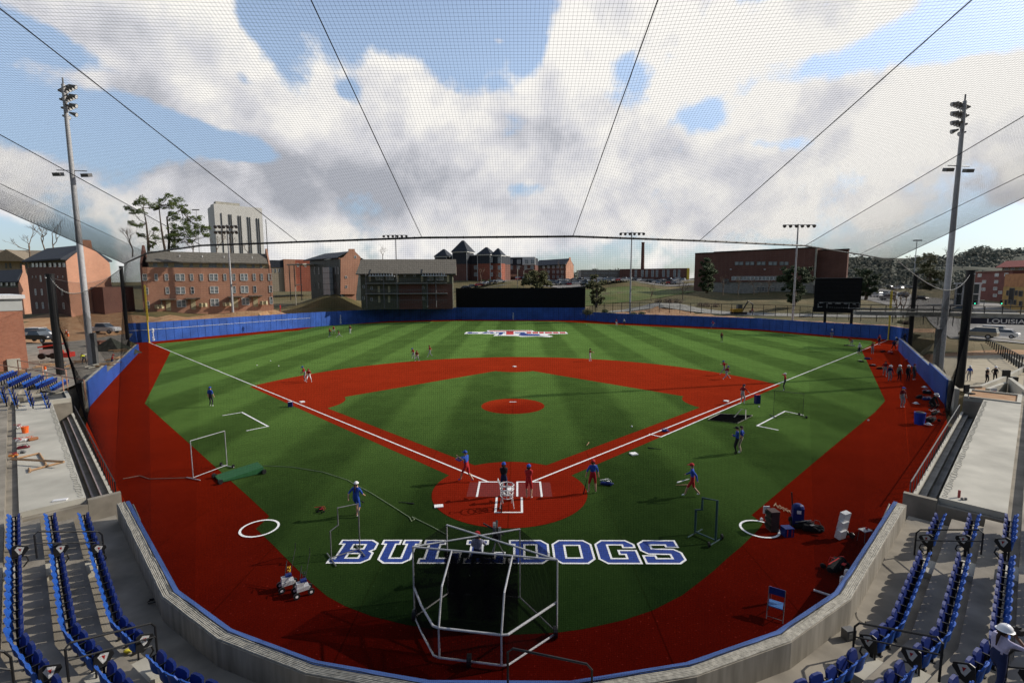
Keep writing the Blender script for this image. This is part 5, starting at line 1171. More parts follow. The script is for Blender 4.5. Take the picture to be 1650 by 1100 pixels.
# scoreboard
f = Fac(1313, 107, 1389, 103); t = thing('scoreboard', 'large black electronic scoreboard on two posts behind the right field wall', 'scoreboard', f.pt(f.L/2, 3), world=True)
zt_, zl = f.hit(1350, 448.5)[1], f.hit(1350, 503.5)[1]; m = MB(); f.box(m, 0, f.L, zl, zt_, 0, -.8); m.build('cabinet', BFAB, t)
m = MB(); n_ = 17
for i in range(n_): zz = zl+2.3+(zt_-zl-2.5)*i/n_; f.box(m, .15, f.L-.15, zz, zz+.09, .01, .09)
m.build('louvre', BLACK, t); m = MB(); f.box(m, -.2, f.L+.2, zt_, zt_+.12, .3, -.9); m.build('top_trim', GREYM, t)
m = MB()
for u in (1329.5, 1372.5): x0 = f.hit(u, 510)[0]; f.box(m, x0-.25, x0+.25, 0, zl, -.2, -.7)
m.build('post', BLACK, t)
def ftext(s_, u, v, size, name='label_text'):
    x0, z0 = f.hit(u, v); tx = Vector((f.d.x, f.d.y, 0)); M = Matrix.Translation(f.pt(x0, z0-size*.35, .03)) @ Matrix(((tx.x, 0, f.n.x, 0), (tx.y, 0, f.n.y, 0), (0, 1, 0, 0), (0, 0, 0, 1))); text(s_, size, M, PAINTW, name, t)
for s_, x, y, sz in (('MPH', 285, 708, .32), ('BALL', 462, 716, .32), ('STRIKE', 612, 718, .32), ('OUT', 768, 722, .32), ('H/E', 932, 730, .32), ('INNING', 265, 785, .22)): ftext(s_, 1300+x/12.22, 430+y/12.22, sz)
for i in range(10): ftext(str(i+1), 1300+(412+i*45)/12.22, 430+(794+i*1.5)/12.22, .26)
for s_, x in (('RUNS', 848), ('HITS', 915), ('ERR', 985)): ftext(s_, 1300+x/12.22, 430+812/12.22, .24)
m = MB()
for (xa, xb, y) in ((225, 1035, 697), ): x0, z0 = f.hit(1300+xa/12.22, 430+y/12.22); x1, _ = f.hit(1300+xb/12.22, 487); f.box(m, x0, x1, z0, z0+.04, .01, .03)
for x in (220, 395, 828, 1030): x0, z0 = f.hit(1300+x/12.22, 430+760/12.22); f.box(m, x0, x0+.05, z0-.5, z0+.5, .01, .03)
m.build('white_rule', PAINTW, t)
# ------------------------------------------------------------------ fences and posts beyond the wall
def fence(pts, h, post, label, m=BLACK, rails=(1, .55), world=True, sag=0):
    w3 = [Vector((p[0], p[1], hgt(p[0], p[1])+sag)) if len(p) == 2 else Vector(p) for p in pts]; t = thing('fence', label, 'fence', w3[0], world=True)
    rl, po = MB(), MB()
    for i in range(len(w3)-1):
        a_, b_ = w3[i], w3[i+1]; k = max(1, round((b_-a_).length/post))
        for j in range(k+(i == len(w3)-2)): p = a_.lerp(b_, j/k); po.tube([p-Vector((0, 0, .6)), p+Vector((0, 0, h))], .07, 5)
    for r_ in rails: rl.tube([p+Vector((0, 0, h*r_)) for p in w3], .05 if r_ == 1 else .03, 4)
    po.build('post', m, t); rl.build('top_rail', m, t)
    wr = MB()
    for i in range(len(w3)-1):
        a_, b_ = w3[i], w3[i+1]; k = int((b_-a_).length/.35)
        for j in range(k): p = a_.lerp(b_, j/k); wr.tube([p, p+Vector((0, 0, h))], .008, 3, cap=False)
    wr.build('wire_infill', m, t); return t
fp = []
for u, vt, vb in ((960, 483.6, 499), (1030, 486, 499.5), (1130, 489.5, 501), (1230, 493, 504), (1330, 497, 509), (1387, 499, 513), (1465, 501.5, 516), (1560, 505, 522)):
    D = 1.9/((vb-vt)/F)*1.0; D = 133-(u-960)*.062; p = W(u, vb, D); fp.append((p.x, p.y, p.z))
fence(fp, 1.9, 2.4, 'long black metal fence on the rise beyond the right field wall')
fence([W(u, v, D)[:] for u, v, D in ((944, 508, 126), (962, 497, 137))], 1.6, 1.6, 'short line of dark posts beside the black batter screen', rails=())
fence([P(u, v, .2)[:] for u, v in ((1588, 560), (1612, 572), (1655, 598))], 1.4, 1.5, 'low black picket fence along the street edge of the plaza', rails=(1, .1))
b = MB(); strip(b, [P(u, v, .2).xy for u, v in ((1560, 549), (1588, 552), (1655, 592))], -1, .35, .3); tag(b.build('street_wall', CONCL), 'pale concrete kerb wall between the plaza and the street', 'wall')
def streetlamp(u, vb, vt, D, label, arm=1.2):
    p = W(u, vb, D); zt = above(p, vt); t = thing('street_lamp', label, 'street lamp', (p.x, p.y, p.z-.5), group='street lamps behind the outfield'); h = zt-p.z+.5
    MB().tube([(0, 0, 0), (0, 0, h-.5), (arm*.3, 0, h), (arm, 0, h+.1)], .10, 6).build('pole', CONCL, t); MB().box((arm*1.2, 0, h+.08), (.7, .3, .15)).build('lamp_head', GREYM, t)
streetlamp(477, 488, 459, 130, 'pale street lamp between the two left dormitories'); streetlamp(834, 462, 430, 170, 'pale lamp post above the batter screen, left of the pair'); streetlamp(844, 462, 434, 172, 'pale lamp post above the batter screen, right of the pair', 2.2)
for u, v, D in ((1570, 487, 130), (1613, 487, 125)):
    p = W(u, v, D); t = thing('traffic_light', 'traffic signal showing green above the street, '+('left' if u < 1600 else 'right')+' one', 'traffic light', (p.x, p.y, 0)); MB().tube([(2.5, 0, 0), (2.5, 0, p.z+.6), (0, 0, p.z+.6)], .08, 5).build('mast', GREYM, t); MB().box((0, 0, p.z), (.35, .3, 1.0)).build('signal_head', BLACK, t)
    gm = mat('green_signal', (.05, .9, .5), .5, .01, 1); gm.node_tree.nodes['Principled BSDF'].inputs['Emission Color'].default_value = (.05, .9, .5, 1); gm.node_tree.nodes['Principled BSDF'].inputs['Emission Strength'].default_value = 2; MB().ball((0, -.2, p.z-.3), .14, 8, 5).build('green_lamp', gm, t)
#SECTION5
# ------------------------------------------------------------------ trees
rt_ = random.Random(11)
def leaves(mb, c, r, n, sz, rnd=rt_, flatz=.75):
    for _ in range(n):
        while 1:
            q = Vector((rnd.uniform(-1, 1), rnd.uniform(-1, 1), rnd.uniform(-1, 1)))
            if .15 < q.length < 1: break
        q *= (.55+.45*rnd.random()) if rnd.random() < .4 else 1
        ra = r*(1.0 if rnd.random() < .75 else rnd.uniform(1.0, 1.5)); p = Vector((c[0]+q.x*ra, c[1]+q.y*ra, c[2]+q.z*ra*flatz)); s_ = sz*rnd.uniform(.6, 1.4)
        a_ = Vector((rnd.gauss(0, 1), rnd.gauss(0, 1), rnd.gauss(0, 1))).normalized(); b_ = a_.orthogonal().normalized()
        a_, b_ = a_*s_, b_*s_*.6
        mb._add([p-a_-b_*.3, p+b_, p+a_-b_*.2, p-b_], [(0, 1, 2, 3)])
def branch(mb, p, d, ln, r, lev, rnd, spread=.6, tips=None, up=.15):
    q = p+d*ln; m_ = p.lerp(q, .5)+Vector((rnd.gauss(0, .06), rnd.gauss(0, .06), rnd.gauss(0, .03)))*ln
    mb.tube([p, m_, q], [r, r*.85, r*.65], 5 if lev > 2 else 3, cap=False)
    if lev == 0:
        if tips is not None: tips.append(q)
        return
    for i in range(rnd.choice((2, 3, 3)) if lev > 1 else 3):
        nd_ = (d+Vector((rnd.gauss(0, spread), rnd.gauss(0, spread), rnd.gauss(0, spread*.6)+up))).normalized()
        branch(mb, p.lerp(q, rnd.uniform(.6, 1)), nd_, ln*rnd.uniform(.6, .85), r*.6, lev-1, rnd, spread, tips, up)
def px_tree(name, label, D, trunk, clumps, leafm, dens=1., lsz=.32, twigs=True, group=None):
    """trunk: list of picture points up the stem at distance D; clumps: (u, v, radius px)"""
    b0 = W(*trunk[0], D); t = thing(name, label, 'tree', (b0.x, b0.y, b0.z), group=group, world=True); k = D/F
    mb = MB(); pts = [W(u, v, D)+Vector((0, rt_.uniform(-.5, .5), 0)) for u, v in trunk]; n = len(pts)
    mb.tube([pts[0]-Vector((0, 0, 3))]+pts, [.42]+[.38-.28*i/(n-1) for i in range(n)], 7); cl_ = []
    for (u, v, r) in clumps:
        c = W(u, v, D); c.y += rt_.uniform(-.5, .5)*r*k*3; cl_.append((c, r*k))
        a_ = min(pts[1:], key=lambda p: (p-c-Vector((0, 0, -1))).length); m_ = a_.lerp(c, .5)+Vector((0, 0, -.15*(c-a_).length)); mb.tube([a_, m_, c], [.11, .08, .03], 4, cap=False)
        for _ in range(4 if twigs else 0):
            e_ = c+Vector((rt_.gauss(0, 1), rt_.gauss(0, 1), rt_.gauss(0, .6)))*r*k*.6; mb.tube([m_, e_], [.04, .015], 3, cap=False)
    mb.build('trunk', BARK, t); lb = MB()
    for c, r in cl_:
        n_ = int(230*dens*max(1, r/1.2)**1.7); leaves(lb, c, r*.8, int(n_*.35), lsz)
        for _ in range(5):
            a_ = rt_.uniform(0, 6.28); o_ = Vector((math.cos(a_)*r*rt_.uniform(.5, 1.1), math.sin(a_)*r*.8, rt_.uniform(-.55, .6)*r)); leaves(lb, c+o_, r*rt_.uniform(.3, .55), int(n_*.11), lsz)
    lb.build('crown', leafm, t); return t
zz_ = lambda L_, ox, oy, sc, f_=1: [(ox+x/sc, oy+y/sc, r/sc*f_) for x, y, r in L_]
px_tree('pine_tree', 'tall leaning pine with sparse flat clumps, leftmost of the three pines', 146, [(240, 412), (238, 385), (234, 360), (231, 335)], zz_([(270, 150, 60), (330, 190, 50), (220, 180, 45), (150, 240, 40), (200, 290, 35), (280, 270, 40), (165, 400, 45), (270, 430, 45), (365, 450, 40), (370, 540, 40), (240, 520, 35), (350, 600, 30), (360, 640, 25)], 190, 300, 6.6), LEAFP, 1.2, .17)
px_tree('pine_tree', 'slender tall pine with bare forked limbs in the middle of the three pines', 150, [(266, 412), (262, 385), (260, 360), (257, 330)], zz_([(520, 100, 45), (590, 140, 50), (620, 190, 38), (460, 150, 35), (450, 220, 38), (540, 220, 42), (400, 240, 28), (560, 175, 40)], 190, 300, 6.6), LEAFP, 1.2, .17)
px_tree('pine_tree', 'broad dense green pine, rightmost and fullest of the three pines', 144, [(273, 412), (272, 385), (270, 350), (290, 338)], zz_([(700, 230, 48), (740, 280, 48), (650, 310, 48), (590, 350, 45), (700, 370, 65), (800, 340, 48), (600, 430, 55), (720, 450, 75), (830, 420, 60), (900, 450, 48), (920, 520, 38), (800, 500, 65), (680, 520, 55), (590, 540, 55), (640, 590, 55), (610, 650, 45), (560, 490, 35), (760, 580, 40)], 190, 300, 6.6), LEAFP, 1.2, .18)
def bare(u, vb, vt, D, label, lev=4, sp=.5, group=None, seed=1, lean=0):
    p = W(u, vb, D); h = above(p, vt)-p.z; rnd = random.Random(seed); t = thing('bare_tree', label, 'tree', (p.x, p.y, p.z), group=group)
    mb = MB(); ln = h/(1+.75+.56+.42+.3)*1.15; branch(mb, Vector((0, 0, -1)), Vector((lean, 0, 1)).normalized(), ln+1, h*.018+.06, lev, rnd, sp); mb.build('branches', TWIG, t); return t
for i, (u, vb, vt, D, lab) in enumerate([(48, 412, 368, 150, 'wide bare tree above the tan apartment block at the far left'), (70, 408, 362, 120, 'bare pale tree with upright limbs left of the big floodlight mast'), (86, 406, 366, 121, 'slim bare tree just left of the big floodlight mast'),
        (213, 408, 372, 140, 'bare tree behind the chimney end of the long brick dormitory'), (243, 408, 376, 142, 'bare tree at the foot of the leftmost pine'), (312, 412, 380, 146, 'bare tree under the rightmost pine'), (350, 412, 378, 160, 'bare tree in front of the white tower, left'), (372, 412, 386, 162, 'bare tree in front of the white tower, middle'), (400, 414, 390, 162, 'bare tree in front of the white tower, right'),
        (617, 416, 400, 190, 'small bare tree rising behind the balcony dormitory'), (906, 448, 424, 250, 'bare tree left of the sunlit end wall of the academic hall'), (775, 455, 427, 225, 'bare tree in front of the turreted hall, left'), (800, 455, 432, 222, 'bare tree in front of the turreted hall, right'), (880, 455, 430, 235, 'bare tree in front of the academic hall'),
        (1444, 505, 462, 112, 'bare spreading tree behind the right foul pole'), (1456, 505, 470, 108, 'small bare tree beside the right net pole'), (1050, 480, 462, 150, 'small bare tree on the brown slope'), (1100, 478, 455, 160, 'bare tree left of the brown hall'), (1525, 440, 400, 330, 'bare pale tree on the hill right of the floodlight mast'), (1165, 470, 450, 150, 'bare shrubby tree before the brown hall, left'), (1190, 470, 452, 150, 'bare shrubby tree before the brown hall, middle'), (1215, 470, 453, 148, 'bare shrubby tree before the brown hall, right'), (1238, 470, 455, 146, 'bare shrubby tree beside the dark magnolia')]):
    bare(u, vb, vt, D, lab, 4 if D < 200 else 3, .45 if i not in (14, 0) else .6, None, 20+i)
def bush(name, label, D, clumps, m, dens=1, lsz=.3, base=None, cat='tree'):
    cx = sum(c[0] for c in clumps)/len(clumps); vb = base or max(c[1]+c[2] for c in clumps)
    if vb-min(c[1] for c in clumps) > 14: clumps = clumps+[(cx-5, vb+1, 6), (cx+5, vb+2, 6), (cx, vb+5, 7), (cx-2, vb+9, 6), (cx+4, vb+8, 6)]
    return px_tree(name, label, D, [(cx, vb), (cx, (vb+min(c[1] for c in clumps))/2), (cx, min(c[1] for c in clumps)+2)], clumps, m, dens, lsz, False)
bush('evergreen_tree', 'upright green evergreen in front of the left end of the brown hall', 158, [(1140, 418, 5), (1137, 426, 7), (1143, 428, 7), (1139, 436, 9), (1134, 440, 7), (1145, 441, 8), (1140, 448, 9)], LEAFD, 1.6)
bush('evergreen_tree', 'dark round magnolia tree before the right part of the brown hall', 140, [(1268, 438, 9), (1280, 434, 8), (1292, 438, 9), (1260, 448, 9), (1275, 450, 12), (1295, 450, 10), (1268, 460, 11), (1288, 460, 10), (1281, 467, 9), (1300, 444, 6)], LEAFD, 1.5)
bush('evergreen_tree', 'broad olive live oak above the black batter screen', 170, [(850, 445, 7), (862, 441, 8), (874, 443, 7), (846, 454, 8), (860, 453, 10), (874, 452, 9), (884, 456, 7), (868, 459, 8)], LEAFO, 1.4)
bush('evergreen_tree', 'loose olive tree at the right end of the batter screen', 140, [(957, 446, 5), (955, 455, 7), (962, 460, 8), (950, 462, 6), (972, 455, 6), (960, 470, 8), (972, 466, 6)], LEAFO, .9)
bush('evergreen_tree', 'dark oak behind the right edge of the scoreboard', 135, [(1388, 440, 8), (1400, 438, 9), (1408, 447, 7), (1392, 450, 9), (1402, 457, 8), (1386, 458, 7)], LEAFD, 1.3)
bush('evergreen_tree', 'tall loose pine left of the right floodlight mast on the hill side', 175, [(1492, 412, 7), (1486, 418, 5), (1500, 420, 7), (1490, 428, 9), (1504, 432, 9), (1484, 437, 8), (1512, 440, 10), (1498, 442, 10), (1520, 446, 8)], LEAFO, 1)
for i, (u, v, D, r, m_) in enumerate([(985, 478, 142, 4, LEAFO), (1000, 480, 141, 5, LEAFD), (1010, 477, 142, 4, LEAFD), (1022, 481, 140, 4, LEAFO), (975, 481, 141, 4, LEAFD), (1035, 480, 140, 4, LEAFD), (1112, 486, 132, 4, LEAFD), (1225, 482, 122, 5, LEAFD), (1228, 488, 121, 4, LEAFD), (1253, 489, 118, 3.5, LEAFD), (945, 475, 137, 6, LEAFO), (950, 486, 136, 5, LEAFO), (790, 452, 246, 3.5, LEAFD), (802, 451, 246, 3.5, LEAFD), (778, 452, 247, 3, LEAFD), (1140, 462, 150, 5, TWIG), (1130, 466, 150, 5, TWIG), (1155, 464, 150, 5, TWIG), (1062, 470, 155, 6, TWIG), (1078, 466, 155, 7, TWIG), (1092, 470, 154, 7, TWIG), (1080, 476, 150, 5, TWIG), (1455, 478, 112, 4, LEAFO), (1463, 485, 110, 4, TWIG)]):
    p = W(u, v, D); k = D/F; p.z = min(p.z, hgt(p.x, p.y)+r*k*.45); t = thing('shrub', 'low '+('bare brown' if m_ is TWIG else 'leafy')+' shrub beyond the outfield, '+f'{ORD[i] if i < 18 else ["nineteenth", "twentieth", "next", "later", "further", "last"][i-18]} in a straggling line', 'shrub', (p.x, p.y, p.z), group='shrubs beyond the outfield')
    mb = MB(); leaves(mb, (0, 0, 0), r*k*1.35, int(300*max(1, r*k)), .16, rt_, .6); mb.build('foliage', m_, t); mb = MB(); mb.tube([(0, 0, -r*k-1), (0, 0, 0)], .06, 5); mb.build('stem', BARK, t)
# far woods: a mass nobody could count
wd = MB(); rnd = random.Random(4)
def wood(u0, u1, D0, D1, n, skyline, r0, r1, lf=.9):
    for i in range(n):
        u = rnd.uniform(u0, u1); D = rnd.uniform(D0, D1); vtop = skyline(u); r = rnd.uniform(r0, r1)
        q = rnd.random()**1.3; v = vtop+q*(462-vtop)*.8; c = W(u, v, D-q*(D0*.25)); c.z -= r*.8
        leaves(wd, c, r, int(42*r/4), lf*r/4.2, rnd, .85)
        if q < .15: wd.tube([(c.x, c.y, c.z-12), (c.x, c.y, c.z)], .5, 4)
def sk(tbl):
    def g(u):
        for i in range(len(tbl)-1):
            if tbl[i][0] <= u <= tbl[i+1][0]: t = (u-tbl[i][0])/(tbl[i+1][0]-tbl[i][0]); return tbl[i][1]*(1-t)+tbl[i+1][1]*t+rnd.uniform(-1, 2)
        return tbl[-1][1]
    return g
wood(1362, 1720, 430, 560, 1500, sk([(1362, 416), (1372, 412), (1395, 414), (1420, 414), (1436, 418), (1450, 425), (1462, 416), (1480, 410), (1500, 409), (1530, 414), (1558, 404), (1570, 397), (1580, 393), (1592, 396), (1600, 401), (1620, 397), (1635, 400), (1660, 396), (1720, 396)]), 4, 8)
wood(1362, 1600, 300, 360, 420, sk([(1362, 430), (1400, 428), (1460, 434), (1500, 426), (1560, 436)]), 3, 5)
o = wd.build('distant_woods', LEAFF); tag(o, 'dark wooded hillside behind the street on the right', None, None, 'stuff')
wd = MB(); wood(925, 1060, 480, 560, 70, sk([(925, 434), (950, 432), (968, 430), (985, 433), (1002, 430), (1012, 433), (1060, 436)]), 4, 7); wood(-80, 120, 420, 520, 90, sk([(-80, 420), (120, 424)]), 5, 8); wood(440, 560, 420, 500, 60, sk([(440, 425), (560, 428)]), 5, 8)
tag(wd.build('distant_treeline', LEAFF), 'low dark tree line on the horizon between the campus buildings', None, None, 'stuff')
# ------------------------------------------------------------------ vehicles
def make_car(kind, paint, label, group=None):
    t = thing('parked_car' if kind == 'car' else kind, label, 'pickup truck' if kind == 'pickup_truck' else 'car', (0, 0, 0), group=group)
    prof = {'car': ([(-2.2, .35), (-2.25, .75), (-2.1, .95), (-1.2, 1.0), (.9, .98), (2.0, .85), (2.2, .6), (2.2, .35)], [(-1.75, .98), (-1.2, 1.42), (.2, 1.45), (1.05, .98)]),
            'suv': ([(-2.4, .45), (-2.45, 1.0), (-2.4, 1.15), (1.1, 1.15), (2.25, 1.05), (2.4, .8), (2.4, .45)], [(-2.4, 1.15), (-2.2, 1.8), (.3, 1.85), (1.2, 1.15)]),
            'pickup_truck': ([(-2.9, .55), (-2.95, 1.2), (-.9, 1.2), (-.85, 1.25), (1.4, 1.25), (2.6, 1.15), (2.8, .9), (2.8, .5)], [(-.9, 1.25), (-.75, 1.9), (.7, 1.92), (1.5, 1.25)])}[kind]
    bodyp, cab = prof; hw = .92
    def ext(pr, w0, w1, m=None):
        mb = MB(); a_ = [(x, -w0 if i in (0, len(pr)-1) or w1 == w0 else -w1, z) for i, (x, z) in enumerate(pr)]; b_ = [(x, -y, z) for x, y, z in a_]; k = len(pr)
        mb._add(a_+b_, [tuple(range(k)), tuple(range(2*k-1, k-1, -1))]+[(i, i+k, (i+1) % k+k, (i+1) % k) for i in range(k)]); return mb
    ext(bodyp, hw, hw).build('body', paint, t)
    ext(cab, hw-.05, hw-.22).build('windows', GLASS, t)
    mb = MB(); zt = max(z for _, z in cab); xs = [x for x, z in cab if z > zt-.1]; mb.box(((xs[0]+xs[-1])/2, 0, zt+.015), (xs[-1]-xs[0]+.25, 1.45, .05)); mb.build('roof_panel', paint, t)
    x1 = 1.45 if kind != 'pickup_truck' else 1.9; x0 = -1.4 if kind != 'pickup_truck' else -1.9; r = .33 if kind == 'car' else .40
    for x in (x0, x1):
        for s in (-1, 1): w_ = MB(); w_.tube([(x, s*(hw-.18), r), (x, s*(hw+.02), r)], r, 14, m=0); w_.tube([(x, s*(hw+.021), r), (x, s*(hw+.03), r)], r*.55, 10, m=1); w_.build('wheel', [BLACK, STEEL], t)
    for s in (-1, 1): MB().box((x1+.72 if kind != 'pickup_truck' else 2.8, s*.65, .72 if kind == 'car' else .95), (.08, .3, .14)).build('headlight', PAINTW, t)
    return t
cm = lambda n, c: mat('car_paint_'+n, c, .3, .03, 2, metal=.2, spec=.6)
CP_ = {'white': (.75, .75, .75), 'black': (.015, .015, .018), 'silver': (.38, .39, .40), 'grey': (.10, .105, .11), 'red': (.38, .02, .02), 'blue': (.03, .06, .16), 'tan': (.35, .30, .22)}
protos = {}
def park(col, p, rz, label, kind='car', group='cars on the far parking lot'):
    if (col, kind) not in protos: o = make_car(kind, cm(col, CP_[col]), label, group); protos[(col, kind)] = o; o.location = p; o.rotation_euler = (0, 0, rz)
    else: o = dup(protos[(col, kind)], p, rz, label, group)
    return o
rnd = random.Random(9); rows = [(745, 812, 454, 216, 6), (835, 932, 455.3, 222, 11), (872, 990, 451.5, 238, 15), (960, 1105, 449.8, 252, 20), (900, 1085, 448, 275, 18), (940, 1010, 453.5, 214, 9), (1012, 1098, 452, 224, 11)]; ci = 0
for (u0, u1, v, D, n) in rows:
    for i in range(n):
        u = u0+(u1-u0)*(i+.5)/n; p = W(u, v, D); z = hgt(p.x, p.y)+.17; col = rnd.choices(list(CP_), [8, 4, 5, 4, 1.2, 1, 1])[0]; kd = rnd.choice(['car', 'car', 'suv'])
        if 812 < u < 835: continue
        park(col, (p.x, p.y, z), rnd.choice([.4, .4, 1.1])+rnd.uniform(-.1, .1), f'{col} {"car" if kd == "car" else "sport utility car"} parked on the far lot, {ORD[i % 18]}{" from the left" if i < 18 else " of the right half"}, row {"ABCDEFG"[rows.index((u0, u1, v, D, n))]}', kd)
park('red', W(1102, 449.5, 258).xy[:]+(hgt(*W(1102, 449.5, 258).xy)+.15,), 0, 'bright red long car at the right end of the parking lot', 'suv')
for col, u, v, D, kd, rz, lab in (('white', 67, 545, 85, 'suv', -.1, 'white sport utility car parked behind the near brick building'), ('black', 62, 551, 79, 'pickup_truck', -.15, 'dark pickup truck parked in front of the white car at left'), ('white', 167, 537, 92, 'pickup_truck', -.05, 'white pickup truck parked behind the left floodlight mast')):
    p = W(u, v, D); t = make_car(kd, cm(col, CP_[col]), lab); t.location = (p.x, p.y, p.z); t.rotation_euler = (0, 0, rz)
for col, u, v, D, kd, rz, lab in (('silver', 1588, 545, 88, 'suv', 2.2, 'silver car driving under the footbridge on the street'), ('white', 1612, 553, 86, 'car', 2.2, 'white car following behind the silver one by the picket fence'), ('tan', 1575, 551, 84, 'suv', 2.2, 'pale van roof showing beside the right net pole'),
        ('grey', 1546, 497, 120, 'suv', 2.5, 'grey car on the street behind the right net curtain'), ('black', 1452, 463, 190, 'suv', 2, 'dark car on the street behind the right foul pole'), ('white', 1430, 466, 180, 'car', 2, 'white car on the curving street beside the oak'), ('white', 1421, 459, 210, 'car', 2, 'small white car farther up the curving street'), ('silver', 1432, 472, 165, 'suv', 2, 'silver car lowest on the curving street'), ('white', 1462, 455, 240, 'car', 2.4, 'white car at the top of the curving street'), ('black', 1483, 469, 170, 'car', 2, 'dark car on the street right of the foul pole')):
    p = W(u, v, D); park(col, (p.x, p.y, hgt(p.x, p.y)+.15), rz, lab, kd, 'cars on the street')
for i in range(14):
    u, v = 1412+rnd.uniform(0, 46), 452+rnd.uniform(0, 12); p = W(u, v, 250-(v-452)*5); park(rnd.choice(['white', 'silver', 'grey', 'black']), (p.x, p.y, hgt(p.x, p.y)+.15), 2+rnd.uniform(-.3, .3), f'small distant car on the curving street, {ORD[i]} of a scattered group', 'car', 'distant cars on the street')
# excavator and small machines behind the wall
p = W(1190, 506, 122); t = thing('excavator', 'small yellow and black excavator working behind the right centre wall', 'excavator', (p.x, p.y, p.z))
MB().box((0, 0, .25), (3.2, 2.2, .5)).box((0, 0, .28), (3.6, .5, .42)).build('tracks', BLACK, t); MB().box((-.5, 0, .95), (2.4, 1.8, .8)).build('body', mat('machine_yellow', (.55, .30, .03), .5, .15, 3), t); b = MB(); b.box((.3, .4, 1.75), (1.1, 1.0, 1.1)); b.build('cab', GLASS, t); MB().tube([(1, 0, 1), (2.2, 0, 3.2), (3.4, 0, 2.4)], .17, 6).build('boom', BLACK, t); MB().tube([(3.4, 0, 2.4), (3.2, 0, .9)], .13, 6).box((3.1, 0, .6), (.7, .7, .6)).build('arm', BLACK, t)
p = W(83, 577, 62); t = thing('skid_loader', 'white and red compact loader standing in the work yard at left', 'loader', (p.x, p.y, p.z), .3)
MB().box((0, 0, .9), (1.8, 1.3, .7)).build('body', PAINTW, t); MB().box((0, 0, 1.6), (1.1, 1.0, .9)).build('cab', BLACK, t); MB().tube([(-1, .6, 1.5), (1.2, .6, 1.8), (1.7, .6, .6)], .1, 5).tube([(-1, -.6, 1.5), (1.2, -.6, 1.8), (1.7, -.6, .6)], .1, 5).box((1.9, 0, .4), (.6, 1.5, .6)).build('bucket_arm', mat('machine_red', (.5, .04, .03), .5), t)
for s in (-1, 1):
    for x in (-.6, .6): MB().tube([(x, s*.65, .38), (x, s*.9, .38)], .38, 12).build('wheel', BLACK, t)
p = W(158, 560, 74); tag(MB().box((p.x, p.y, p.z), (1.6, 1.2, 1.9)).box((p.x, p.y, p.z+1.0), (1.8, 1.4, .12)).build('waste_container', mat('rust_brown', (.22, .10, .07), .9, .3, 2)), 'rusty brown container in the work yard right of the left mast', 'container')
b = MB(); p = W(180, 560, 72); b._add([(p.x-3, p.y-2, p.z-1), (p.x+3, p.y-2, p.z-1), (p.x+3, p.y+2, p.z-1), (p.x-3, p.y+2, p.z-1), (p.x, p.y, p.z+1.5)], [(0, 1, 4), (1, 2, 4), (2, 3, 4), (3, 0, 4)]); tag(b.build('tarp_heap', mat('dark_tarp', (.05, .055, .04), .8, .4, 2)), 'dark tarpaulin covered heap near the left foul corner', 'heap')
rnd = random.Random(2)
for i in range(12):
    u, v = rnd.choice([(60, 590), (100, 575), (130, 590), (170, 570), (185, 585), (75, 597), (150, 600), (115, 600), (175, 598), (140, 578), (192, 572), (95, 592)][i:i+1]); p = P(u, v, .7); a_ = rnd.uniform(0, 3)
    b = MB(); 
    for k in range(3): b.box((rnd.uniform(-.3, .3), rnd.uniform(-.3, .3), .12+.13*k), (rnd.uniform(1, 2.2), .16, .09), rz=a_+rnd.uniform(-.3, .3))
    o = b.build('lumber_pile', WOOD if i % 3 else CONCL); o.location = (p.x, p.y, hgt(p.x, p.y)+.1); tag(o, f'small heap of boards in the left work yard, {ORD[i]} counted from the building', 'lumber', 'board heaps in the work yard')
for i, (u, v) in enumerate(((74, 605), (86, 542), (110, 542), (107, 538))):
    p = W(u, v, 55 if i == 0 else 80); t = thing('safety_post' if i == 0 else 'traffic_cone', 'orange and white safety post behind the far left seats' if i == 0 else f'orange traffic cone in the left work yard, {ORD[i-1]} of three', 'cone', (p.x, p.y, p.z)); MB().tube([(0, 0, 0), (0, 0, 1.1 if i == 0 else .8)], [.18, .05] if i else [.12, .11], 10).build('cone_body', ORANGE, t); MB().tube([(0, 0, .55), (0, 0, .7)], .125, 10).build('reflective_band', PAINTW, t)
b = MB(); A_r = [P(u, v, 2.6) for u, v in ((-10, 586), (75, 600), (100, 606), (135, 612))]; B_r = [P(u, v, 2.9) for u, v in ((28, 580), (68, 588), (106, 596))]
b.tube(A_r, .05, 5); b.tube(B_r, .05, 5)
for p in A_r+B_r: b.tube([p, (p.x, p.y, .8)], .05, 5)
tag(b.build('guard_rail', mat('primer_rail', (.5, .27, .18), .7, .2, 3)), 'rusty pink primer coated guard rail behind the far left seats', 'railing')
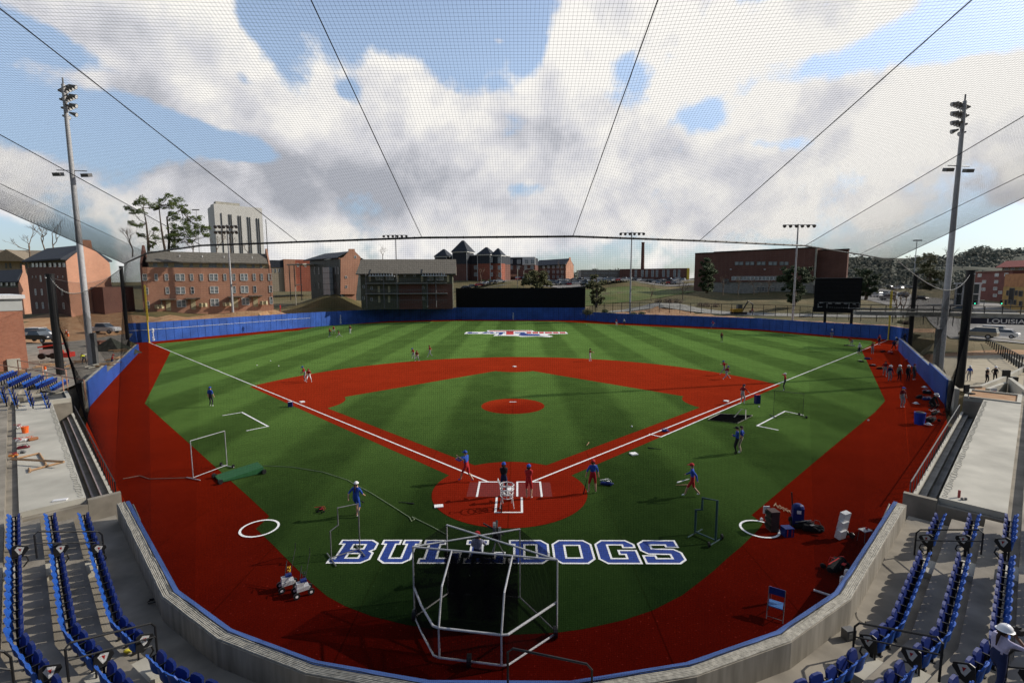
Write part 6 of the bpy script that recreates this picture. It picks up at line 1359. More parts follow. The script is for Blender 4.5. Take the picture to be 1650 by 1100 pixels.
#SECTION6
# ------------------------------------------------------------------ people
SKIN = mat('skin', (.50, .30, .20), .6, .08, 6); SKIND = mat('deep_skin', (.16, .08, .05), .6, .1, 6)
CL = {'red': (.42, .02, .025), 'darkred': (.20, .012, .018), 'blue': (.02, .07, .36), 'navy': (.012, .02, .07), 'black': (.012, .012, .014), 'white': (.72, .72, .72), 'grey': (.30, .30, .31), 'khaki': (.42, .36, .26), 'tan': (.28, .25, .18), 'charcoal': (.05, .05, .055), 'lav': (.36, .34, .48), 'plaid': (.30, .30, .42), 'orange': (.65, .10, .03), 'yellow': (.7, .7, .05)}
cloth = lambda n: mat(n+'_cloth', CL[n], .85, .14, 14)
SHOE = {'white': cloth('white'), 'black': cloth('black'), 'blue': cloth('blue')}
def body_mesh(J, edges, radii, levels=1):
    me = bpy.data.meshes.new('sk'); names = list(J); me.from_pydata([J[n] for n in names], [(names.index(a_), names.index(b_)) for a_, b_, _ in edges], [])
    ob = bpy.data.objects.new('sk', me); COL.objects.link(ob); ob.modifiers.new('s', 'SKIN'); 
    lay = me.skin_vertices[0].data
    for i, n in enumerate(names): r = radii[n]; lay[i].radius = r if isinstance(r, tuple) else (r, r); lay[i].use_root = (n == 'pelvis')
    ss = ob.modifiers.new('u', 'SUBSURF'); ss.levels = levels; ss.render_levels = levels
    dg = bpy.context.evaluated_depsgraph_get(); out = bpy.data.meshes.new_from_object(ob.evaluated_get(dg)); bpy.data.objects.remove(ob); bpy.data.meshes.remove(me)
    return out
def ik(a_, b_, l1, l2, pole):
    a_, b_ = Vector(a_), Vector(b_); d = b_-a_; L_ = d.length
    if L_ > (l1+l2)*.995: b_ = a_+d.normalized()*(l1+l2)*.995; d = b_-a_; L_ = d.length
    x = (l1*l1-l2*l2+L_*L_)/(2*L_); h = math.sqrt(max(0, l1*l1-x*x)); dn = d/L_; p = Vector(pole); p = (p-dn*p.dot(dn)).normalized()
    return a_+dn*x+p*h, b_
def person(label, loc, face, shirt='red', pants='grey', hat='red', hatkind='cap', skin=None, pose='stand', sleeve='short', shorts=False, H=1.8, shoes='white', lh=None, rh=None, lf=None, rf=None, pz=None, lean=0, side=0, tail=False, group=None, held=None, fingers=False, headturn=0, headdown=0):
    """local frame: +Y is where the person faces; face = degrees, 0 looks up-field (away from the camera)"""
    t = thing('person', label, 'person', loc, math.radians(face), group=group); k = H/1.8
    P0 = dict(lf=(-.11, 0, .09), rf=(.11, 0, .09), lh=(-.30, .08, .85), rh=(.30, .08, .85), pz=.95, lean=.0)
    PO = {'stand': {}, 'walk': dict(lf=(-.09, .34, .09), rf=(.10, -.36, .14), lh=(-.28, -.22, .92), rh=(.28, .30, .95), pz=.90, lean=.06),
          'run': dict(lf=(-.09, .45, .14), rf=(.10, -.55, .42), lh=(-.26, -.28, 1.1), rh=(.24, .38, 1.22), pz=.88, lean=.18),
          'lunge': dict(lf=(-.16, .62, .09), rf=(.14, -.62, .12), lh=(-.34, .35, .75), rh=(.30, .2, .8), pz=.70, lean=.30),
          'ready': dict(lf=(-.26, .02, .09), rf=(.26, .02, .09), lh=(-.16, .42, .92), rh=(.14, .45, .92), pz=.82, lean=.34),
          'bend': dict(lf=(-.2, 0, .09), rf=(.2, .0, .09), lh=(-.16, .5, .3), rh=(.16, .52, .3), pz=.86, lean=1.05),
          'crouch': dict(lf=(-.2, .12, .09), rf=(.2, .0, .09), lh=(-.14, .45, .45), rh=(.14, .45, .5), pz=.42, lean=.45),
          'cross': dict(lh=(.06, .24, 1.2), rh=(-.06, .26, 1.16)), 'hips': dict(lh=(-.2, .06, 1.0), rh=(.2, .06, 1.0)),
          'photo': dict(lh=(-.06, .28, 1.6), rh=(.08, .28, 1.58)), 'catch': dict(lh=(-.26, .5, 1.15), rh=(.2, .52, 1.2), lf=(-.14, .15, .09), rf=(.14, -.18, .09)),
          'reach': dict(lh=(-.2, .3, 1.0), rh=(.55, .42, .85), lf=(-.2, .1, .09), rf=(.22, -.1, .09), lean=.22, pz=.9)}[pose]
    for a_ in (PO, {x: y for x, y in dict(lh=lh, rh=rh, lf=lf, rf=rf, pz=pz).items() if y is not None}): P0.update(a_)
    ln = P0['lean']+lean; z0 = P0['pz']; S1, C1 = math.sin(ln), math.cos(ln)
    up = lambda h, x=0, y=0: Vector((x+side*h, h*S1+y*C1-.0, z0+h*C1-y*S1))
    J = {'pelvis': up(0), 'belly': up(.20), 'chest': up(.40), 'neck': up(.565), 'head': up(.66, 0, .015), 'crown': up(.755, 0, .02)}
    J['nose'] = up(.685, 0, .125)
    hx, hs = {}, {'l': -1, 'r': 1}
    for c, s_ in hs.items():
        sh = up(.475, s_*.165); J[c+'sh'] = sh; el_, hd = ik(sh, P0[c+'h'], .30, .27, (s_*.6, -.8, -.3)); J[c+'el'] = el_; J[c+'wr'] = hd; d = (hd-el_).normalized(); J[c+'hd'] = hd+d*.075
        hp = up(-.04, s_*.10); kn, ft = ik(hp, P0[c+'f'], .43, .42, (s_*.15, 1, 0)); J[c+'hp'] = hp; J[c+'kn'] = kn; J[c+'an'] = ft; J[c+'to'] = ft+Vector((s_*.03, .15, -.045))
    if fingers:
        for c in 'lr':
            d = (J[c+'hd']-J[c+'wr']).normalized(); sd = d.cross(Vector((0, 0, 1))).normalized(); 
            for i in range(4): b_ = J[c+'hd']+sd*(-.03+.02*i); J[f'{c}f{i}a'] = b_+d*.03; J[f'{c}f{i}b'] = b_+d*(.06+.008*(i in (1, 2)))+Vector((0, 0, -.02))
            J[c+'th'] = J[c+'wr']+d*.04-sd*.05*(1 if c == 'l' else -1)+Vector((0, 0, -.01))
    ed = [('pelvis', 'belly', 2), ('belly', 'chest', 1), ('chest', 'neck', 1), ('neck', 'head', 0), ('head', 'crown', 0), ('head', 'nose', 0)]
    for c in 'lr':
        ed += [('chest', c+'sh', 1), (c+'sh', c+'el', 1), (c+'el', c+'wr', 1 if sleeve == 'long' else 0), (c+'wr', c+'hd', 0), ('pelvis', c+'hp', 2), (c+'hp', c+'kn', 2), (c+'kn', c+'an', 0 if shorts else 2), (c+'an', c+'to', 3)]
        if fingers:
            for i in range(4): ed += [(c+'hd', f'{c}f{i}a', 0), (f'{c}f{i}a', f'{c}f{i}b', 0)]
            ed.append((c+'wr', c+'th', 0))
    R = dict(pelvis=(.145, .115), belly=(.135, .105), chest=(.165, .115), neck=.055, head=.085, crown=.075, nose=.018)
    for c in 'lr': R.update({c+'sh': .07, c+'el': .045 if sleeve == 'short' else .052, c+'wr': .032, c+'hd': .036, c+'hp': .095, c+'kn': .062, c+'an': .042, c+'to': .040, c+'th': .011, **{f'{c}f{i}{q}': .0095 for i in range(4) for q in 'ab'}})
    J = {n: tuple(Vector(v_)*k) for n, v_ in J.items()}; R = {n: (r[0]*k, r[1]*k) if isinstance(r, tuple) else r*k for n, r in R.items() if n in J}
    me = body_mesh(J, ed, R, 2 if fingers else 1); me.name = 'body'
    for m_ in (skin or SKIN, cloth(shirt), cloth(pants), SHOE[shoes]): me.materials.append(m_)
    E_ = [(Vector(J[a_]), Vector(J[b_]), m_) for a_, b_, m_ in ed]
    for p in me.polygons:
        c = p.center; best = (9, 1)
        for a_, b_, m_ in E_:
            d = b_-a_; u_ = max(0, min(1, (c-a_).dot(d)/d.length_squared)); q = (a_+d*u_-c).length
            if q < best[0]: best = (q, m_)
        p.material_index = best[1]; p.use_smooth = True
    o = bpy.data.objects.new('body', me); COL.objects.link(o); o.parent = t
    hd, cr = Vector(J['head']), Vector(J['crown']); ax = (cr-hd).normalized(); fw = Vector((0, math.cos(ln), -math.sin(ln))); sd = fw.cross(ax)
    B = lambda x, y, z_: tuple(hd+(sd*x+fw*y+ax*z_)*k)
    def shell_(mb, r, z0_, z1_, m=None, ry=1.12):
        base = len(mb.v); n = 12
        for i in range(5):
            ph = math.pi/2*i/4
            for j in range(n): th = 2*math.pi*j/n; mb.v.append(B(r*math.cos(ph)*math.cos(th), .005+r*ry*math.cos(ph)*math.sin(th), z0_+(z1_-z0_)*math.sin(ph)))
        for i in range(4):
            for j in range(n): mb.f.append((base+i*n+j, base+i*n+(j+1) % n, base+(i+1)*n+(j+1) % n, base+(i+1)*n+j)); mb.m.append(0 if m is None else m)
    hm = MB(); shell_(hm, .104, .03, .135); hm._add([B(*q) for q in [(-.10, -.02, .04), (-.09, -.10, -.06), (.09, -.10, -.06), (.10, -.02, .04)]], [(0, 1, 2, 3), (3, 2, 1, 0)]); hm.build('hair', mat('brown_hair', (.035, .02, .014), .8, .2, 20), t, True)
    if tail: MB().tube([B(0, -.10, .02), B(.01, -.15, -.12), B(0, -.13, -.34)], [.03*k, .038*k, .012*k], 6).build('ponytail', mat('brown_hair', (.035, .02, .014)), t, True)
    if hat:
        h = MB()
        if hatkind == 'cap': shell_(h, .113, .055, .165); h._add([B(*q) for q in [(-.075, .09, .062), (-.06, .20, .045), (0, .225, .045), (.06, .20, .045), (.075, .09, .062), (-.06, .20, .055), (0, .225, .055), (.06, .20, .055), (-.075, .09, .08), (.075, .09, .08)]], [(0, 1, 2, 3, 4), (9, 7, 6, 5, 8), (1, 5, 6, 2), (2, 6, 7, 3)])
        else: shell_(h, .135, .05, .19, None, 1.2); shell_(h, .165, .045, .06, None, 1.2); h._add([B(*q) for q in [(-.012, -.14, .08), (.012, -.14, .08), (.012, 0, .205), (-.012, 0, .205), (-.012, .15, .09), (.012, .15, .09)]], [(0, 1, 2, 3), (3, 2, 5, 4)])
        h.build('cap' if hatkind == 'cap' else 'hard_hat', cloth(hat) if hatkind == 'cap' else mat('helmet_shell', (.78, .78, .80), .3, .04, 4), t, True)
    return t
def gp(u, v): p = P(u, v); return (p.x, p.y, .02)
wp = 'white'
person('person in blue shirt and cap walking alone on left foul turf with a blue bag', gp(340, 655), 170-180, 'blue', 'charcoal', 'blue', shoes='white', rh=(.34, .1, .75))
person('person in red jersey standing on the left infield, taller of the pair', gp(492.5, 614), 120, 'red', 'grey', 'blue', pose='ready', pz=.92)
person('person in red jersey and white trousers just right of the taller left infielder', gp(498, 616), 200, 'red', 'white', 'darkred', pose='ready', H=1.75)
person('person in red on left outfield grass, nearest the left of the group of four', gp(532, 542.5), 150, 'red', 'navy', 'red', pose='walk')
person('person in red bending slightly behind the leftmost left outfielder', gp(538, 537), 200, 'red', 'grey', 'red', pose='ready')
person('person in dark red running low, third of four left outfielders', gp(547, 543.5), 120, 'darkred', 'grey', 'black', pose='lunge')
person('person in red standing apart, rightmost of four left outfielders', gp(564.5, 537.5), 170, 'darkred', 'white', 'red')
person('person in red with blue cap on the outfield edge, left of two close players', gp(667, 578), 140, 'red', 'grey', 'blue', pose='ready')
person('person in dark red crouching forward, right of the two close players', gp(672, 582), 190, 'darkred', 'grey', 'darkred', pose='ready', H=1.7)
person('person in red alone right of the close pair on the outfield edge', gp(693, 575), 110, 'red', 'grey', 'darkred', pose='walk')
person('person in dark red with arms held out on the infield arc behind second base', gp(950.5, 582), -80, 'darkred', 'white', 'black', pose='catch')
person('person in red near the centre field wall, left of a pair', gp(993, 525), 180, 'red', 'white', 'red', pose='walk')
person('person in white near the centre field wall, right of a pair', gp(1005.5, 525), 180, 'white', 'charcoal', 'white')
person('person in orange red running by the right centre field wall', gp(1149, 528.5), 90, 'red', 'grey', 'red', pose='run')
person('person in dark red standing on right field grass below the runner', gp(1162.5, 551), 180, 'darkred', 'charcoal', 'darkred')
person('person in red running behind the lunging player near first base', gp(1167, 604), 90, 'red', 'grey', 'blue', pose='run')
person('person in dark red lunging low with legs wide near first base', gp(1170, 611), -70, 'darkred', 'grey', 'blue', pose='lunge')
person('person in dark red reaching down beside the first base line', gp(1195.5, 650), -60, 'darkred', 'grey', 'navy', pose='reach')
person('person in bright red jacket and white cap taking photos on the right foul line', gp(1264, 629.5), 60, 'red', 'charcoal', 'white', pose='photo', sleeve='long')
person('person in blue pullover and black trousers with folded arms, right foul ground', gp(1186.5, 732), 75, 'blue', 'black', 'black', pose='cross', sleeve='long', shoes='black')
person('person in light shirt and khaki trousers behind the one in blue pullover', gp(1193.5, 730), 60, 'blue', 'khaki', None, pose='hips')
person('person in red cap, blue jacket and red shorts walking with a white bat', gp(1115, 800), 70, 'blue', 'red', 'red', pose='walk', sleeve='long', shorts=True, rh=(.28, .32, 1.0))
person('person in blue top and red shorts swinging a bat on the third base line', gp(752, 776), 60, 'blue', 'red', 'blue', pose='walk', sleeve='long', shorts=True, lh=(-.35, .42, 1.28), rh=(-.2, .5, 1.27), shoes='blue')
person('person in black shirt standing behind the ball cart at home plate', gp(812, 800), 0, 'black', 'navy', 'blue', pose='cross')
person('person all in red with blue cap beside home plate', gp(852, 804), -10, 'red', 'red', 'blue', pose='cross', shorts=True)
person('person in red cap and blue jacket over dark leggings leaning on a bat', gp(955, 795), 0, 'blue', 'red', 'red', sleeve='short', shorts=True, skin=None, lh=(-.36, -.02, .92), lf=(-.2, 0, .09), rf=(.16, .02, .09))
person('woman in white cap and long ponytail walking in an oversized blue shirt', gp(575, 832), -10, 'blue', 'blue', 'white', pose='walk', shorts=True, tail=True, sleeve='short', H=1.72, lf=(-.06, .16, .09), rf=(.06, -.14, .09))
person('person in plaid shirt and red cap standing inside the batting cage', gp(770, 932), 0, 'plaid', 'navy', 'red', pose='ready', lean=-.3, pz=.94, lh=(-.1, .4, 1.1), rh=(.2, .42, 1.15))
person('person in dark red shirt and blue cap alone on the right track', gp(1453, 656.5), 185, 'darkred', 'grey', 'blue')
person('person with white hard hat and blue jacket over grey trousers on right track', gp(1433, 614.5), 175, 'navy', 'grey', 'white', 'hard', sleeve='long', shoes='black')
person('person in dark red behind the blue jacketed hard hat wearer', gp(1425.5, 606), 150, 'darkred', 'grey', 'darkred', pose='walk')
person('person with white hard hat and tan jacket on the right track', gp(1448, 614), 180, 'tan', 'black', 'white', 'hard', sleeve='long', shoes='black')
person('person with white hard hat dressed all in black on the right track', gp(1462, 614.5), 185, 'black', 'black', 'white', 'hard', sleeve='long', shoes='black')
person('person in charcoal beside the all black hard hat wearer near the wall', gp(1471.5, 612), 200, 'charcoal', 'charcoal', 'darkred', sleeve='long')
person('person with white hard hat crouching in dark clothes by the right dugout', gp(1499, 661), 200, 'black', 'black', 'white', 'hard', pose='crouch', pz=.6, sleeve='long', H=2.0)
person('person in white shirt and navy shorts with back turned near right foul pole', gp(1384, 572), 0, 'white', 'navy', 'white', shorts=True, pose='hips')
person('person in dark red standing beside the white shirted one on the right track', gp(1405, 570), 180, 'darkred', 'grey', 'darkred', pose='cross')
person('person in bright red bending over someone on right field grass', gp(1373, 557), 90, 'red', 'grey', 'black', pose='bend')
t = person('person lying stretched out on the right field grass', gp(1370, 558), 90, 'charcoal', 'grey', None, pose='stand'); t.rotation_euler = (math.radians(-90), 0, math.radians(80)); t.location = P(1378, 557.5)+Vector((0, 0, .14))
person('person in red standing nearest the right foul pole', gp(1416, 556), 180, 'red', 'navy', 'red')
person('person in navy at the end of the right wall, left of three', gp(1440, 564), 140, 'navy', 'black', 'navy', pose='ready', sleeve='long')
person('person in navy leaning on the right wall, middle of three', gp(1447, 558), 90, 'navy', 'white', 'white', pose='bend', lean=-.5)
person('person in dark blue at the right wall, rightmost of three', gp(1457, 553), 180, 'navy', 'charcoal', 'black', sleeve='long')
person('person in blue and white standing near the right field wall', gp(1339.5, 545), 180, 'blue', 'grey', 'white')
for i, (u, v, lab, a_, kw) in enumerate(((1561, 614, 'person in hard hat and blue vest on the plaza, leftmost of three', -20, dict(shirt='blue', pants='grey')), (1589, 618, 'person in hard hat with folded arms on the plaza, middle of three', 180, dict(shirt='black', pants='black', pose='cross')), (1602, 616, 'person in hard hat and loose black coat on the plaza, rightmost of three', 160, dict(shirt='black', pants='black', pose='hips', sleeve='long')))):
    p = P(u, v, -.5); person(lab, (p.x, p.y, hgt(p.x, p.y)+.08), a_, hat='white', hatkind='hard', shoes='black', **kw)
p = P(181, 590, .5); person('person in red shirt working behind the low left blue wall', (p.x, p.y, .35), -60, 'red', 'navy', 'red', pose='reach')
p = P(137, 590, .8); person('person in yellow safety shirt bending in the left work yard', (p.x, p.y, hgt(p.x, p.y)), 60, 'yellow', 'charcoal', 'black', pose='bend')
p = W(1212, 508, 120); person('person in red shirt walking beyond the right field wall', (p.x, p.y, p.z), 90, 'red', 'white', 'red', pose='walk')
p = W(452, 503, 112); person('person in red working on the bank behind the left wall', (p.x, p.y, p.z), 90, 'red', 'red', 'red')
# woman with the camera, near right
fp_ = P(1603, 1108, 1.75); pw = (fp_.x, fp_.y, 1.62)
wm = person('woman in white hard hat and lavender shirt aiming a camera beside the right seats', pw, -84, 'lav', 'navy', 'white', 'hard', skin=SKIND, pose='photo', tail=True, H=1.68, lf=(-.14, .42, .09), rf=(.14, -.30, .09), pz=.90, lean=.10, lh=(-.07, .36, 1.42), rh=(.09, .33, 1.42), fingers=True, shoes='black')
def held(name, label, cat, who, build, mats, group=None):
    """an object at the hand of a person, in that person's frame"""
    mb = MB(); build(mb); o = mb.build(name, mats); o.matrix_world = Matrix.LocRotScale(who.location, who.rotation_euler, None); return tag(o, label, cat, group)
held('camera_body', 'black camera with long lens held up by the woman in the hard hat', 'camera', wm, lambda b: b.box((0, .40, 1.44), (.17, .09, .12)).box((0, .40, 1.52), (.07, .07, .05)).tube([(0, .44, 1.44), (0, .72, 1.43)], [.045, .055], 10).tube([(0, .722, 1.43), (0, .73, 1.43)], .05, 10), BLACK)
# ------------------------------------------------------------------ field equipment
def tubes(mb, paths, r, n=6):
    for p in paths: mb.tube(p, r, n)
    return mb
def netpatch(mb, a, b, c, d, cell=.06, r=.0022):
    a, b, c, d = map(Vector, (a, b, c, d)); k = max(2, int(max((b-a).length, (c-d).length)/cell)); q = max(2, int(max((d-a).length, (c-b).length)/cell))
    for i in range(k+1): t_ = i/k; mb.tube([a.lerp(b, t_), d.lerp(c, t_)], r, 3, cap=False)
    for i in range(q+1): t_ = i/q; mb.tube([a.lerp(d, t_), b.lerp(c, t_)], r, 3, cap=False)
    return mb
def top_of(u, v, vt): p = P(u, v); return Vector((p.x, p.y, above(p, vt)))
CAGEM = mat('cage_pipe', (.46, .46, .47), .4, .1, 6)
cg = thing('batting_cage', 'large wheeled batting cage of white pipe with black netting in front of the camera', 'batting cage', P(780, 1000), world=True)
g = lambda u, v, z=.12: P(u, v, z)
b0 = [g(668.3, 993), g(680, 1020), g(698.9, 1055.4), g(708, 1059), g(808.3, 1071.4), g(818.5, 1070.6), g(897.4, 1018.5)]
zA = above(P(668.3, 993), 880.6); zB = above(P(897.4, 1018.5), 901.4); A3 = Vector((*P(668.3, 993).xy, zA)); B3 = Vector((*P(897.4, 1018.5).xy, zB)); zm = above(P(668.3, 993), 944.7)
mid = [Vector((p.x, p.y, zm)) for p in b0]; mid[0] = Vector((*A3.xy, zm)); mid[-1] = Vector((*B3.xy, above(P(897.4, 1018.5), 968.9)))
C3 = top_of(837.6, 995, 851.8); E3 = top_of(729, 990, 845.4)
C3 = Vector((*P(838, 962).xy, above(P(838, 962), 852))); E3 = Vector((*P(722, 955).xy, above(P(722, 955), 845.4)))
tubes(MB(), [b0], .030, 8).build('base_rail', CAGEM, cg)
tubes(MB(), [mid], .034, 8).build('middle_rail', CAGEM, cg)
tubes(MB(), [[A3, B3], [A3, C3], [E3, B3]], .030, 8).build('top_rail', CAGEM, cg)
for u, v, tt in ((708, 1059, .19), (808.3, 1071.4, .62)):
    p = P(u, v, .12); m_ = Vector((p.x, p.y, zm)); hpt = A3.lerp(B3, .28 if u < 750 else .70); w_ = Vector((p.x, p.y, zm+.75)).lerp(hpt, .25); w_.z = zm+.95
    tubes(MB(), [[p, m_, w_, hpt]], .028, 8).build('curved_strut', CAGEM, cg)
tubes(MB(), [[P(*q[:2], .1), T] for q, T in (((668.3, 993), A3), ((897.4, 1018.5), B3), ((722, 955), E3), ((838, 962), C3))], .024, 8).build('upright', CAGEM, cg)
tubes(MB(), [[P(722, 955, .1), P(838, 962, .1)], [P(668.3, 993, .12), P(722, 955, .1)], [P(897.4, 1018.5, .12), P(838, 962, .1)]], .026, 6).build('side_base_rail', GREYM, cg)
nm_ = MB()
for i in range(len(b0)-1): netpatch(nm_, mid[i], mid[i+1], b0[i+1], b0[i], .04, .0034)
netpatch(nm_, A3, A3.lerp(B3, .28), mid[3], mid[0], .04, .0034); netpatch(nm_, A3.lerp(B3, .28), A3.lerp(B3, .70), mid[4], mid[3], .04, .0034); netpatch(nm_, A3.lerp(B3, .70), B3, mid[6], mid[4], .04, .0034)
netpatch(nm_, A3, E3, P(722, 955, .1), P(668.3, 993, .12), .04, .0034); netpatch(nm_, B3, C3, P(838, 962, .1), P(897.4, 1018.5, .12), .04, .0034); netpatch(nm_, A3, B3, C3, E3, .05, .0024)
nm_.build('cage_net', NETM, cg)
# inner hanging black net panel
nm_ = MB(); 
for k in range(5): o_ = .07*k; netpatch(nm_, E3.lerp(B3, .02)+Vector((0, -.9-o_, -.35)), C3.lerp(A3, .02)+Vector((0, -.9-o_, -.35)), P(835, 1000, .1)+Vector((0, -o_, 0)), P(725, 992, .1)+Vector((0, -o_, 0)), .03, .0035)
nm_.build('catch_net', NETM, cg)
for u, v in ((756, 1072), (895, 1026), (668, 998)): p = P(u, v); MB().tube([(p.x-.06, p.y, .17), (p.x+.06, p.y, .17)], .17, 12).build('wheel', BLACK, cg)
def screen(label, bl_, br_, tl_v, tr_v, wheels=True, m=None, r=.028, cut=None, cell=.05):
    a_, b_ = P(*bl_, .12), P(*br_, .12); c, d = top_of(*br_, tr_v), top_of(*bl_, tl_v); t = thing('practice_screen', label, 'screen', (a_+b_)/2, group='protective pitching screens', world=True)
    if cut: # L-screen: lower shoulder on the left
        m1 = a_.lerp(d, cut[0]); m2 = a_.lerp(b_, cut[1])+(d-a_)*cut[0]; m2b = a_.lerp(b_, cut[1])+(d-a_)*(cut[0]+.08); top0 = d.lerp(c, cut[1]); pth = [a_, b_, c, top0, m2b, m1]
    else: pth = [a_, b_, c, d]
    MB().tube(pth, r, 8, closed=True).build('frame', m or GREYM, t); nb = MB()
    if cut: netpatch(nb, m1, m2b, a_.lerp(b_, cut[1]), a_, cell, .002); netpatch(nb, top0, c, b_, a_.lerp(b_, cut[1]), cell, .002)
    else: netpatch(nb, d, c, b_, a_, cell, .002)
    nb.build('screen_net', NETM, t)
    ax = (b_-a_).normalized(); pr = Vector((-ax.y, ax.x, 0))
    for p in (a_, b_): MB().tube([p-pr*.55-Vector((0, 0, .07)), p+pr*.55-Vector((0, 0, .07))], .026, 6).build('foot', m or GREYM, t)
    if wheels:
        for q in (-.5, .5): w_ = b_+pr*q; MB().tube([(w_.x-.03, w_.y, .11), (w_.x+.03, w_.y, .11)], .11, 12).build('wheel', BLACK, t)
screen('tall square practice screen straddling the left track edge', (311.3, 769), (365.8, 748.7), 710, 694, True, STEEL)
screen('grey L shaped pitching screen standing over the letter B', (534, 898), (580, 883), 820.7, 811, False, GREYM, cut=(.55, .28))
screen('dark padded L shaped screen on wheels right of the letters', (1120, 856), (1153, 870), 800, 806, True, mat('dark_green_pad', (.012, .045, .05), .6, .2, 4), .05, (.62, .3))
screen('large thin framed screen by the right coach box', (1246, 669), (1293.5, 669), 628.6, 634.5, True, BLACK, .02)
t = thing('folded_screen', 'white framed screen lying flat on the grass right of first base', 'screen', P(1178, 673), world=True); k4 = lambda x, y, z=.06: P(1050+x/4.23, 560+y/4.23, z)
MB().tube([k4(385, 490), k4(585, 512), k4(685, 462), k4(465, 450)], .045, 6, closed=True).build('frame', CONCL, t); MB().tube([k4(440, 470), k4(620, 482)], .04, 6).tube([k4(560, 476), top_of(1194, 672, 659), top_of(1201, 672, 660), k4(640, 490)], .04, 6).build('prop', CONCL, t)
n_ = MB(); netpatch(n_, k4(385, 490, .1), k4(585, 512, .1), k4(685, 462, .1), k4(465, 450, .1), .05, .006); n_.build('screen_net', NETM, t)
# portable mound ramp
q4 = lambda x, y: (200+x/4.584, 560+y/4.584)
t = thing('portable_mound', 'long green portable pitching ramp on wheels beside the left screen', 'pitching mound', P(*q4(850, 930)), world=True)
c4 = [P(*q4(665, 945), .1), P(*q4(710, 990), .1), P(*q4(1030, 890), .3), P(*q4(985, 852), .3)]
b = MB(); b.prism([p.xy[:] for p in c4], .05, [.12, .12, .38, .38] if True else 0); b.build('deck', mat('green_turf_deck', (.02, .10, .035), .9, .2, 12), t)
for p in (c4[0], c4[1], c4[2]): MB().tube([(p.x, p.y-.05, .13), (p.x+.1, p.y-.1, .13)], .13, 10).build('wheel', BLACK, t)
# ball cart at home
t = thing('ball_cart', 'white wire ball cart on wheels in front of the catcher box', 'cart', P(817, 820), world=True); cx, cy = P(817, 818).xy; b = MB()
for z_, r_ in ((1.15, .34), (.95, .33), (.75, .30), (.55, .27)): b.tube([(cx+r_*math.cos(a_*.785), cy+r_*math.sin(a_*.785), z_) for a_ in range(8)], .022, 5, closed=True)
for a_ in range(8): b.tube([(cx+.34*math.cos(a_*.785), cy+.34*math.sin(a_*.785), 1.15), (cx+.27*math.cos(a_*.785), cy+.27*math.sin(a_*.785), .55)], .012, 4)
b.build('basket', PAINTW, t); b = MB()
for s_ in (-1, 1): b.tube([(cx+s_*.25, cy-.1, .6), (cx+s_*.33, cy-.2, .06)], .02, 5); b.tube([(cx+s_*.25, cy+.1, .6), (cx+s_*.2, cy+.3, .1)], .02, 5); b.tube([(cx-.3+s_*.02, cy, 1.1), (cx-.42, cy+s_*.12, 1.4)], .02, 5)
b.tube([(cx-.42, cy-.12, 1.4), (cx-.42, cy+.12, 1.4)], .02, 5); b.build('frame', PAINTW, t)
for s_ in (-1, 1): MB().tube([(cx-.28, cy-.25+.2*s_, .1), (cx-.22, cy-.25+.2*s_, .1)], .1, 10).build('wheel', BLACK, t)
b = MB(); rnd = random.Random(1)
for i in range(26): b.ball((cx+rnd.uniform(-.2, .2), cy+rnd.uniform(-.2, .2), .62+rnd.uniform(0, .16)), .037, 6, 4)
b.build('baseball_load', WHITE, t)
# two pitching machines near the left track
for i, (u, v, lab) in enumerate(((464, 948, 'pitching machine with yellow hose, left of the pair on the left track'), (488, 957, 'pitching machine with small white wheels, right of the pair on the left track'))):
    p = P(u, v); t = thing('pitching_machine', lab, 'machine', (p.x, p.y, 0), .6, 'pitching machines on the left track'); 
    MB().box((0, 0, .32), (.5, .34, .16)).box((-.1, 0, .48), (.28, .24, .2)).build('engine_body', STEEL, t); t.scale = (.8, .8, .8); MB().box((.05, 0, .62), (.24, .2, .1)).build('blue_cover', SEATD, t)
    for x, y in ((-.28, -.25), (-.28, .25), (.3, -.22), (.3, .22)): MB().tube([(x, y-.03, .14), (x, y+.03, .14)], .14, 12, m=0).tube([(x, y-.035, .14), (x, y+.035, .14)], .06, 8, m=1).build('wheel', [BLACK, PAINTW], t)
    MB().tube([(.1, .1, .4), (.5, .75, 1.35), (.52, .8, 1.6)], .013, 5).tube([(-.1, .15, .4), (.1, .55, 1.0)], .02, 5).build('handle', BLACK, t)
    b = MB(); b.tube([(.05*math.cos(a_*.5)+.1, .12+.14*math.sin(a_*.5), .66+.012*a_) for a_ in range(26)], .014, 5); b.build('hose_coil', mat('yellow_hose', (.65, .38, .02), .6) if i == 0 else BLACK, t)
# machine behind the cage at the letters
p = P(800, 905); t = thing('pitching_machine', 'dark three legged pitching machine partly hidden behind the batting cage top rails', 'machine', (p.x, p.y, 0), 0)
for a_ in (0, 2.1, 4.2): MB().tube([(0, 0, .9), (.45*math.cos(a_), .45*math.sin(a_), .02)], .025, 6).build('leg', GREYM, t)
MB().tube([(-.12, 0, 1.35), (-.02, 0, 1.35)], .24, 14).tube([(.08, 0, 1.15), (.18, 0, 1.15)], .24, 14).build('throwing_wheels', GREYM, t); MB().box((0, 0, 1.02), (.3, .3, .2)).tube([(0, -.3, 1.25), (0, .5, 1.4)], .05, 6).tube([(-.5, .1, 1.5), (.3, .0, 1.1)], .03, 6).build('motor_housing', BLACK, t)
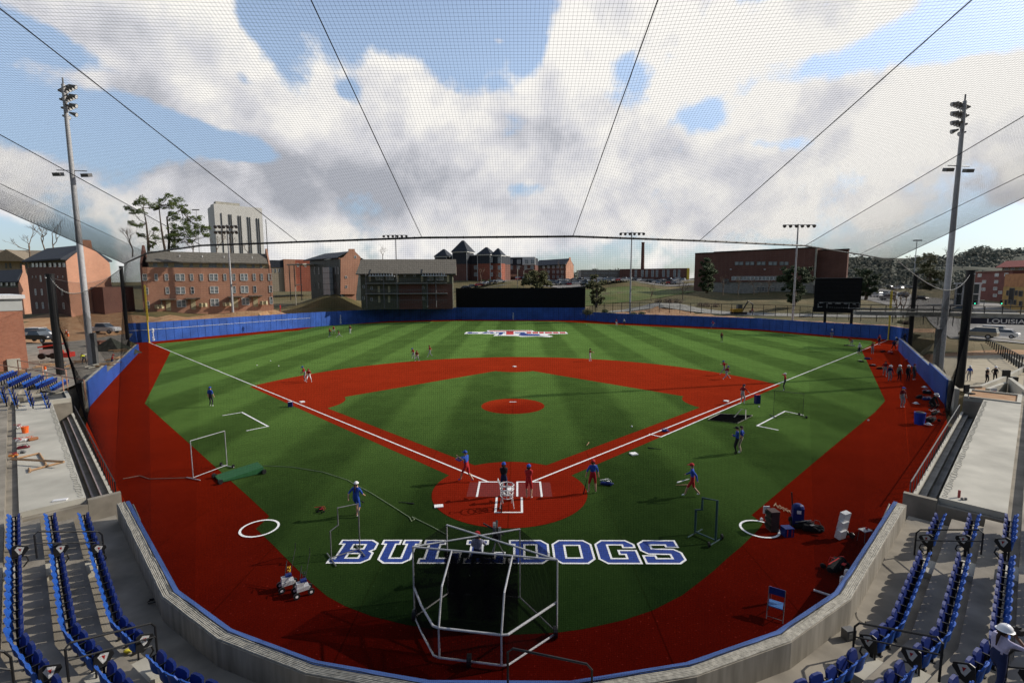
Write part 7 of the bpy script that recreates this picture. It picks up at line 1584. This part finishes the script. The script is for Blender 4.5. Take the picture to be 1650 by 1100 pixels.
# folding chair
p = P(1249, 993); t = thing('folding_chair', 'blue folding chair standing alone on the red track near the right wall', 'chair', (p.x, p.y, 0), math.radians(148))
MB().box((0, 0, .42), (.40, .38, .03)).build('seat', mat('chair_blue', (.03, .12, .32), .5, .1, 4), t); MB().box((0, -.23, .72), (.44, .03, .22), rx=.12).build('backrest', SEATD, t)
for s_ in (-1, 1): MB().tube([(s_*.23, -.25, .82), (s_*.23, -.18, .42), (s_*.23, .26, .01)], .013, 6).build('leg', GREYM, t); MB().tube([(s_*.21, .18, .44), (s_*.21, -.28, .01)], .013, 6).build('leg', GREYM, t)
MB().tube([(-.23, .22, .08), (.23, .22, .08)], .01, 5).build('crossbar', GREYM, t)
p2 = P(1240, 972); tag(MB().tube([(p2.x, p2.y, .01), (p2.x, p2.y, .5)], .05, 8).ball((p2.x, p2.y, .56), .06, 8, 5).build('drink_bottle', mat('bottle_red', (.30, .05, .05), .4)), 'slim dark bottle with reddish cap beside the blue folding chair', 'bottle')
def px_box(name, label, cat, u, v, dims, m, rz=0, group=None, z=0, lid=None):
    p = P(u, v); t = thing(name, label, cat, (p.x, p.y, z), rz, group); b = MB(); w_, d_, h_ = dims
    b.box((0, 0, h_/2), dims).box((0, 0, h_+.015), (w_*1.06, d_*1.06, .03)); b.build('box_body', m, t)
    if lid: MB().box((0, 0, h_+.035), (w_*.8, d_*.6, .02)).build('lid', lid, t)
    return t
def bag(label, u, v, s_=1, m=BLACK, m2=None, n=5, seed=0, group=None, cat='bag', z=0, pos=None):
    p = pos or P(u, v); t = thing('equipment_bag', label, cat, (p[0], p[1], z), rz=random.Random(seed).uniform(-.6, .6), group=group); rnd = random.Random(seed); b = MB()
    k = max(1, n//3)
    for i in range(k):   # long zipped duffels lying across each other
        c = Vector((rnd.uniform(-.22, .22), rnd.uniform(-.2, .2), .13+.10*(i % 2)))*s_; a_ = rnd.uniform(-.7, .7); d = Vector((math.cos(a_), math.sin(a_), rnd.uniform(-.1, .25)))
        L_ = rnd.uniform(.28, .42)*s_; r = rnd.uniform(.10, .15)*s_
        b.tube([c-d*L_, c-d*L_*.9, c-d*L_*.4, c+d*L_*.3, c+d*L_*.88, c+d*L_], [r*.55, r*.95, r*1.05, r, r*.9, r*.5], 8)
        b.box(c+Vector((0, -r*.9, -.02*s_)), (L_*.7, r*.5, r*.9), rz=a_)
    for i in range(n): b.ball((rnd.uniform(-.4, .4)*s_, rnd.uniform(-.26, .26)*s_, rnd.uniform(.05, .2)*s_), (rnd.uniform(.06, .13)*s_, rnd.uniform(.05, .10)*s_, rnd.uniform(.04, .09)*s_), 7, 5, rz=rnd.uniform(0, 3))
    b.build('bag_body', m, t); b = MB()
    for i in range(3):
        x = rnd.uniform(-.3, .2)*s_; y = rnd.uniform(-.2, .2)*s_; b.tube([(x, y, .2*s_), (x+.08*s_, y+.03*s_, .36*s_), (x+.2*s_, y, .34*s_), (x+.28*s_, y-.02*s_, .18*s_)], .012*s_, 5)
    b.tube([(-.45*s_, -.1*s_, .3*s_), (.1*s_, .1*s_, .36*s_)], .02*s_, 6); b.box((.1*s_, -.12*s_, .27*s_), (.16*s_, .10*s_, .03*s_), rz=.5)
    b.build('strap', m2 or m, t); return t
# kiosk, carts and bags on the right track
t = px_box('ball_bin', 'brown open front bin beside the right on deck ring', 'bin', 1244, 853, (.36, .4, .85), mat('brown_bin', (.06, .035, .03), .7, .2, 4), .1); 
for k in range(3): MB().box((-.22, 0, .2+.27*k), (.02, .42, .16)).build('shelf_panel', BLACK, t)
p = P(1234, 838); tag(MB().box((p.x, p.y, .5), (.28, .03, .34)).tube([(p.x, p.y, 0), (p.x, p.y, .4)], .02, 5).build('paper_board', WHITE), 'white notice board fixed on a stake left of the brown bin', 'sign')
t = thing('cooler_cart', 'tall blue two wheeled bag cart on the right track', 'cart', P(1284, 848), -.3, world=False); MB().box((0, 0, .5), (.42, .36, .8)).ball((0, 0, .9), (.24, .2, .16), 10, 6).build('cart_body', SEATD, t); MB().box((0, -.23, .75), (.16, .02, .14)).build('white_patch', WHITE, t); MB().tube([(-.2, .1, .9), (-.24, .2, 1.45)], .03, 6).build('handle', BLACK, t)
for s_ in (-1, 1): MB().tube([(s_*.24, -.1, .14), (s_*.30, -.1, .14)], .14, 10).build('wheel', BLACK, t)
t = px_box('crate', 'small blue crate with red stripes right of the on deck ring', 'crate', 1268, 862, (.38, .34, .34), SEATD, .1); MB().box((-.1, -.175, .18), (.04, .01, .3)).box((.1, -.175, .18), (.04, .01, .3)).build('red_stripe', LRED, t)
bag('heap of black equipment bags lying right of the blue cart', 1302, 854, 1.15, BFAB, GREYM, 11, 3)
b = MB(); rnd = random.Random(8); q = []
for i in range(60): p = P(1247+i*.55+2.5*math.sin(i*1.1), 813+i*.26+2.2*math.cos(i*1.7)); q.append((p.x, p.y, .02+.02*(i % 3)))
b.tube(q, .007, 4); tag(b.build('rope_tangle', mat('pale_rope', (.55, .42, .28), .9)), 'tangled pale rope trailing left of the blue bag cart', 'rope')
t = thing('step_boxes', 'three stacked white panels leaning on a small hand cart near the right wall', 'panels', P(1357, 868), .45); 
for k in range(3): MB().box((-.12+.13*k, .02*k, .26+.34*k), (.40, .22, .36), rx=.16).build('white_panel', PAINTW, t)
for s_ in (-1, 1): MB().tube([(.42, s_*.12, .12), (.46, s_*.12, .12)], .12, 10).build('wheel', BLACK, t)
MB().tube([(.2, 0, .3), (.46, 0, .12)], .02, 5).build('axle_bar', GREYM, t)
t = thing('stool', 'small grey topped stool by the right wall pad', 'stool', P(1393, 872), .3); MB().box((0, 0, .5), (.42, .3, .03)).build('seat', STEEL, t); MB().ball((.06, 0, .56), .05, 8, 5).build('cup', LRED, t)
for x in (-.17, .17):
    for y in (-.12, .12): MB().tube([(x, y, .5), (x*1.2, y*1.3, .01)], .012, 5).build('leg', GREYM, t)
bag('black and red wheeled bag lying near the right wall below the white panels', 1350, 918, 1.1, BFAB, LRED, 8, 5)
b = MB(); b.tube([P(1311, 950, .05), P(1341, 960, .05)], .04, 8); tag(b.build('white_pipe', PAINTW), 'short white pipe lying against the right backstop wall', 'pipe')
for i, (u, v) in enumerate(((1357, 945), (1364, 934))): p = P(u, v); tag(MB().tube([(p.x, p.y, 0), (p.x, p.y, .35), (p.x, p.y, .4)], [.09, .09, .05], 10).build('water_jug', PAINTW), 'white water jug tucked by the right wall pad, '+('nearer' if i == 0 else 'farther')+' one', 'jug', 'water jugs by the wall')
bag('blue white and red bag dropped right of the batter in red cap', 978, 780, .8, SEATD, WHITE, 4, 7)
bag('black and red ball bucket bag left of the walking woman', 517, 824, .65, BFAB, LRED, 3, 8)
t = px_box('crate', 'blue ball box on the track edge near third base', 'crate', 468, 655, (.36, .36, .4), SEATD, .3, lid=PAINTW); t = px_box('crate', 'dark blue ball box on the grass near the large right screen', 'crate', 1220, 650, (.4, .36, .75), SEATD, .1, lid=LRED)
bag('small blue jacket dropped on the first base path', 1071, 695, .7, SEATB, SEATD, 3, 9, None, 'jacket')
def bat(u0, v0, u1, v1, label, m=WHITE, z=.04, z1=None): a_, b_ = P(u0, v0, z), P(u1, v1, z1 or z); return tag(MB().tube([a_, a_.lerp(b_, .4), a_.lerp(b_, .95), b_], [.014, .018, .036, .028], 8).build('baseball_bat', m), label, 'bat')
bat(642, 808, 667, 811, 'black bat lying on the grass left of home plate', BLACK); bat(1066, 723.5, 1044, 721, 'dark bat lying in the right foul grass', BLACK); bat(1089, 781, 1108, 781, 'short pale bat lying behind the walking coach', WOOD); bat(945, 717.5, 949, 712.5, 'tan bat lying on the infield grass right of the plate', WOOD)
bat(1111, 771, 1091, 777, 'white bat held out by the walking coach in red shorts', WHITE, 1.0, .95); bat(748, 742, 735, 733, 'wooden bat swung by the coach in blue on the third base line', WOOD, 1.3, 1.5); bat(946, 771, 940, 796, 'black bat the red capped player leans on', BLACK, .9, .05); bat(580, 806, 586, 809, 'short dark bat in the hand of the walking woman', BLACK, .85, .8)
for i, (u, v) in enumerate(((414, 589), (436, 582), (449, 590), (352, 598), (1018, 688), (1223, 656), (1399, 678), (945, 524), (1142, 537), (1227, 838), (1262, 541))):
    p = P(u, v); tag(MB().ball((p.x, p.y, .06), .07, 8, 6).build('baseball', WHITE), f'white baseball lying on the field, {ORD[i]} counted by hand', 'ball', 'loose baseballs')
rh_ = [P(*q, .03) for q in ((198, 771), (225, 766), (240, 771), (311, 769))]; tag(MB().tube(rh_, .02, 5).build('hose', mat('pale_hose', (.3, .22, .18), .8)), 'thin pale hose crossing the left red track to the tall screen', 'hose')
cur = [(425, 750), (470, 752), (520, 760), (560, 773), (600, 795), (640, 820), (660, 833), (663, 839), (668, 836), (664, 832), (700, 850), (722, 862)]
tag(MB().tube([P(*q, .03) for q in cur], .016, 5).build('hose', mat('pale_green_hose', (.25, .30, .18), .8)), 'long pale green hose snaking from the ramp toward the batting cage', 'hose')
# clutter at the right dugout rail
p = P(1481, 683); t = thing('trash_can', 'bright blue round barrel standing by the right dugout rail', 'barrel', (p.x, p.y, 0)); MB().tube([(0, 0, 0), (0, 0, .9)], [.30, .36], 16).build('barrel_body', mat('barrel_blue', (.01, .05, .42), .4, .1, 3), t); MB().ball((0, 0, .86), (.33, .33, .12), 12, 6).build('contents', BLACK, t)
for i, (u, v, s_, m, m2, lab) in enumerate(((1492, 634, 1.1, BFAB, PAINTW, 'black bags heaped by the right wall, farthest heap with a white strap'), (1497, 645, 1.0, SEATD, PAINTW, 'blue bag lying open in front of the crouching hard hat wearer'), (1486, 672, 1.0, BFAB, GREYM, 'black bag behind the blue barrel at the rail'), (1500, 680, 1.3, BFAB, GREYM, 'large dark bag heap between the barrel and the rail'), (1507, 668, 1.1, BFAB, PAINTW, 'dark bags with a white piece at the dugout corner'), (1505, 655, .9, BFAB, LRED, 'dark bag with red strap at the corner of the right wall'), (1484, 642, .9, BFAB, BLACK, 'flat dark bag on the red turf left of the blue bag'),
        (1421, 567, 1.0, BFAB, LRED, 'black and red bags in a row near the right foul pole, left one'), (1434, 570, 1.2, LRED, PAINTW, 'red bag with white strap near the right foul pole'), (1399, 579, 1.0, SEATD, BLACK, 'navy bag at the grass edge below the white shirted person'), (1407, 590, .8, BFAB, PAINTW, 'small dark bag with white trim left of the group of hard hats'), (1418, 594.5, .9, BFAB, mat('strap_yellow', (.5, .4, .1), .8), 'dark bag with yellow strap next to the group of hard hats'), (1386, 583, .8, BFAB, PAINTW, 'dark glove bag on the grass at the track corner'), (1466, 582, 1.0, LRED, PAINTW, 'red and white bag propped on the right side wall'))):
    bag(lab, u, v, s_, m, m2, 5, 30+i)
for i, (u, v, z) in enumerate(((1496, 684, .1), (1490, 624, .3), (1476, 650, .05))):
    p = P(u, v, z); t = tag(MB().ball((p.x, p.y, z), (.17, .2, .16), 10, 5, zmin=0).box((p.x, p.y, z+.01), (.36, .42, .02)).build('hard_hat', mat('helmet_shell', (.78, .78, .8))), 'white hard hat lying '+('on the bag heap by the rail' if i == 0 else 'on the bags at the wall' if i == 1 else 'on the red turf by the black bag'), 'hard hat')
# things on the left dugout roof
def rp(u, v, z=1.2): return P(u, v, z)
p = rp(41, 697); t = thing('bucket', 'orange bucket standing on the left dugout roof', 'bucket', p); MB().tube([(0, 0, 0), (0, 0, .40), (0, 0, .42)], [.15, .19, .20], 14).build('pail', ORANGE, t); MB().tube([(-.19, 0, .38), (0, .05, .5), (.19, 0, .38)], .008, 4).build('handle', STEEL, t)
for i, (u, v, s_, m, m2, lab) in enumerate(((31, 690, .8, PAINTW, LRED, 'white bag behind the orange bucket on the dugout roof'), (34, 712, .8, PAINTW, LRED, 'white and red bag in front of the orange bucket'), (50, 709, .7, mat('tool_leather', (.25, .10, .04), .7), ORANGE, 'brown leather tool bag right of the heap on the dugout roof'), (38, 722, .7, mat('dark_red_case', (.15, .02, .03), .6), BLACK, 'dark red case below the white bags on the roof'), (37, 730, .5, GREYM, GREYM, 'round grey coil on the dugout roof'), (24, 735, .6, mat('tool_orange', (.5, .2, .05), .6), LRED, 'orange power tool at the roof edge above the sawhorse'), (30, 655, .5, mat('tan_sack', (.45, .32, .2), .9), BLACK, 'tan sack at the far corner of the left dugout roof'))):
    bag(lab, u, v, s_, m, m2, 4, 60+i, 'clutter on the left dugout roof', z=1.2, pos=rp(u, v))
t = thing('sawhorse', 'unpainted lumber sawhorse lying on the left dugout roof', 'sawhorse', rp(65, 745), world=True); k5 = lambda x, y, z=1.25: P(x/5, 640+y/5, z)
def plank(a_, b_, w_=.09): return MB().tube([a_, b_], w_/1.4, 4)
plank(k5(90, 495, 1.45), k5(515, 518, 1.5)).build('beam', WOOD, t)
for a_, b_ in (((140, 490), (315, 450)), ((240, 590), (515, 518)), ((315, 450), (370, 540)), ((235, 570), (240, 600))): plank(k5(*a_), k5(*b_), .08).build('leg', WOOD, t)
p = rp(97, 806); tag(MB().box((p.x, p.y, 1.225), (.5, .22, .05), rz=.4).build('paper_sheet', PAINTW), 'white sheet lying near the front edge of the left dugout roof', 'paper')
for i, (u, v) in enumerate(((1545, 801), (1550, 805), (1556, 805))): p = rp(u, v); tag(MB().tube([(p.x, p.y, 1.2), (p.x, p.y, 1.2+(.32 if i == 0 else .1))], .05, 8).build('can', mat('bottle_red', (.3, .05, .05)) if i == 0 else GREYM), ('tall dark red can' if i == 0 else 'small grey can, left of two' if i == 1 else 'small grey can, right of two')+' on the right dugout roof', 'can')
# office chair in the right planter
p = P(1560, 641, 1.2); t = thing('office_chair', 'black office chair standing in the dirt planter beyond the right dugout roof', 'chair', (p.x, p.y, 1.18), .3); MB().box((0, .18, .78), (.56, .1, .6)).build('backrest', BFAB, t); MB().box((0, -.08, .42), (.52, .48, .1)).build('seat', BFAB, t); MB().tube([(0, 0, .06), (0, 0, .4)], .03, 6).build('column', GREYM, t)
for a_ in range(5): MB().tube([(0, 0, .1), (.28*math.cos(a_*1.257), .28*math.sin(a_*1.257), .04)], .02, 5).build('foot', GREYM, t)
p = P(1620, 615, -.3); tag(MB().box((p.x, p.y, .35), (.7, .25, 1.3)).box((p.x+.9, p.y, .0), (.6, .4, .5)).build('black_cabinet', BLACK), 'black upright cabinet with a low case standing on the plaza edge', 'cabinet')
t = thing('barrier', 'small red and white striped barrier board by the right dugout wall', 'barrier', P(1600, 636, .6), .2); MB().box((0, 0, .2), (.7, .05, .8)).build('board', PAINTW, t); MB().box((.05, -.03, .3), (.3, .02, .12)).box((.1, -.03, .0), (.3, .02, .12)).build('red_marks', LRED, t)
# yellow paper and bits in the stands
p = P(206, 1049, .4); tag(MB().ball((p.x, p.y, .42), (.13, .07, .05), 8, 5).build('yellow_glove', mat('glove_yellow', (.7, .6, .05), .7)), 'yellow glove lying on the concrete by the lower left aisle rail', 'glove')
p = P(1367, 1025, .4); t = thing('sprinkler_box', 'small grey electrical box frame on the walkway right of the wall', 'box', (p.x, p.y, .35), .2); MB().box((0, 0, .15), (.3, .22, .3)).build('housing', GREYM, t); MB().box((0, -.115, .15), (.18, .01, .16)).build('cover', CONCL, t)
p = P(246, 968, .4); tag(MB().tube([(p.x+.15*math.cos(i*.6), p.y+.1*math.sin(i*.6), .37+.004*i) for i in range(16)], .02, 5).build('dark_cord', BLACK), 'dark coil of cord on the walkway behind the left backstop wall', 'cord')
b = MB(); rnd = random.Random(12)
q = [P(1395-i*2.4+3*math.sin(i), 1000-i*1.2+6*math.sin(i*.7), .365) for i in range(14)]; b.tube(q, .008, 4); tag(b.build('loose_wire', BLACK), 'thin loose wire on the walkway beside the right front row', 'wire')
